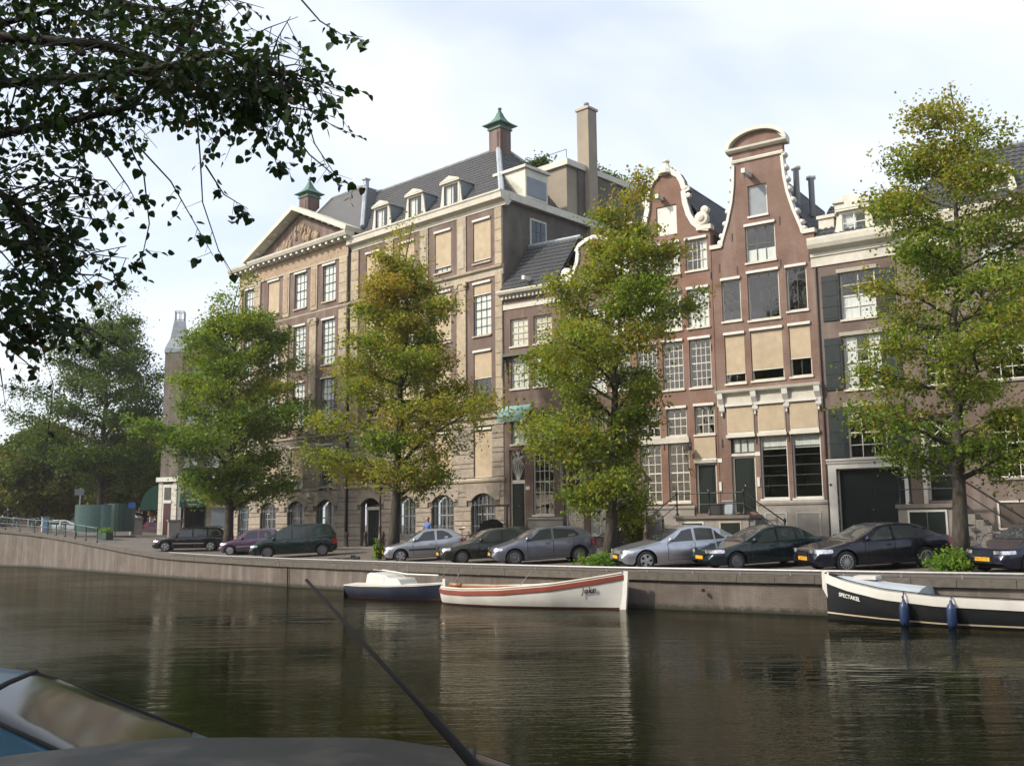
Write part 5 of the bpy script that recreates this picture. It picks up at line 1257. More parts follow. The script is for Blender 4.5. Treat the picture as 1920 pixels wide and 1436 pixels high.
# darker trees along the canal beyond the corner
tree('canal_tree', 'tall dark tree behind the grey-green urinal panels near the bridge', (-35.8,87.5,1.9), 20.6, 5.8, 53, clear=.16, leaves=55526, cols=DARK, trunk_r=.36, leaf=.21, tone=.20, top_tone=.15, nl=36, group='trees beyond the bridge',
     env=[(0,.7),(.15,1.0),(.35,.98),(.55,.85),(.75,.62),(.9,.38),(1,.08)], sig=.42)
tree('canal_tree', 'rust-tinged tree left of the tall dark tree near the bridge', (-44.0,94,2.0), 10.5, 5.0, 59, clear=.14, leaves=36923, cols=DARK, trunk_r=.30, leaf=.27, tone=.42, top_tone=.1, nl=28, group='trees beyond the bridge', sig=.45)
tree('canal_tree', 'dark green tree at the far left behind the bridge railing', (-52.5,104,2.1), 8.2, 4.6, 61, clear=.12, leaves=34082, cols=DARK, trunk_r=.30, leaf=.29, tone=.30, top_tone=.1, nl=28, group='trees beyond the bridge', sig=.5)
tree('canal_tree', 'small olive tree at the left edge of the view, farthest of the row', (-65.5,121,2.1), 8.0, 5.0, 67, clear=.12, leaves=28402, cols=DARK, trunk_r=.30, leaf=.32, tone=.36, top_tone=.1, nl=26, group='trees beyond the bridge', sig=.55)
tree('canal_tree', 'brownish tree in the side street left of the corner shop', (-36.5,100,1.6), 11.5, 5.6, 71, clear=.12, leaves=31242, cols=DARK, trunk_r=.28, leaf=.28, tone=.50, top_tone=.1, nl=26, group='trees beyond the bridge', sig=.5)
tree('canal_tree', 'dim tree filling the gap behind the rust-tinged tree', (-52,118,2.0), 10.0, 6.0, 73, clear=.10, leaves=28402, cols=DARK, trunk_r=.28, leaf=.33, tone=.28, top_tone=.1, nl=26, group='trees beyond the bridge', sig=.6)

# low shrubs at tree feet and against the houses
def shrub(name, label, loc, rx, rz, n, leaf, tone, seed, stems=7, cols=None):
    rng = np.random.default_rng(seed); rr = random.Random(seed); root = empty(name, loc, 0, label, 'shrub')
    cl = cols if cols is not None else np.array([(.075,.16,.02),(.11,.21,.025),(.16,.26,.03),(.22,.28,.04)])
    m = MB(); cent = []
    for k in range(stems):
        a = rr.uniform(0,6.28); r = rx*rr.uniform(.2,.95); tip = (math.cos(a)*r, math.sin(a)*r, rz*rr.uniform(.55,1)*(1-.45*r/rx))
        m.tube([(0,0,0),(tip[0]*.4,tip[1]*.4,tip[2]*.6),tip], [.018,.012,.005], 4, False)
        for w in range(5): t = .35+.7*w/4; cent.append((tip[0]*t, tip[1]*t, tip[2]*t, tone+rr.gauss(0,.15)))
    m.build('stems', M['bark'], root); v, q, c = leaf_cloud(rng, np.array(cent), max(4, n//len(cent)), rx*.17, leaf, cl)
    o = bpy.data.objects.new('leaves', np_mesh('leaves', v, q, M['leaf'], c)); link(o, root); tag(o, kind='stuff'); return root
shrub('leafy_shrub', 'bright green shoots sprouting round the foot of the right-hand tree', gpos(13.05,30.55), .85, .75, 2200, .10, .5, 5, 16)
shrub('leafy_shrub', 'low bright green shoots at the foot of the middle lime tree', gpos(3.30,37.9), .95, .48, 2000, .10, .45, 6, 16)
shrub('leafy_shrub', 'thin green shoots beside the brown lamp post behind the quay rail', gpos(-6.35,47.7), .35, 1.05, 900, .11, .5, 8, 8)
shrub('leafy_shrub', 'small bright shrub behind the black estate car', gpos(-15.6,58.6), .75, .7, 1100, .12, .5, 9, 10)
shrub('bay_bush', 'round yellow-green bush in front of the dark doorway beside the lamp post', (*PR.pt(-6.45,-1.1), .47), .80, 2.9, 5200, .12, .45, 12, 26, cols=np.array([(.07,.10,.02),(.12,.14,.022),(.19,.18,.03),(.26,.22,.05)]))

# ---- the near lime whose branches hang into the upper left
def near_tree():
    rr = random.Random(77); rng = np.random.default_rng(77)
    base = Vector((-7.6, 7.2, -.70)); root = empty('near_lime_tree', base, 0, 'near lime tree whose dark leafy branches hang into the upper left', 'tree')
    tk = MB(); Fp = 1880.
    def at(px, py, Y):                     # a spot on the branch, Y metres ahead
        d = f_ + r2*((px-960)/Fp) + u2*((718-py)/Fp); return Vector((0,0,EYE)) + d*(Y/d.y) - base
    trunk = [Vector((0,0,0)), Vector((.05,.05,2.2)), Vector((.12,.15,4.2)), Vector((.3,.2,6.4)), Vector((.45,.3,8.8))]
    tk.tube([p[:] for p in trunk], [.32,.26,.22,.17,.10], 10)
    main = [ # (pixel x, y, distance) along each bough
        ([(-330,-60,7.3),(0,70,7.2),(200,85,7.1),(400,160,7.0),(480,180,6.9),(545,205,6.8)], .05, 1.0),
        ([(-330,60,7.0),(-60,160,6.8),(120,150,6.7),(300,130,6.6),(420,95,6.5),(510,140,6.4),(560,140,6.4)], .045, 1.0),
        ([(-300,200,7.6),(-40,260,7.5),(120,230,7.4),(250,200,7.3),(360,60,7.2),(395,-40,7.2)], .045, .9),
        ([(-330,330,6.6),(-60,330,6.5),(30,380,6.4),(80,450,6.3),(110,520,6.3)], .04, .9),
        ([(-300,-200,7.8),(60,-60,7.7),(250,10,7.6),(390,30,7.5)], .045, .9),
        ([(-300,100,8.2),(-50,60,8.1),(100,20,8.0),(220,-60,8.0)], .045, .8),
        ([(-300,480,7.2),(-80,520,7.2),(30,560,7.1),(120,610,7.1)], .03, .55)]
    cent = []; twigs = []
    def along_pts(P, t):
        f = t*(len(P)-1); i = min(int(f), len(P)-2); return P[i].lerp(P[i+1], f-i)
    for spec, r0, dens in main:
        P = [at(*s) for s in spec]; P = [trunk[3] if spec[0][1] < 150 else trunk[2]] + P
        tk.tube([p[:] for p in P], [r0*1.9]+[r0*(1.15-.95*i/(len(P)-1)) for i in range(1,len(P))], 7, False)
        n = int(78*dens)
        for k in range(n):
            t = .22+.78*k/n; s = along_pts(P, t)+Vector((0,0,0)); l = rr.uniform(.35,1.15)*(1.15-.55*t)
            a = rr.uniform(0,6.28); tip = s+Vector((math.cos(a)*l*.75, math.sin(a)*l*.75, rr.uniform(-.62,.30)*l))
            twigs.append(([s, s.lerp(tip,.5)+Vector((0,0,.05)), tip], .006, 11, .12))
        twigs.append(([P[-2], P[-1]], .006, 12, .12))
    hang = [ # drooping bare twigs with a few leaves: pixel polyline, leaf density
        ([(565,185),(590,270),(640,345)], 6.6, 2), ([(520,210),(580,290),(640,340),(668,350)], 6.7, 5), ([(480,190),(500,260),(520,310),(545,318)], 6.8, 10),
        ([(365,180),(375,290),(380,380),(410,470),(440,520)], 6.6, 2), ([(385,310),(420,365),(465,392)], 6.7, 6), ([(255,270),(320,340),(360,410),(400,480)], 6.5, 5), ([(245,280),(270,330),(280,420),(265,490),(240,500)], 6.4, 14),
        ([(195,285),(240,350),(262,390)], 6.8, 1), ([(120,330),(200,340),(220,365)], 6.9, 14), ([(90,320),(140,350),(200,360)], 6.7, 10), ([(110,400),(170,410),(212,415)], 6.8, 12), ([(60,390),(140,430),(110,440)], 6.7, 12),
        ([(565,0),(600,40),(640,65),(680,70)], 6.3, 6), ([(590,140),(600,135),(625,133)], 6.4, 8), ([(20,560),(75,640),(100,720),(85,860)], 7.2, 2), ([(40,520),(130,570),(180,640),(190,700)], 7.2, 1), ([(0,470),(60,540),(120,612)], 7.0, 7), ([(0,640),(50,680),(75,705)], 7.0, 2),
        ([(20,440),(70,480),(128,500)], 6.8, 12), ([(60,520),(110,590),(126,615)], 6.6, 9), ([(0,690),(10,760),(40,690)], 7.3, 1), ([(0,560),(40,600),(60,650)], 6.9, 16), ([(0,600),(30,640),(70,655)], 6.8, 12)]
    for spec, Y, dens in hang: twigs.append(([at(px,py,Y+rr.uniform(-.1,.1)) for px,py in spec], .0055, dens, .075))
    V = []; Fc = []; Cc = []; nv = 0
    prof = [(0,0),(.14,.36),(.38,.48),(.70,.33),(1.05,.0),(.72,-.30),(.42,-.45),(.12,-.38)]
    def leaf(p, out):
        nonlocal nv
        L = rr.uniform(.038,.072); d = (out+Vector((rr.gauss(0,.6), rr.gauss(0,.6), rr.gauss(-.55,.45)))).normalized(); p = p+d*.018
        up = Vector((rr.gauss(0,.6),rr.gauss(0,.6),1)); s = d.cross(up).normalized(); nn = s.cross(d)
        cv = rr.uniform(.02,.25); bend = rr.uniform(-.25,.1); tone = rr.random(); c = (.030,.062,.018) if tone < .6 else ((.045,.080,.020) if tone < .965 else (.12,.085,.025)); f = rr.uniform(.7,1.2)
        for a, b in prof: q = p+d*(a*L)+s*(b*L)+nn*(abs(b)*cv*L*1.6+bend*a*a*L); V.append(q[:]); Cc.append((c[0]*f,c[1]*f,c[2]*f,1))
        for j in range(1,7): Fc.append((nv, nv+j, nv+j+1))
        nv += 8
    for P, r, dens, spread_ in twigs:
        tk.tube([p[:] for p in P], [r*(1.2-.8*i/(len(P)-1)) for i in range(len(P))], 4, False)
        if spread_ > .1:                                      # leafy spray: side twigs, leaves set along each
            for k in range(3):
                s0 = along_pts(P, rr.uniform(.25,.98)); l = rr.uniform(.12,.34); o = Vector((rr.gauss(0,1), rr.gauss(0,1), rr.gauss(-.35,.5))).normalized(); e = s0+o*l+Vector((0,0,-.05*l/.2))
                tk.tube([s0[:], s0.lerp(e,.5)[:], e[:]], [.0035,.0028,.0015], 3, False)
                for w in range(5): leaf(s0.lerp(e, .25+.8*w/4.2), o)
        else:
            for k in range(dens+rr.randint(0,3)): leaf(along_pts(P, rr.uniform(.15,1.0) if dens > 3 else rr.uniform(.6,1.0)), Vector((rr.gauss(0,1), rr.gauss(0,1), -.4)).normalized())
            for k in range(5):                                # bare side twiglets
                s0 = along_pts(P, rr.uniform(.3,1.0)); e = s0+Vector((rr.gauss(0,.09), rr.gauss(0,.09), rr.uniform(-.16,.03))); tk.tube([s0[:], e[:]], [.0025,.0012], 3, False)
                if dens > 4:
                    for w in range(3): leaf(s0.lerp(e, .4+.3*w), Vector((rr.gauss(0,1), rr.gauss(0,1), -.4)).normalized())
    cen = []
    for k in range(16):                                       # unseen rest of the crown round the trunk, added to shade the hanging leaves
        az = rr.uniform(1.9,5.2); z0 = rr.uniform(3.8,8.2); L = rr.uniform(2.2,4.6); s0 = Vector((.2,.15,z0)); tip = s0+Vector((math.cos(az)*L, math.sin(az)*L, L*rr.uniform(.1,.55)))
        tk.tube([s0[:], s0.lerp(tip,.5)[:], tip[:]], [.07,.045,.012], 5, False)
        for w in range(26): q = s0.lerp(tip, rr.uniform(.3,1.05))+Vector((rr.gauss(0,.6),rr.gauss(0,.6),rr.gauss(0,.45))); cen.append((q.x,q.y,q.z,.2))
    for k in range(90): cen.append((rr.gauss(.3,1.5), rr.gauss(-.3,1.5), rr.uniform(6.6,11.0), .2))
    for k in range(9):                                        # unseen boughs over the photographer's head, added to darken the near cars
        tip = Vector((rr.uniform(4.2,9.6), rr.uniform(-9.5,-3.2), rr.uniform(6.4,9.2))); s0 = Vector((.3,.2,rr.uniform(4.6,6.8))); tk.tube([s0[:], (s0.lerp(tip,.5)+Vector((0,0,.5)))[:], tip[:]], [.09,.055,.015], 6, False)
        for w in range(24): q = s0.lerp(tip, rr.uniform(.55,1.05))+Vector((rr.gauss(0,.8),rr.gauss(0,.7),rr.uniform(-.1,1.0))); cen.append((q.x,min(q.y,-2.6),max(q.z,6.3),.2))
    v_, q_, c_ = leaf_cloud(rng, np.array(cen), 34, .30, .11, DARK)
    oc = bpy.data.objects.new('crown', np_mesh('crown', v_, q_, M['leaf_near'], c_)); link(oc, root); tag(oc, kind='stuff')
    tk.build('trunk', M['bark'], root, smooth=True)
    fa = np.array(Fc)
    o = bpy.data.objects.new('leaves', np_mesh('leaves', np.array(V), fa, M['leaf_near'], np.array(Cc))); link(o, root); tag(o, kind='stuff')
near_tree()
# ------------------------------------------------------------------ cars
def smooth_profile(pts, L, sig=.05, n=None):
    xs = np.array([p[0] for p in pts]); zs = np.array([p[1] for p in pts]); s = np.linspace(-.4, L+.4, 1600)
    y = np.interp(s, xs, zs); k = np.exp(-.5*((np.arange(-80,81)*(s[1]-s[0]))/sig)**2); k /= k.sum()
    yp = np.concatenate([np.full(80, y[0]), y, np.full(80, y[-1])]); return lambda q: float(np.interp(q, s, np.convolve(yp, k, 'valid')))
_rims = {}
def rim_mesh(kind, r, mat):
    k = (kind, round(r,3), mat.name)
    if k in _rims: return _rims[k]
    m = MB(); R = r*.68
    m.lathe([(R,-.02),(R*1.02,.055),(R*.93,.06),(R*.90,.0)], 20, (0,0,0), 'y', False)
    if kind == 'spoke':
        ns = 5
        for i in range(ns):
            a = 2*math.pi*i/ns; c, s = math.cos(a), math.sin(a); w = .055
            P = [(-w*.7,.10*r),(w*.7,.10*r),(w*1.15,R*.96),(-w*1.15,R*.96)]
            q = [(c*y-s*x, s*y+c*x) for x, y in P]; m.prism(q, .055, .03)
    elif kind == 'multi':
        ns = 14
        for i in range(ns):
            a = 2*math.pi*i/ns; c, s = math.cos(a), math.sin(a); w = .013
            q = [(c*y-s*x, s*y+c*x) for x, y in [(-w,.08*r),(w,.08*r),(w,R*.96),(-w,R*.96)]]; m.prism(q, .055, .03)
    else:
        m.lathe([(R*.92,.035),(R*.70,.052),(R*.62,.035),(R*.30,.04),(R*.28,.06),(.01,.065)], 16, (0,0,0), 'y')
    m.lathe([(.14*r+.02,.02),(.12*r+.02,.062),(.01,.066)], 12, (0,0,0), 'y')
    _rims[k] = m.mesh('rim', mat); return _rims[k]
_tyres = {}
def tyre_mesh(r, w):
    k = (round(r,3), w)
    if k not in _tyres:
        m = MB(); m.lathe([(r*.66,-w),(r*.9,-w),(r*.985,-w*.8),(r,-w*.4),(r,w*.4),(r*.985,w*.8),(r*.9,w),(r*.68,w*.92),(r*.66,w*.5)], 24, (0,0,0), 'y'); _tyres[k] = m.mesh('tyre', M['rubber'], True)
    return _tyres[k]
BLACKIN = simple('dark_disc_behind_rim', (.02,.02,.02), .8, .1)

def car(name, label, center, heading, L, W, top, belt, wheels, wr, glass_f, glass_r, sides, pm, rim=('cap','steel_rim'), doors=(), clearance=.20, tumble=.36, head=(.10,.42,.60,.70), grille=None, trim=None, plate=True, plate_txt=None, mirror=None, tail_z=(.62,.92), handles=(), group='cars parked nose to the canal', antenna=None, z=None, glass='car_glass', nose_w=.74, tail_w=.84, rails=False, cat='car', chrome_grille=False):
    zc = gz(*center) if z is None else z
    hd = math.radians(heading); fw = Vector((math.cos(hd), math.sin(hd)))
    # the street slopes: lay the car on it
    if z is None:
        a = gz(*(Vector(center)+fw*1.4)); b = gz(*(Vector(center)-fw*1.4)); lf = Vector((-fw.y, fw.x)); c1 = gz(*(Vector(center)+lf*.7)); c2 = gz(*(Vector(center)-lf*.7))
        pit = -math.atan2(a-b, 2.8); rol = math.atan2(c1-c2, 1.4); zc = (a+b)/2
    else: pit = rol = 0
    root = empty(name, (*center, zc), 0, label, cat, group); root.rotation_euler = (rol, pit, hd)
    T = smooth_profile(top, L, .045); Wf = smooth_profile([(-.1,W/2*nose_w*.9),(0,W/2*nose_w),(.18,W/2*.90),(.55,W/2*.985),(1.0,W/2),(L-.9,W/2),(L-.35,W/2*.965),(L-.08,W/2*.90),(L,W/2*tail_w)], L, .05)
    Bf = smooth_profile([(0,belt[0]),(L*.35,belt[1]),(L,belt[2])], L, .2)
    lo_pts = [(0,.36),(.08,.24),(.3,clearance),(L-.3,clearance+.02),(L-.06,.30),(L,.42)]; lo = smooth_profile(lo_pts, L, .04)
    Ra = wr+.075
    def zlo(s):
        v = lo(s)
        for c in wheels:
            if abs(s-c) < Ra: v = max(v, wr*.97+math.sqrt(Ra*Ra-(s-c)**2))
        return v
    def section(s):
        w = Wf(s); t = T(s); b = min(Bf(s), t-.055); l = min(zlo(s), b-.04)
        base = lo(s); z = lambda f: l+(b-l)*f
        bul = lambda zz: w*(.955+.045*math.sin(max(0,min(1,(zz-base)/max(.05,b-base)))*math.pi*.92+.1))
        P = [(bul(z(f)), z(f)) for f in (0,.2,.4,.6,.8)]; P.append((w*.945, b))
        z5 = b+.90*(t-b); y5 = w*.945-.045-tumble*(z5-b); P.append((w*.945-.02, b+.03*(t-b)+.004)); P.append((y5, z5)); P.append((y5*.93, b+.972*(t-b))); P.append((y5*.62, t-.008)); P.append((0, t))
        return P
    def side_y(s, zz):
        P = section(s)[:8]; ys = [p[0] for p in P]; zs = [p[1] for p in P]; return float(np.interp(zz, zs, ys))
    ss = sorted(set([round(x,3) for x in list(np.linspace(0,.3,8))+list(np.linspace(.3,L-.3,56))+list(np.linspace(L-.3,L,8))]+[round(c+Ra*math.cos(t),3) for c in wheels for t in np.linspace(0.02,math.pi-.02,15)]))
    vs = []; fs = []; X = lambda s: L/2-s
    for s in ss:
        P = section(s); ring = [(X(s), y, z_) for y, z_ in P]+[(X(s), -y, z_) for y, z_ in P[-2::-1]]; vs += ring
    k = 21
    for i in range(len(ss)-1):
        for j in range(k-1): fs.append((i*k+j, i*k+j+1, (i+1)*k+j+1, (i+1)*k+j))
    fs += [tuple(range(k)), tuple(reversed([(len(ss)-1)*k+j for j in range(k)]))]
    m = MB(); m.add(vs, fs); body_ = m.build('body', pm, root, smooth=True)
    b_ = body_.modifiers.new('auto', 'EDGE_SPLIT'); b_.split_angle = math.radians(38)
    # dark underbody and wheel wells
    m = MB(); m.box(-L/2+.25, L/2-.22, -W/2*.80, W/2*.80, clearance-.01, .62); m.build('underbody', M['dark_trim'], root)
    # wheels: tyre with its rim
    for c in wheels:
        for sd in (1,-1):
            o = bpy.data.objects.new('wheel', tyre_mesh(wr, .095)); o.location = (X(c), sd*(W/2-.115), wr-.005); link(o, root)
            if sd < 0: o.rotation_euler.z = math.pi
            r = bpy.data.objects.new('rim', rim_mesh(rim[0], wr, M[rim[1]])); r.location = (0, .045, 0); link(r, o)
            if rim[0] != 'cap':
                if 'disc' not in _rims: q = MB(); q.lathe([(.19,0),(.19,.012)], 14, (0,0,0), 'y'); _rims['disc'] = q.mesh('brake_disc', BLACKIN)
                d_ = bpy.data.objects.new('brake_disc', _rims['disc']); d_.location = (0,.035,0); link(d_, o)
    # glass
    def top_patch(s0, s1, name, n=7, inset=.93, up=.010):
        vs = []; fs = []
        for i in range(n+1):
            s = s0+(s1-s0)*i/n; P = section(s); y5, z5 = P[7]; pr = [(y5*inset, z5+(P[8][1]-z5)*.35), (P[8][0]*inset, P[8][1]), (P[9][0], P[9][1]), (0, P[10][1])]
            e = .01; sl = (T(s+e)-T(s-e))/(2*e); nl_ = math.hypot(sl,1); ox, oz = sl/nl_*up, up/nl_
            row = [(X(s)+ox, y, z_+oz) for y, z_ in pr]+[(X(s)+ox, -y, z_+oz) for y, z_ in pr[-2::-1]]; vs += row
        for i in range(n):
            for j in range(6): fs.append((i*7+j, i*7+j+1, (i+1)*7+j+1, (i+1)*7+j))
        m = MB(); m.add(vs, fs); return m.build(name, M[glass], root, smooth=True)
    ws = top_patch(*glass_f, 'windscreen')
    if glass == 'dusty_glass':
        co = [v.co.copy() for v in ws.data.vertices]; n_ = len(co)//7; loop = [co[i*7] for i in range(n_)]+[co[(n_-1)*7+j] for j in range(7)]+[co[i*7+6] for i in range(n_-1,-1,-1)]
        m = MB(); m.tube([p[:] for p in loop], .014, 6); m.build('windscreen_seal', M['dark_trim'], ws, smooth=True)
    top_patch(*glass_r, 'rear_window')
    sides = [list(p) for p in sides]; sides[0] = [((glass_f[0]+.30 if f < .5 else glass_f[1]+.10), f) if s < glass_f[1]+.32 and s <= min(q[0] for q in sides[0] if (q[1] < .5) == (f < .5))+1e-6 else (s, f) for s, f in sides[0]]
    for poly in sides:
        for sd in (1,-1):
            pts = []
            n = len(poly)
            for i in range(n):
                a, b = poly[i], poly[(i+1)%n]
                for q in range(3): t = q/3; pts.append((a[0]+(b[0]-a[0])*t, a[1]+(b[1]-a[1])*t))
            P3 = []
            for s, f in pts:
                P = section(s); z5 = P[7][1]; bz = P[5][1]; zz = bz+f*(z5-bz); P3.append((X(s), sd*(side_y(s,zz)+.007), zz))
            tr = tessellate_polygon([[Vector((p[0],p[2],0)) for p in P3]]); m = MB(); m.add(P3, [tuple(t) for t in tr]); m.build('side_window', M[glass], root)
    for (s0, s1) in doors:
        for sd in (1,-1):
            vs = []; fs = []; n = 8
            for i in range(n+1):
                s = s0+(s1-s0)*i/n; P = section(s); l = max(P[0][1], clearance+.10); b = P[5][1]-.015
                for j in range(6): zz = l+(b-l)*j/5; vs.append((X(s), sd*(side_y(s,zz)+(.012 if 0 < i < n and 0 < j < 5 else .003)), zz))
            for i in range(n):
                for j in range(5): fs.append((i*6+j, i*6+j+1, (i+1)*6+j+1, (i+1)*6+j))
            m = MB(); m.add(vs, fs); d = m.build('door', pm, root, smooth=True)
            m = MB()
            for col in (0, n): m.tube([(vs[col*6+j][0], vs[col*6+j][1]+sd*.004, vs[col*6+j][2]) for j in range(6)], .007, 4)
            m.tube([(vs[i*6][0], vs[i*6][1]+sd*.002, vs[i*6][2]) for i in range(n+1)], .006, 4); m.build('door_seam', M['dark_trim'], d)
            hs = s1-.22; zz = section(hs)[5][1]-.13; yy = side_y(hs, zz)
            m = MB(); m.box(X(hs)-.09, X(hs)+.09, sd*(yy+.012) if sd > 0 else sd*(yy+.04), sd*(yy+.04) if sd > 0 else sd*(yy+.012), zz-.02, zz+.02); m.build('door_handle', pm if not handles else M[handles[0]], d)
    if trim:
        for sd in (1,-1):
            vs = []; fs = []; n = 20; s0, s1 = wheels[0]+Ra+.02, wheels[1]-Ra-.02
            for i in range(n+1):
                s = s0+(s1-s0)*i/n
                for zz in (trim[0], trim[0]+.06): vs.append((X(s), sd*(side_y(s,zz)+.022), zz))
            for i in range(n): fs.append((2*i,2*i+1,2*i+3,2*i+2))
            m = MB(); m.add(vs, fs); m.build('rubbing_strip', M[trim[1]], root)
    # lamps
    def side_lamp(name, mat, s0, s1, z0, z1, wrap):
        for sd in (1,-1):
            vs = []; fs = []; n = 6
            for i in range(n+1):
                s = s0+(s1-s0)*i/n
                for zz in (z0+(.02 if i == n else 0), (z0+z1)/2, z1): vs.append((X(s)+(.012 if s1 < L/2 else -.012), sd*(min(side_y(s,zz),Wf(s))+.008), zz))
            for i in range(n):
                for j in range(2): fs.append((i*3+j, i*3+j+1, (i+1)*3+j+1, (i+1)*3+j))
            # front cap towards the middle
            a = len(vs); y0 = Wf(s0)*(1-wrap)
            for zz in (z0, (z0+z1)/2, z1): vs.append((X(s0)+(.03 if s1 < L/2 else -.03), sd*y0, zz))
            for j in range(2): fs.append((j, j+1, a+j+1, a+j))
            m = MB(); m.add(vs, fs); m.build(name, mat, root, smooth=True)
    side_lamp('headlight', M['headlamp'], .05, head[1], head[2], head[3], .45)
    side_lamp('tail_light', M['lamp_red'], L-.03, L-.28, tail_z[0], tail_z[1], .35)
    g = grille or (.34,.56,.5); m = MB(); m.box(L/2-.06, L/2+.014, -Wf(.0)*g[2], Wf(0)*g[2], g[0], g[1]); gr = m.build('grille', M['dark_trim'], root)
    if chrome_grille: m = MB(); m.prism([(-.36,g[0]-.02),(.36,g[0]-.02),(.40,g[1]+.02),(-.40,g[1]+.02)], 0, .012, [[(-.33,g[0]+.01),(.33,g[0]+.01),(.36,g[1]-.01),(-.36,g[1]-.01)]]); o = m.build('chrome_surround', M['chrome'], gr); o.rotation_euler.z = math.pi/2; o.location.x = L/2+.018
    if plate:
        m = MB(); m.box(L/2+.014, L/2+.030, -.26, .26, .40, .51); p = m.build('number_plate', M['plate'], root)
        if plate_txt: text_mesh(plate_txt, .10, M['ink'], 'plate_characters', p, (L/2+.031, 0, .455), (math.pi/2, 0, math.pi/2), 0, .001)
    ms = mirror if mirror and mirror > 0 else glass_f[0]+.35
    for sd in ((1,-1) if mirror != -1 else (-1,)):
        zz = section(ms)[5][1]+.05; yy = side_y(ms, zz)
        m = MB(); m.lathe([(.01,-.09),(.07,-.08),(.085,0),(.075,.08),(.01,.10)], 8, (X(ms)+.02, sd*(yy+.10), zz+.05), 'y'); m.box(X(ms)-.02, X(ms)+.04, min(sd*yy, sd*(yy+.06)), max(sd*yy, sd*(yy+.06)), zz-.01, zz+.03); m.build('wing_mirror', pm, root, smooth=True)
    if rails:
        for sd in (1,-1): m = MB(); m.tube([(X(1.9),sd*.58,T(1.9)+.02),(X(2.1),sd*.60,T(2.1)+.05),(X(L-.8),sd*.60,T(L-.8)+.05),(X(L-.6),sd*.58,T(L-.6)+.0)], .02, 6); m.build('roof_rail', M['dark_trim'], root)
    if antenna:
        m = MB(); m.tube(antenna[0], antenna[1], 8); m.build('antenna', M['dark_trim'], root, smooth=True)
    return root

P_ = {k: paint(*v) for k, v in {'black': ('black_car_paint', (.008,.008,.010), .2, .25, .12), 'purple': ('mauve_car_paint', (.13,.075,.13), .4, .3, .1), 'green': ('deep_green_car_paint', (.006,.022,.018), .25, .25, .1),
      'silver': ('silver_car_paint', (.40,.41,.44), .75, .3, .08), 'olive': ('dark_olive_car_paint', (.020,.026,.020), .25, .32, .25), 'grey': ('blue_grey_car_paint', (.17,.18,.22), .6, .32, .08), 'ice': ('ice_silver_car_paint', (.46,.48,.54), .8, .28, .06),
      'teal': ('dark_teal_car_paint', (.006,.018,.022), .25, .22, .08), 'navy': ('midnight_blue_car_paint', (.010,.010,.022), .3, .22, .10), 'navy2': ('navy_car_paint', (.010,.012,.030), .3, .25, .08),
      'blue': ('bright_blue_car_paint', (.002,.045,.085), .3, .35, .1, .5, .12), 'dark': ('charcoal_car_paint', (.010,.011,.010), .0, .55, .2, .12, .3, .12), 'red': ('red_car_paint', (.30,.02,.03), .2, .3, .05), 'whitec': ('white_car_paint', (.7,.7,.7), .1, .3, .05)}.items()}
SALOON = lambda L, H: [(0,.44),(.05,.60),(.22,.69),(1.2,.90),(1.32,.93),(2.02,H-.10),(2.35,H-.02),(2.75,H),(3.25,H-.03),(3.6,H-.13),(L-.62,1.02),(L-.45,.985),(L-.10,.94),(L,.70)]
car('parked_car', 'black estate car, leftmost of the cars parked by the canal', (-20.05,63.44), 187, 4.65, 1.74, [(0,.44),(.05,.60),(.25,.70),(1.05,.88),(1.15,.91),(1.85,1.34),(2.25,1.43),(3.0,1.45),(3.9,1.41),(4.15,1.36),(4.52,.98),(4.62,.92),(4.65,.6)], (.80,.86,.92), (.85,3.55), .31,
    (1.15,1.85), (4.18,4.50), [[(1.62,.06),(2.42,.06),(2.42,.93),(2.12,.90)],[(2.50,.06),(3.28,.06),(3.28,.93),(2.50,.93)],[(3.36,.06),(4.30,.10),(4.10,.86),(3.36,.93)]], P_['black'], ('spoke','alloy'), ((1.42,2.46),(2.46,3.34)), trim=(.48,'alloy'), rails=True)
car('parked_car', 'small mauve hatchback half hidden behind the dark green people carrier', (-15.11,58.55), 190, 3.5, 1.5, [(0,.42),(.05,.58),(.2,.70),(.85,.88),(.95,.92),(1.5,1.34),(1.8,1.40),(2.7,1.40),(3.1,1.34),(3.4,.92),(3.48,.85),(3.5,.5)], (.80,.84,.90), (.62,2.95), .27,
    (.95,1.5), (3.12,3.38), [[(1.36,.06),(2.15,.06),(2.15,.93),(1.75,.90)],[(2.22,.06),(3.0,.1),(2.85,.9),(2.22,.93)]], P_['purple'], ('cap','alloy'), ((1.2,2.18),), trim=(.45,'alloy'))
car('parked_car', 'dark green people carrier with tall glass and steep nose', (-11.66,53.93), 192, 4.5, 1.8, [(0,.46),(.05,.66),(.25,.80),(.80,.98),(.95,1.05),(1.75,1.57),(2.1,1.67),(2.8,1.71),(3.7,1.70),(4.2,1.63),(4.44,1.05),(4.48,.95),(4.5,.6)], (.86,.95,1.0), (.92,3.72), .32,
    (.92,1.75), (4.22,4.43), [[(1.25,.05),(2.12,.05),(2.12,.93),(1.95,.90)],[(2.22,.05),(3.12,.05),(3.12,.93),(2.22,.93)],[(3.22,.05),(4.22,.08),(4.12,.86),(3.22,.93)]], P_['green'], ('cap','steel_rim'), ((1.35,2.18),(2.18,3.18)), rails=False)
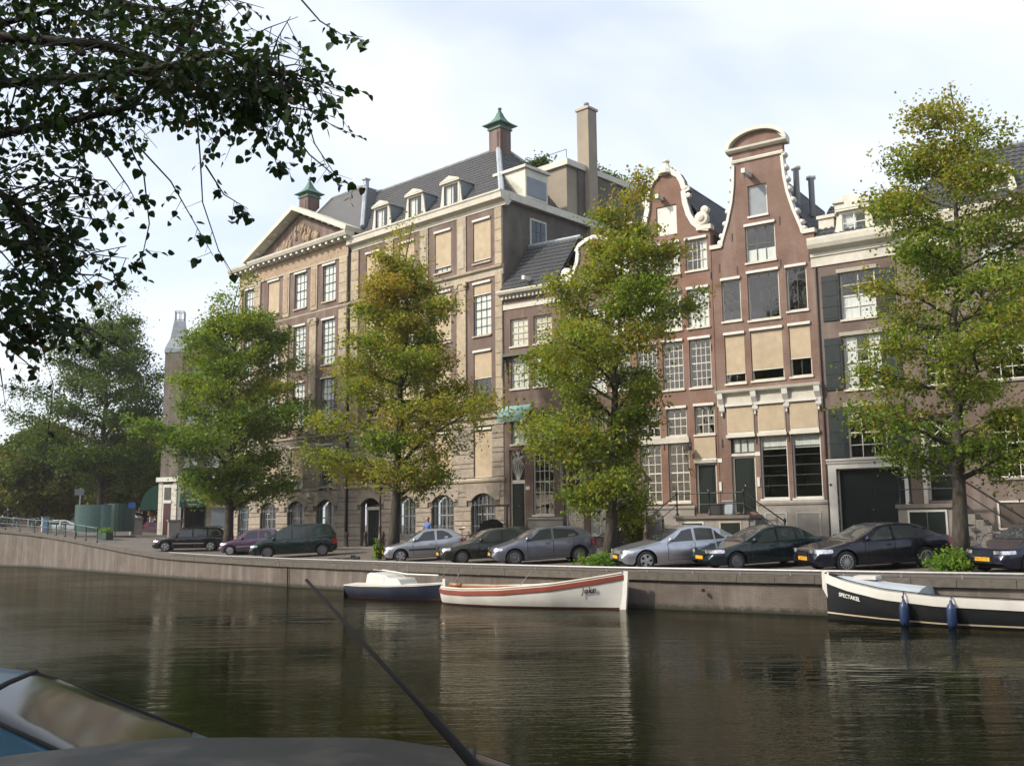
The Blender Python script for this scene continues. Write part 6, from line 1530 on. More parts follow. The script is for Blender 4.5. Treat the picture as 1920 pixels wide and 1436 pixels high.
car('parked_car', 'silver three-door hatchback with rounded side window', (-4.06,46.44), 190, 3.75, 1.62, [(0,.42),(.05,.58),(.2,.68),(.95,.86),(1.05,.90),(1.72,1.34),(2.0,1.41),(2.6,1.42),(3.1,1.36),(3.55,.98),(3.70,.88),(3.75,.55)], (.78,.86,.94), (.74,3.18), .28,
    (1.05,1.72), (3.12,3.52), [[(1.50,.05),(2.30,.05),(2.30,.93),(1.92,.90)],[(2.40,.05),(2.98,.12),(3.12,.30),(2.92,.72),(2.70,.90),(2.40,.93)]], P_['silver'], ('spoke','alloy'), ((1.30,2.34),), trim=(.50,'dark_trim'))
car('parked_car', 'dusty dark olive hatchback with black bumper between two lighter cars', (-1.01,43.29), 194, 4.45, 1.70, [(0,.46),(.05,.62),(.2,.70),(1.25,.88),(1.36,.91),(2.05,1.32),(2.4,1.39),(3.0,1.40),(3.3,1.37),(4.2,.98),(4.38,.92),(4.45,.6)], (.80,.86,.90), (.88,3.48), .29,
    (1.36,2.05), (3.35,4.15), [[(1.82,.05),(2.60,.05),(2.60,.92),(2.26,.90)],[(2.68,.05),(3.40,.05),(3.28,.90),(2.68,.93)],[(3.48,.05),(3.95,.08),(3.38,.84)]], P_['olive'], ('cap','steel_rim'), ((1.6,2.64),(2.64,3.42)), trim=(.48,'dark_trim'))
car('parked_car', 'blue-grey five-door hatchback left of the middle lime tree', (1.14,41.22), 190, 4.25, 1.75, [(0,.42),(.04,.58),(.16,.70),(.95,.92),(1.08,.98),(1.85,1.40),(2.2,1.46),(2.9,1.46),(3.5,1.40),(3.8,1.30),(4.12,1.0),(4.22,.90),(4.25,.55)], (.82,.92,1.02), (.88,3.50), .315,
    (1.08,1.85), (3.60,4.08), [[(1.58,.05),(2.40,.05),(2.40,.92),(2.02,.90)],[(2.50,.05),(3.40,.12),(3.56,.30),(3.35,.80),(2.50,.92)]], P_['grey'], ('cap','steel_rim'), ((1.4,2.45),(2.45,3.3)), plate=True)
car('parked_car', 'ice-silver executive saloon with arched roof and alloy wheels', (5.99,36.68), 192, 4.82, 1.82, [(0,.46),(.05,.64),(.2,.72),(1.3,.93),(1.42,.96),(2.15,1.35),(2.5,1.43),(2.95,1.45),(3.4,1.41),(3.75,1.30),(4.2,1.04),(4.4,1.0),(4.72,.96),(4.82,.65)], (.84,.90,.94), (.84,3.68), .325,
    (1.42,2.15), (3.50,4.12), [[(1.90,.05),(2.62,.05),(2.62,.92),(2.36,.90)],[(2.72,.05),(3.40,.05),(3.40,.90),(2.72,.93)],[(3.46,.05),(3.86,.10),(3.46,.82)]], P_['ice'], ('spoke','alloy'), ((1.65,2.67),(2.67,3.5)), handles=('chrome',))
car('parked_car', 'dark teal-green saloon between the silver saloon and the midnight blue one', (8.53,35.10), 196, 4.62, 1.77, [(0,.42),(.05,.58),(.25,.70),(1.15,.89),(1.28,.92),(2.05,1.31),(2.4,1.39),(2.8,1.41),(3.2,1.38),(3.55,1.28),(4.0,1.0),(4.2,.98),(4.54,.95),(4.62,.65)], (.80,.87,.92), (.94,3.64), .305,
    (1.28,2.05), (3.30,3.92), [[(1.78,.05),(2.48,.05),(2.48,.92),(2.24,.90)],[(2.57,.05),(3.22,.05),(3.22,.90),(2.57,.93)],[(3.28,.05),(3.72,.10),(3.28,.82)]], P_['teal'], ('cap','steel_rim'), ((1.5,2.52),(2.52,3.35)), head=(.1,.52,.60,.71))
car('parked_car', 'midnight blue saloon with chrome-edged grille before the coach doors', (11.62,32.95), 193, 4.92, 1.86, [(0,.46),(.05,.66),(.2,.74),(1.3,.95),(1.42,.98),(2.20,1.37),(2.55,1.44),(3.0,1.46),(3.5,1.42),(3.9,1.30),(4.35,1.05),(4.5,1.02),(4.84,.98),(4.92,.68)], (.84,.92,.98), (.98,3.82), .335,
    (1.42,2.20), (3.60,4.25), [[(1.92,.05),(2.66,.05),(2.66,.92),(2.40,.90)],[(2.76,.05),(3.50,.05),(3.50,.90),(2.76,.93)],[(3.56,.05),(4.00,.10),(3.56,.82)]], P_['navy'], ('multi','alloy'), ((1.65,2.71),(2.71,3.6)), head=(.1,.55,.62,.74), grille=(.40,.66,.42), chrome_grille=True, plate_txt='NP-FT-8')
car('parked_car', 'navy saloon cut by the right edge of the view, with a yellow plate', (15.73,30.53), 203, 4.5, 1.76, [(0,.46),(.05,.64),(.2,.74),(1.2,.92),(1.32,.95),(2.0,1.32),(2.35,1.40),(2.9,1.42),(3.3,1.38),(3.65,1.26),(4.05,1.0),(4.2,.98),(4.42,.95),(4.5,.65)], (.82,.88,.92), (.90,3.5), .31,
    (1.32,2.0), (3.40,3.98), [[(1.80,.05),(2.5,.05),(2.5,.92),(2.22,.90)],[(2.6,.05),(3.3,.05),(3.2,.90),(2.6,.93)]], P_['navy2'], ('spoke','alloy'), ((1.5,2.55),(2.55,3.4)), plate_txt='SV-ZT-72')
# two cars at the near kerb, below the photographer's eye
HATCH = [(0,.42),(.05,.58),(.2,.70),(.95,.90),(1.10,.96),(1.85,1.33),(2.2,1.39),(2.9,1.40),(3.5,1.34),(3.75,1.2),(4.0,.95),(4.08,.88),(4.1,.55)]
HS = [[(1.62,.05),(2.45,.05),(2.45,.92),(2.05,.90)],[(2.55,.05),(3.35,.10),(3.25,.85),(2.55,.93)]]
car('near_blue_car', 'bright blue hatchback at the lower left corner, its windscreen showing', (-2.62,4.94), 11, 4.1, 1.68, HATCH, (.82,.92,1.0), (.85,3.3), .29, (1.08,1.88), (3.55,3.95), HS, P_['blue'], ('cap','steel_rim'), ((1.4,2.5),(2.5,3.3)), z=-.60, group='cars at the near kerb', mirror=-1, glass='dusty_glass')
car('near_dark_car', 'charcoal car roof at the bottom edge with a leaning black rubber antenna', (-.30,2.95), 2, 4.1, 1.70, HATCH, (.82,.92,1.0), (.85,3.3), .29, (1.08,1.88), (3.55,3.95), HS, P_['dark'], ('cap','steel_rim'), ((1.4,2.5),(2.5,3.3)), z=-.61, group='cars at the near kerb', mirror=-1, glass='dusty_glass',
    antenna=([(.24,0,1.35),(.20,0,1.39),(.06,0,1.545),(.04,0,1.565),(-.30,0,1.93)], [.019,.017,.013,.0075,.0045]))
# cars far off in the side street
car('distant_car', 'red car parked in the side street by the corner shop', (-33.2,93.5), 60, 4.2, 1.7, HATCH, (.82,.92,1.0), (.85,3.3), .29, (1.08,1.88), (3.55,3.95), HS, P_['red'], ('cap','steel_rim'), (), z=.95, group='cars far off in the side street')
car('distant_car', 'white car seen between the bridge railing posts', (-38.5,87.0), 20, 4.2, 1.7, HATCH, (.82,.92,1.0), (.85,3.3), .29, (1.08,1.88), (3.55,3.95), HS, P_['whitec'], ('cap','steel_rim'), (), z=1.15, group='cars far off in the side street')

# ------------------------------------------------------------------ boats
def hull_mesh(st, bands, root, n=9):
    """st: list of (x, half beam, keel z, sheer z, fullness). bands: (name, material, f0, f1, proud) as fractions of the side from keel to sheer"""
    xs = np.linspace(0, 1, 41); S = np.array(st); L = S[:,0]
    def stn(t):
        x = L[0]+(L[-1]-L[0])*t; return [float(np.interp(x, L, S[:,i])) for i in range(5)]
    def pt(t, f):
        x, b, k, sh, p = stn(t); a = f**.85; y = b*math.sin(math.pi/2*min(1,a**(1/p)))**.9 if b > 0 else 0; return x, y, k+(sh-k)*f
    objs = {}
    for (nm, mat, f0, f1, pr) in bands:
        m = MB()
        for sd in (1,-1):
            vs = []; fs = []; q = 7
            for i, t in enumerate(xs):
                g0, g1 = [(g(stn(t)) if callable(g) else g) for g in (f0, f1)]
                for j in range(q+1):
                    f = g0+(g1-g0)*j/q; x, y, z = pt(t, f); vs.append((x, sd*(y+pr), z))
            for i in range(40):
                for j in range(q): fs.append((i*(q+1)+j, (i+1)*(q+1)+j, (i+1)*(q+1)+j+1, i*(q+1)+j+1) if sd < 0 else (i*(q+1)+j, i*(q+1)+j+1, (i+1)*(q+1)+j+1, (i+1)*(q+1)+j))
            m.add(vs, fs)
            if pr > .005:                         # close the proud band above and below
                for jf, dz in ((0,-.02),(q,.02)):
                    vv = []; ff = []
                    for i, t in enumerate(xs):
                        g0, g1 = [(g(stn(t)) if callable(g) else g) for g in (f0, f1)]
                        f = g0+(g1-g0)*(jf/q); x, y, z = pt(t, f); vv += [(x, sd*(y+pr), z), (x, sd*(y-.05), z)]
                    for i in range(40): ff.append((2*i,2*i+2,2*i+3,2*i+1))
                    m.add(vv, ff)
        objs[nm] = m.build(nm, mat, root, smooth=True)
    return stn, pt
at_z = lambda z: (lambda S: max(0, min(1, (z-S[2])/(S[3]-S[2]))))
below = lambda d: (lambda S: max(0, 1-d/(S[3]-S[2])))
def boat_root(name, label, stern_to_bow_origin, direction):
    o = empty(name, (*stern_to_bow_origin, WATER), math.atan2(direction[1], direction[0]), label, 'boat'); return o
white_hull = simple('white_hull_paint', (.62,.60,.545), .45, .06, 2, grime=.28); redbrown = simple('red_brown_strake', (.24,.060,.040), .35, .1, 5); boot = simple('dark_red_boot_top', (.07,.022,.018), .6, .15)
deckw = simple('weathered_deck', (.50,.46,.38), .7, .1, 3, grime=.2); blackh = simple('black_hull_paint', (.011,.012,.014), .3, .15, 3); navyh = simple('navy_hull_paint', (.017,.022,.040), .4, .15, 3); creamy = simple('cream_line', (.55,.45,.30), .5, .1)
# white sloop, bow to the right (local x = 0 at the stern)
wb = boat_root('white_sloop', 'white wooden sloop with red-brown rubbing strake and upright stem, name lettered at the bow', (-2.55,37.45), (6.2,-4.05))
stW = [(0,.05,-.20,.60,1.0),(.15,.50,-.30,.59,1.1),(.6,.85,-.36,.57,1.4),(1.6,1.10,-.40,.56,1.7),(3.2,1.18,-.42,.62,1.7),(5.0,.95,-.42,.78,1.3),(6.3,.52,-.40,.98,1.0),(7.1,.16,-.30,1.12,.9),(7.36,.03,-.1,1.17,.9)]
stn, pt = hull_mesh(stW, [('hull', white_hull, at_z(.05), below(.02), 0), ('bottom', boot, .0, at_z(.06), .002), ('rubbing_strake', redbrown, below(.20), below(.05), .035)], wb)
m = MB(); m.prism([(7.22,-.3),(7.40,-.1),(7.46,.5),(7.52,1.22),(7.36,1.24),(7.30,.5),(7.16,-.1)], -.045, .045); m.build('stem_post', white_hull, wb)
m = MB(); m.box(-.06,.06,-.05,.05,-.3,.85); m.build('rudder_post', white_hull, wb)
for sd in (1,-1):
    m = MB(); m.tube([(pt(t,1)[0], sd*(pt(t,1)[1]-.03), pt(t,1)[2]+.015) for t in np.linspace(.01,.99,30)], .045, 6); m.build('gunwale', deckw, wb)
m = MB(); vs = []; 
for t in np.linspace(.02,.96,24): x, y, z = pt(t,at_z(.2)(stn(t))); vs += [(x, y*.96, .22), (x, -y*.96, .22)]
m.add(vs, [(2*i,2*i+1,2*i+3,2*i+2) for i in range(23)]); m.build('floor_boards', deckw, wb)
for x in (1.0,2.6,4.2):
    b = float(np.interp(x, [s[0] for s in stW], [s[1] for s in stW])); m = MB(); m.box(x-.14,x+.14,-b*.93,b*.93,.42,.46); m.build('thwart', M['wood'], wb)
m = MB(); m.tube([(.9,-.25,.62),(3.6,-.35,.66)], .05, 6); m.tube([(.5,-.3,.66),(.95,-.25,.64)], .09, 6); m.build('oar', M['wood'], wb, smooth=True)
m = MB(); m.tube([(.3,.2,.6),(.55,.2,1.1)], .018, 5); m.tube([(3.0,.4,.6),(3.5,.4,1.15)], .012, 5); m.build('tiller', M['rail_grey'], wb)
def hull_text(txt, size, mat, root, t, f, pt, stn, shear, name='boat_name', side=-1, slope=0.0, flip=False):
    x, y, z = pt(t, f); e = .04; a = Vector(pt(t-e,f)); b = Vector(pt(t+e,f)); up = Vector(pt(t,min(1,f+.08)))-Vector(pt(t,f-.08))
    a.y *= side; b.y *= side; up.y *= side; xd = (b-a).normalized()
    if flip: xd = -xd
    nrm = xd.cross(up).normalized(); yd = nrm.cross(xd)
    mat3 = Matrix((xd, yd, nrm)).transposed().to_4x4(); o = text_mesh(txt, size, mat, name, root, (0,0,0), (0,0,0), shear, .004, bold=.012)
    o.matrix_local = Matrix.Translation(Vector((x, side*y, z))+nrm*.035) @ mat3; return o
hull_text('Joke', .27, M['ink'], wb, .855, .74, pt, stn, .3)
# small navy sailing boat, bow to the right
nb = boat_root('navy_cabin_boat', 'small navy sailing boat with white cabin and deck moored behind the white sloop', (-6.38,41.35), (.80,-.60))
stN = [(0,.70,-.12,.50,1.5),(.08,.74,-.18,.50,1.6),(1.2,.88,-.28,.50,1.7),(2.6,.82,-.30,.52,1.5),(3.8,.50,-.28,.56,1.1),(4.6,.12,-.2,.62,.9),(4.8,.02,-.1,.64,.9)]
stn2, pt2 = hull_mesh(stN, [('hull', navyh, at_z(.04), .97, 0), ('bottom', boot, 0, at_z(.05), .002), ('deck_edge', white_hull, .955, 1.0, .02)], nb)
m = MB(); vs = []
for t in np.linspace(0,1,24): x, y, z = pt2(t,1); vs += [(x,y,z+.01),(x,0,z+.05),(x,-y,z+.01)]
m.add(vs, [f for i in range(23) for f in ((3*i,3*i+1,3*i+4,3*i+3),(3*i+1,3*i+2,3*i+5,3*i+4))]); m.build('deck', white_hull, nb, smooth=True)
m = MB(); m.add([(0,.70,-.12),(0,-.70,-.12),(0,-.70,.50),(0,.70,.50)], [(0,1,2,3)]); m.build('transom', navyh, nb)
m = MB(); m.prism([(1.0,.5),(2.95,.5),(2.75,.78),(2.2,.80),(2.15,.88),(1.25,.98),(1.08,.92)], -.52, .52); m.build('cabin', white_hull, nb, bevel=.05)
m = MB(); m.box(1.38,2.05,-.535,-.52,.60,.84); m.build('cabin_panel', M['white2'], nb)
m = MB(); m.tube([(1.3,.15,1.06),(2.7,.1,.93),(4.4,0,.92)], .03, 6); m.build('boom', M['white2'], nb)
m = MB(); m.tube([(1.35,-.4,.95),(1.35,-.4,1.1),(1.9,-.4,1.06)], .015, 5); m.tube([(2.6,.2,.8),(2.6,.2,1.3)], .012, 5); m.tube([(4.3,.1,.65),(4.65,.1,1.05)], .012, 5); m.build('handrail', M['rail_grey'], nb)
# black working boat, bow to the left
kb = boat_root('black_barge', 'black open boat with white gunwale band, grey bow cover and blue fenders', (9.02,29.52), (.822,-.569))
stK = [(0,.03,-.1,1.27,.9),(.25,.22,-.35,1.20,1.0),(.8,.58,-.42,1.07,1.2),(1.8,.98,-.45,.90,1.5),(3.2,1.15,-.46,.78,1.8),(6,1.18,-.46,.72,1.9),(8.6,1.0,-.44,.80,1.7),(9.6,.5,-.3,.95,1.2),(9.8,.1,-.1,1.0,1)]
stn3, pt3 = hull_mesh(stK, [('hull', blackh, 0, below(.22), 0), ('gunwale_band', white_hull, below(.25), 1.0, .03), ('waterline_stripe', creamy, lambda S: (.06+.10*max(0,1-S[0]/3.5)-S[2])/(S[3]-S[2]), lambda S: (.10+.10*max(0,1-S[0]/3.5)-S[2])/(S[3]-S[2]), .006)], kb)
m = MB(); m.prism([(-.10,.86),(.06,.55),(.10,.9),(.10,1.30),(-.10,1.36)], -.05, .05); m.build('stem_post', white_hull, kb)
for sd in (1,-1):
    m = MB(); vs = []; fs = []
    for t in np.linspace(.06,.97,30):
        x, y, z = pt3(t,1); vs += [(x, sd*(y+.02), z+.012), (x, sd*(y-.10), z+.012), (x, sd*max(.01,pt3(t, at_z(.22)(stn3(t)))[1]-.06), .22)]
    for i in range(29): fs += [(3*i,3*i+1,3*i+4,3*i+3),(3*i+1,3*i+2,3*i+5,3*i+4)]
    m.add(vs, fs); m.build('inner_planking', white_hull, kb)
    for i, x in enumerate((3.3,3.9,4.5,5.2,5.9,6.6)): 
        b = float(np.interp(x, [s[0] for s in stK], [s[1] for s in stK])); m = MB(); m.box(x-.22,x+.22,min(sd*(b-.155),sd*(b-.135)),max(sd*(b-.155),sd*(b-.135)),.42,.66); m.build('side_panel', M['white2'], kb)
m = MB(); vs = []
for t in np.linspace(.05,.96,24): x, y, z = pt3(t,at_z(.22)(stn3(t))); vs += [(x, y*.95, .23), (x, -y*.95, .23)]
m.add(vs, [(2*i,2*i+1,2*i+3,2*i+2) for i in range(23)]); m.build('floor_boards', M['cheek'], kb)
m = MB(); vs = []; xs_ = np.linspace(.35,2.75,13)
for x in xs_:
    b = float(np.interp(x, [s[0] for s in stK], [s[1] for s in stK])); sh = float(np.interp(x, [s[0] for s in stK], [s[3] for s in stK])); r = .10*math.sin(min(1,(x-.3)/.9)*math.pi/2)
    vs += [(x,b-.06,sh+.02),(x,b*.5,sh+.02+r),(x,0,sh+.03+r*1.35),(x,-b*.5,sh+.02+r),(x,-b+.06,sh+.02)]
fs = [(5*i+j,5*i+j+1,5*i+6+j,5*i+5+j) for i in range(12) for j in range(4)]
n0 = len(vs); vs += [(2.8,vs[-5][1],.4),(2.8,vs[-1][1],.4)]; fs += [(n0-5,n0-4,n0-3,n0-2,n0-1,n0+1,n0)]
m.add(vs, fs); m.build('bow_cover', M['tarp'], kb, smooth=False)
m = MB(); m.box(.9,1.5,-.35,.25,1.14,1.24); m.build('hatch', M['white2'], kb)
for sd in (1,-1):
    m = MB(); m.tube([(pt3(t,1)[0], sd*(pt3(t,1)[1]-.10), pt3(t,1)[2]+.03) for t in np.linspace(.0,.98,40)], .022, 6); m.build('gunwale_cap', M['dark_trim'], kb)
for x in (4.7,): m = MB(); m.lathe([(.02,0),(.2,.04),(.16,.16),(.06,.26),(.01,.28)], 8, (x,.2,.24)); m.build('coiled_rope', M['iron'], kb)
for x in (2.5,4.8,7.2): b = float(np.interp(x, [s[0] for s in stK], [s[1] for s in stK])); m = MB(); m.box(x-.16,x+.16,-b*.88,b*.88,.46,.52); m.build('thwart', M['white2'], kb)
hull_text('SPECTAKEL', .15, M['white_letter'], kb, .085, .735, pt3, stn3, 0, side=-1)
for x in (2.42, 3.62):
    t = x/9.8; fx, fy, fz = pt3(t, 1); sd = -1
    fr = empty('boat_fender', (0,0,0), 0, 'blue fender hanging from the black boat, %s the bow' % ('nearer' if x < 3 else 'farther from'), 'fender', 'blue boat fenders')
    # the fender hangs on the camera side of the hull
    loc = kb.matrix_world if False else None
    wpos = Vector((kb.location.x, kb.location.y)) + Vector((.822,-.569))*x + Vector((-.569,-.822))*(fy+.16)
    fr.location = (wpos.x, wpos.y, WATER-.02)
    m = MB(); m.lathe([(.02,0),(.09,.05),(.125,.14),(.125,.50),(.10,.60),(.045,.66),(.03,.72)], 12); m.build('float', M['fender'], fr, smooth=True)
    m = MB(); m.tube([(0,0,.70),(.02,.03,fz+.02),(.06,.10,fz+.06)], .018, 5); m.tube([(0,0,.70),(-.02,.03,fz-.05)], .02, 5); m.build('rope', M['iron'], fr)
# ------------------------------------------------------------------ street furniture and small things
def lamp_post(label, x, y, z, H, mat='iron_brown'):
    r = empty('street_lamp', (x,y,z), .4, label, 'street lamp', 'old lantern lamp posts')
    m = MB(); m.lathe([(.20,0),(.20,.12),(.14,.18),(.13,.75),(.16,.80),(.09,.86),(.075,1.4),(.095,1.45),(.06,1.5),(.048,H-.95),(.08,H-.92),(.05,H-.85)], 10); m.build('post', M[mat], r, smooth=True)
    m = MB(); m.tube([(-.25,0,H-1.05),(.25,0,H-1.05)], .016, 5); m.build('ladder_bar', M[mat], r)
    m = MB(); m.lathe([(.13,H-.80),(.27,H-.30)], 6); m.build('lamp_glass', M['lamp_glass'], r)
    m = MB()
    for k in range(6): a = k*math.pi/3; m.tube([(.13*math.cos(a),.13*math.sin(a),H-.82),(.275*math.cos(a),.275*math.sin(a),H-.28)], .012, 4)
    m.lathe([(.15,H-.88),(.14,H-.80)], 6); m.build('lantern_frame', M[mat], r)
    m = MB(); m.lathe([(.36,H-.31),(.34,H-.25),(.18,H-.08),(.12,H-.06),(.10,H+.02),(.03,H+.08),(.02,H+.16)], 6); m.build('lamp_hood', M[mat], r)
    return r
lamp_post('brown lantern lamp post beside the round bush and dark doorway', 6.02, 46.0, .44, 3.42)
lamp_post('brown lamp post standing before the arched windows, lantern lost in the tree', -6.85, 52.0, .17, 4.2)
lamp_post('lantern lamp post in front of the green shop awning', -24.3, 74.6, .95, 3.6)

_bike = {}
def bicycle(label, x, y, z, rz, lean=.08, group='parked bicycles', mat='iron', fallen=False):
    r = empty('bicycle', (x,y,z), 0, label, 'bicycle', group); r.rotation_euler = (lean if not fallen else 1.45, 0, rz)
    if not _bike:
        for nm, cx in (('w1',-.53),('w2',.53)):
            m = MB(); ring = [(cx+.33*math.cos(t),0,.34+.33*math.sin(t)) for t in [2*math.pi*k/20 for k in range(21)]]; m.tube(ring, .017, 5, False)
            _bike[nm] = m.mesh('tyre', M['rubber'])
            m = MB()
            for k in range(10): t = math.pi*k/5; m.tube([(cx,0,.34),(cx+.32*math.cos(t),0,.34+.32*math.sin(t))], .003, 3, False)
            m.lathe([(.03,-.04),(.03,.04)], 6, (cx,0,.34), 'y'); _bike[nm+'s'] = m.mesh('spokes', M['bike_grey'])
        for mk in ('iron','bike_grey','green_metal'):
            m = MB(); B0, S0, H0, R0 = (.0,0,.30), (-.16,0,.78), (.36,0,.86), (-.53,0,.34)
            for a, b in ((B0,S0),(B0,(.38,0,.78)),(S0,(.36,0,.80)),(R0,B0),(R0,S0),((.36,0,.92),(.53,0,.34)),(S0,(-.19,0,.92))): m.tube([a,b], .016, 5)
            m.tube([(-.53-.34*math.cos(t),0,.34+.37*math.sin(t)) for t in [0+.3*k for k in range(8)]], .012, 4); _bike['f'+mk] = m.mesh('frame', M[mk])
        m = MB(); m.prism([(-.32,.93),(-.05,.95),(-.05,.98),(-.2,1.0),(-.33,.99)], -.09, .09); _bike['saddle'] = m.mesh('saddle', M['dark_trim'])
        m = MB(); m.tube([(.34,0,.90),(.36,0,1.02),(.34,-.26,1.06),(.16,-.30,1.04)], .013, 5); m.tube([(.36,0,1.02),(.34,.26,1.06),(.16,.30,1.04)], .013, 5); _bike['bars'] = m.mesh('handlebar', M['chrome'])
        m = MB(); m.box(-.82,-.35,-.07,.07,.72,.74); m.tube([(-.6,0,.72),(-.53,0,.36)], .01, 4); _bike['rack'] = m.mesh('rack', M['iron'])
    for nm, key in (('wheel','w1'),('wheel','w2'),('frame','f'+mat),('saddle','saddle'),('handlebar','bars'),('rack','rack')):
        o = bpy.data.objects.new(nm, _bike[key]); link(o, r)
        if key in ('w1','w2'): link(bpy.data.objects.new('spokes', _bike[key+'s']), o)
    return r
bicycle('grey bicycle leaning on the stone stoop steps behind the right-hand tree', *PR.pt(8.75,-1.9), .44, PR.rz, -.12, mat='bike_grey')
bicycle('bicycle before the dark doorway behind the silver saloon', *PR.pt(-6.9,-2.4), .42, PR.rz+.9, .1)
bicycle('bicycle parked against the stone wall behind the olive hatchback, left one', *PB.pt(-2.6,-.6), .47, PB.rz, -.12)
bicycle('bicycle parked against the stone wall behind the olive hatchback, right one', *PB.pt(-1.1,-.75), .47, PB.rz+.1, -.12)
bicycle('bicycle leaning by the trunk behind the black estate car', -17.6, 63.4, gz(-17.6,63.4), .9, .1)
bicycle('fallen bicycle lying behind the quay rail beside the people carrier', -8.4, 48.3, gz(-8.4,48.3)+.05, 2.6, 0, fallen=True)
for i, (x, y, a, mk) in enumerate(((-34.6,77.6,2.3,'iron'),(-36.6,79.8,2.2,'green_metal'),(-38.6,81.6,2.4,'iron'),(-43.5,85.6,2.5,'green_metal'),(-46.0,87.6,2.5,'green_metal'))):
    bicycle(['dark bicycle at the low end of the bridge railing','green bicycle beside the blue box on the bridge','dark bicycle just left of the blue box on the bridge','green bicycle farther left on the bridge railing','green bicycle at the left edge of the view'][i], x, y, gz(x,y), a, .08, 'bicycles on the bridge', mk)

# cargo tricycle with hood before the narrow house
c = empty('cargo_tricycle', (*PR.pt(-13.6,-2.6), .42), PR.rz+.2, 'black cargo tricycle with hooded box before the narrow brown house', 'cargo bike')
m = MB(); m.prism([(-.6,.45),(.35,.45),(.45,.95),(-.7,.95)], -.38, .38); m.build('box', M['iron'], c)
m = MB(); m.prism([(-.7,.95),(.42,.95),(.30,1.30),(.0,1.5),(-.4,1.42),(-.62,1.2)], -.36, .36); m.build('hood', M['dark_trim'], c)
for x, y in ((-.35,-.45),(-.35,.45),(1.35,0)): m = MB(); m.tube([(x+.28*math.cos(t),y,.30+.28*math.sin(t)) for t in [2*math.pi*k/16 for k in range(17)]], .022, 5, False); m.build('wheel', M['rubber'], c)
m = MB(); m.tube([(.3,0,.5),(1.35,0,.32)], .025, 5); m.tube([(1.0,0,.42),(.95,0,1.0)], .018, 5); m.tube([(.45,-.3,1.1),(.45,.3,1.1)], .016, 5); m.build('frame', M['iron'], c)
m = MB(); m.box(.82,1.1,-.09,.09,1.0,1.06); m.build('saddle', M['dark_trim'], c)

# short cast-iron bollards before the office entrance
for i, (x, y) in enumerate(((-10.9,61.6),(-10.0,60.7),(-8.75,59.9),(-7.6,58.9),(-5.2,57.0),(-4.1,56.0))):
    r = empty('bollard', (x,y,gz(x,y)), 0, ['dark bollard left of the office drainpipe','dark bollard just right of the office drainpipe','dark bollard at the left jamb of the office door','dark bollard at the right jamb of the office door','dark bollard just right of the slender tree trunk','dark bollard before the second arched window from the right'][i], 'bollard', 'bollards before the office building')
    m = MB(); m.lathe([(.16,0),(.16,.10),(.13,.14),(.10,.55),(.115,.60),(.13,.80),(.09,.90),(.0,.93)], 10); m.build('post', M['iron_brown'], r, smooth=True)
# orange works sign on a thin pole
r = empty('works_sign', (-15.35,68.0,gz(-15.35,68.0)), PB.rz, 'orange rectangular sign on a thin pole before the arched windows', 'sign')
m = MB(); m.tube([(0,0,0),(0,0,3.0)], .025, 6); m.build('pole', M['rail_grey'], r); m = MB(); m.box(-.42,.42,-.04,-.02,2.35,3.0); b = m.build('board', M['orange'], r)
m = MB(); m.prism([(-.2,2.62),(.08,2.62),(.08,2.52),(.28,2.68),(.08,2.84),(.08,2.74),(-.2,2.74)], -.046, -.040); m.build('arrow', M['ink'], b)
# curl-shaped street urinal of grey-green panels near the bridge
U = Vector((-30.6,76.2)); uz = gz(U.x,U.y)
r = empty('street_urinal', (U.x,U.y,uz), .35, 'grey-green metal street urinal with curved panels near the bridge', 'urinal')
def curved_panel(nm, mat, cx, cy, rad, a0, a1, z0, z1, n=8):
    m = MB(); o = [(cx+rad*math.cos(a0+(a1-a0)*k/n), cy+rad*math.sin(a0+(a1-a0)*k/n)) for k in range(n+1)]; i = [(cx+(rad-.03)*math.cos(a0+(a1-a0)*k/n), cy+(rad-.03)*math.sin(a0+(a1-a0)*k/n)) for k in range(n+1)]
    vs = [(*p,z0) for p in o]+[(*p,z1) for p in o]+[(*p,z0) for p in i]+[(*p,z1) for p in i]; q = n+1; fs = []
    for k in range(n): fs += [(k,k+1,q+k+1,q+k),(2*q+k,3*q+k,3*q+k+1,2*q+k+1),(q+k,q+k+1,3*q+k+1,3*q+k)]
    m.add(vs, fs); return m.build(nm, mat, r)
curved_panel('front_panel', M['urinal'], -.75, 2.6, 3.3, math.radians(243), math.radians(282), .35, 2.35)
curved_panel('front_panel', M['urinal'], -.20, -.2, 1.0, math.radians(258), math.radians(300), .35, 2.35)
curved_panel('inner_panel', M['green_metal'], .95, .5, 1.0, math.radians(190), math.radians(395), .35, 2.45, 12)
for (x, y) in ((-2.1,-.0),(-.15,-.85),(.6,-.4),(1.85,.2)): m = MB(); m.tube([(x,y,0),(x,y,2.5)], .04, 6); m.build('post', M['green_metal'], r)
m = MB(); m.box(-2.2,2.0,-1.0,.9,.0,.06); m.build('base_slab', M['bluestone'], r); m = MB(); m.box(1.45,1.95,-.42,-.38,2.1,2.5); m.build('blue_plate', M['blue_paint'], r)
# stone gate piers by the corner shop
for i, (px_, y) in enumerate(((-29.6,79.4),(-25.9,77.3))):
    r = empty('stone_pier', (px_,y,gz(px_,y)-.05), .5, ['grey stone pier left of the corner shop door','grey stone pier right of the corner shop door'][i], 'pier', 'low stone piers at the corner shop')
    m = MB(); m.box(-.45,.45,-.25,.25,0,1.25); m.build('shaft', M['plinth'], r, bevel=.03); m = MB(); m.box(-.52,.52,-.32,.32,1.25,1.38); m.build('cap', M['bluestone'], r)
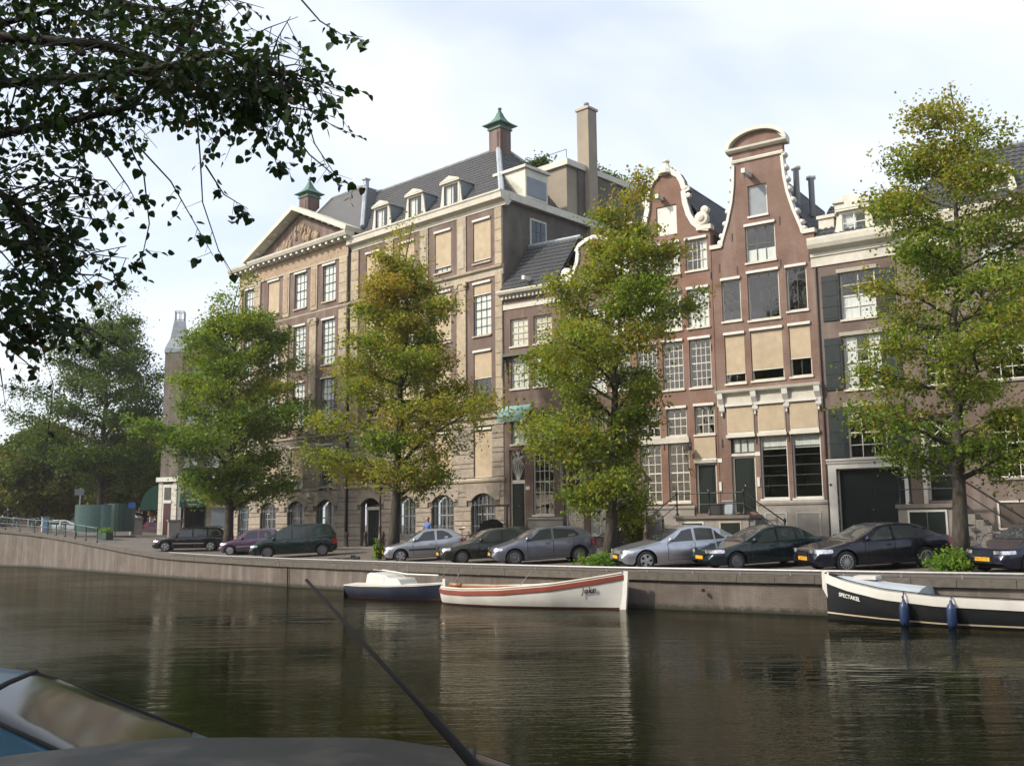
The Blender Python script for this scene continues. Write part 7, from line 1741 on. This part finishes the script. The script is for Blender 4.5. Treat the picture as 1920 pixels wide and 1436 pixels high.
# bridge railing with posts
br = empty('bridge_railing', (-36.7,78.8,1.4), 0, 'dark green iron railing climbing along the quay to the bridge', 'railing'); BO = Vector((-36.7,78.8,1.4))
pp = along(11, 15, 2.3); top_, mid_ = [], []
post = MB(); post.lathe([(.07,0),(.07,.12),(.045,.16),(.04,.95),(.06,.98),(.05,1.08),(.0,1.12)], 8); pme = post.mesh('railing_post', M['green_metal'], True)
for p, z, n in pp:
    q = p+n*.25; o = bpy.data.objects.new('railing_post', pme); o.location = Vector((q.x,q.y,z))-BO; link(o, br); top_.append(Vector((q.x,q.y,z+1.0))-BO); mid_.append(Vector((q.x,q.y,z+.52))-BO)
m = MB(); m.tube(top_, .04, 6); m.build('top_rail', M['urinal'], br, smooth=True); m = MB(); m.tube(mid_, .028, 6); m.build('lower_rail', M['urinal'], br, smooth=True)
# small things by the bridge
r = empty('planter_box', (-29.3,72.8,gz(-29.3,72.8)), 2.3, 'green planter box with plants at the low end of the bridge railing', 'planter'); m = MB(); m.box(-.8,.8,-.25,.25,0,.5); m.build('box', M['green_metal'], r)
rng = np.random.default_rng(4); v, q, cc_ = leaf_cloud(rng, np.array([(x,0,.6,.5) for x in np.linspace(-.7,.7,12)]), 40, .13, .12, np.array([(.08,.16,.02),(.14,.22,.03),(.2,.25,.04)])); o = bpy.data.objects.new('plants', np_mesh('plants', v, q, M['leaf'], cc_)); link(o, r); tag(o, kind='stuff')
r = empty('sign_post', (-35.2,82.0,gz(-35.2,82.0)), .4, 'grey sign post with a small plate among the trees by the bridge', 'sign'); m = MB(); m.tube([(0,0,0),(0,0,3.6)], .05, 6); m.build('pole', M['rail_grey'], r); m = MB(); m.box(-.45,.25,-.06,-.03,3.0,3.5); m.build('plate', M['cheek'], r)
r = empty('utility_box', (-37.3,80.6,gz(-37.3,80.6)), .6, 'pale blue utility box on the bridge beside the railing', 'box'); m = MB(); m.box(-.25,.25,-.2,.2,0,1.15); m.build('cabinet', simple('pale_blue_paint', (.28,.40,.52), .5, .1), r, bevel=.03); m = MB(); m.box(-.3,.3,-.25,.25,1.15,1.22); m.build('lid', M['cheek'], r)
# bins on the double stoop
for i, (u, v_, mt, h_) in enumerate(((-1.72,-.75,'lead',.60),(-2.25,-.75,'iron',.48))):
    r = empty('stoop_bin', (*PR.pt(u,v_), 1.96), PR.rz, ['grey metal bin on the double stoop beside the right green door','black crate on the double stoop between the two green doors'][i], 'bin')
    m = MB(); m.prism([(-.20,0),(.20,0),(.24,h_),(-.24,h_)] if i == 0 else [(-.36,0),(.36,0),(.38,h_),(-.38,h_)], -.2, .2); m.build('bin_body', M[mt], r); m = MB(); m.box(-.26 if i == 0 else -.40,.26 if i == 0 else .40,-.24,.24,h_,h_+.05); m.build('lid', M[mt], r)
# roof garden hedge and railing on the rear wing
r = empty('roof_garden_hedge', (*PB.pt(-4.2,6.6), 23.62), PB.rz, 'dark green hedge in a roof garden beside the tan chimney', 'hedge')
rng = np.random.default_rng(9); cen = [(x, rng.normal(0,.25), .35+.35*abs(math.sin(x*1.3))+(.55 if x < -1.0 else 0), .2) for x in np.linspace(-2.2,2.0,34)]+[(3.3, y, .35+.25*rng.random(), .3) for y in np.linspace(2,9,24)]
v, q, cc_ = leaf_cloud(rng, np.array(cen), 70, .24, .16, DARK); o = bpy.data.objects.new('foliage', np_mesh('foliage', v, q, M['leaf'], cc_)); link(o, r); tag(o, kind='stuff')
m = MB(); m.box(-2.2,2.0,-.2,.2,0,.3); m.build('planter', M['green_metal'], r)
m = MB(); m.tube([(-4.5,-.5,.75),(3.9,-.5,.75)], .02, 5); 
for x in (-4.5,-2.4,-.3,1.8,3.9): m.tube([(x,-.5,0),(x,-.5,.75)], .02, 5)
m.build('guard_rail', M['iron'], r)

# ------------------------------------------------------------------ people
def person(label, loc, rz, coat, legs_c, hair, pose='stand', skin=(.45,.27,.19)):
    r = empty('person', loc, rz, label, 'person')
    seat = pose == 'ride'; hip = 1.0 if seat else .92
    J = {'pel': (0,0,hip), 'chest': (.02 if not seat else .12,0,hip+.36), 'neck': (.03 if not seat else .18,0,hip+.52), 'head': (.05 if not seat else .22,0,hip+.70),
         'hl': (0,.10,hip-.04), 'hr': (0,-.10,hip-.04), 'kl': ((.06,.11,.50) if not seat else (.34,.11,.72)), 'kr': ((-.02,-.11,.50) if not seat else (.30,-.11,.58)), 'al': ((.02,.12,.09) if not seat else (.18,.11,.36)), 'ar': ((-.10,-.12,.09) if not seat else (.10,-.11,.20)),
         'tl': ((.16,.13,.04) if not seat else (.34,.11,.30)), 'tr': ((.04,-.13,.04) if not seat else (.26,-.11,.15)), 'sl': ((.02,.19,hip+.44) if not seat else (.14,.19,hip+.42)), 'sr': ((.02,-.19,hip+.44) if not seat else (.14,-.19,hip+.42)),
         'el': ((.03,.26,hip+.16) if not seat else (.34,.24,hip+.22)), 'er': ((.10,-.25,hip+.17) if not seat else (.34,-.24,hip+.22)), 'wl': ((.14,.24,hip-.06) if not seat else (.56,.24,hip+.10)), 'wr': ((.26,-.18,hip+.02) if not seat else (.56,-.24,hip+.10))}
    E = [('pel','chest'),('chest','neck'),('neck','head'),('pel','hl'),('pel','hr'),('hl','kl'),('hr','kr'),('kl','al'),('kr','ar'),('al','tl'),('ar','tr'),('chest','sl'),('chest','sr'),('sl','el'),('sr','er'),('el','wl'),('er','wr')]
    R_ = {'pel': .135,'chest': .155,'neck': .06,'head': .095,'hl': .09,'hr': .09,'kl': .062,'kr': .062,'al': .042,'ar': .042,'tl': .04,'tr': .04,'sl': .07,'sr': .07,'el': .048,'er': .048,'wl': .033,'wr': .033}
    nm = list(J); me = bpy.data.meshes.new('body'); me.from_pydata([J[k] for k in nm], [(nm.index(a), nm.index(b)) for a, b in E], [])
    o = bpy.data.objects.new('body', me); link(o, r); sk = o.modifiers.new('skin', 'SKIN'); sk.use_smooth_shade = True
    if not me.skin_vertices: me.attributes  # layer is made with the modifier
    sv = me.skin_vertices[0].data if me.skin_vertices else None
    if sv is None:
        bm_ = bmesh.new(); bm_.from_mesh(me); bm_.verts.layers.skin.verify(); bm_.to_mesh(me); bm_.free(); sv = me.skin_vertices[0].data
    for i, k in enumerate(nm): sv[i].radius = (R_[k], R_[k]); sv[i].use_root = (k == 'pel')
    o.modifiers.new('sub', 'SUBSURF').levels = 1; o.modifiers['sub'].render_levels = 1
    # clothes and skin by height on the body (bare skin only at head and hands)
    t = Nt('clothed_body_'+label[:12]); g = t.new('ShaderNodeTexCoord'); sp = t.new('ShaderNodeSeparateXYZ'); t.l(g.outputs['Object'], sp.inputs[0])
    mr = t.new('ShaderNodeMapRange'); mr.inputs['From Max'].default_value = 2.0; t.l(sp.outputs['Z'], mr.inputs['Value'])
    rp = t.new('ShaderNodeValToRGB'); rp.color_ramp.interpolation = 'CONSTANT'; e = rp.color_ramp.elements; e[0].color = (.02,.02,.02,1); e[1].position = .05; e[1].color = (*legs_c,1)
    for p, c_ in ((hip/2-.01, coat), ((hip+.53)/2, skin)): q = e.new(p); q.color = (*c_,1)
    t.l(mr.outputs[0], rp.inputs['Fac']); t.l(rp.outputs['Color'], t.b.inputs['Base Color']); t.set(Roughness=.8); me.materials.append(t.m)
    hx, _, hz = J['head']
    m = MB(); m.lathe([(.03,-.10),(.085,-.06),(.10,.02),(.085,.09),(.02,.125)], 10, (hx,0,hz)); m.lathe([(.005,0),(.02,.02),(.012,.05)], 5, (hx+.095,0,hz-.02)); m.build('face', simple('skin_tone', skin, .6, .05), r, smooth=True)
    m = MB(); m.lathe([(.06,-.05),(.105,.0),(.108,.05),(.09,.10),(.02,.138)], 10, (hx-.02,0,hz)); m.build('hair', simple('hair_'+label[:6], hair, .7, .1), r, smooth=True)
    for s, k in ((1,'wl'),(-1,'wr')):
        w = J[k]
        m = MB(); m.tube([w,(w[0]+.05,w[1],w[2]-.06)], [.032,.036], 6)
        for q in range(4): m.tube([(w[0]+.045+.004*q,w[1]+(q-1.5)*.019,w[2]-.055),(w[0]+.075,w[1]+(q-1.5)*.02,w[2]-.10),(w[0]+.065,w[1]+(q-1.5)*.019,w[2]-.125+.008*abs(q-1.5))], [.010,.009,.007], 5)
        m.tube([(w[0]+.03,w[1]-s*.03,w[2]-.03),(w[0]+.07,w[1]-s*.05,w[2]-.07)], [.011,.008], 5); m.build('hand', simple('skin_tone', skin, .6, .05), r)
    return r
person('person in a white, blue and red jacket standing behind the silver hatchback', (-4.6,54.6,gz(-4.6,54.6)), -2.2, (.10,.16,.42), (.05,.07,.16), (.10,.05,.025))
cb = bicycle('bicycle ridden across the bridge by a person in dark clothes', -43.6, 87.2, gz(-43.6,87.2), 2.55, 0, 'bicycles on the bridge')
person('person in dark clothes riding a bicycle across the bridge at far left', (-43.45,87.1,gz(-43.45,87.1)+.02), 2.55, (.018,.018,.022), (.03,.03,.04), (.02,.015,.012), 'ride')

# ------------------------------------------------------------------ thin summer haze over the canal
m = MB(); m.box(-260,260,-80,300,-3.6,33.0)
hz = m.build('haze', None, kind='stuff')
ht = bpy.data.materials.new('thin_haze'); ht.use_nodes = True; hn = ht.node_tree.nodes; hn.remove(hn['Principled BSDF'])
pv = hn.new('ShaderNodeVolumePrincipled'); pv.inputs['Color'].default_value = (1,.985,.95,1); pv.inputs['Density'].default_value = .0003; pv.inputs['Anisotropy'].default_value = .35
ht.node_tree.links.new(pv.outputs[0], hn['Material Output'].inputs['Volume']); hz.data.materials.append(ht)
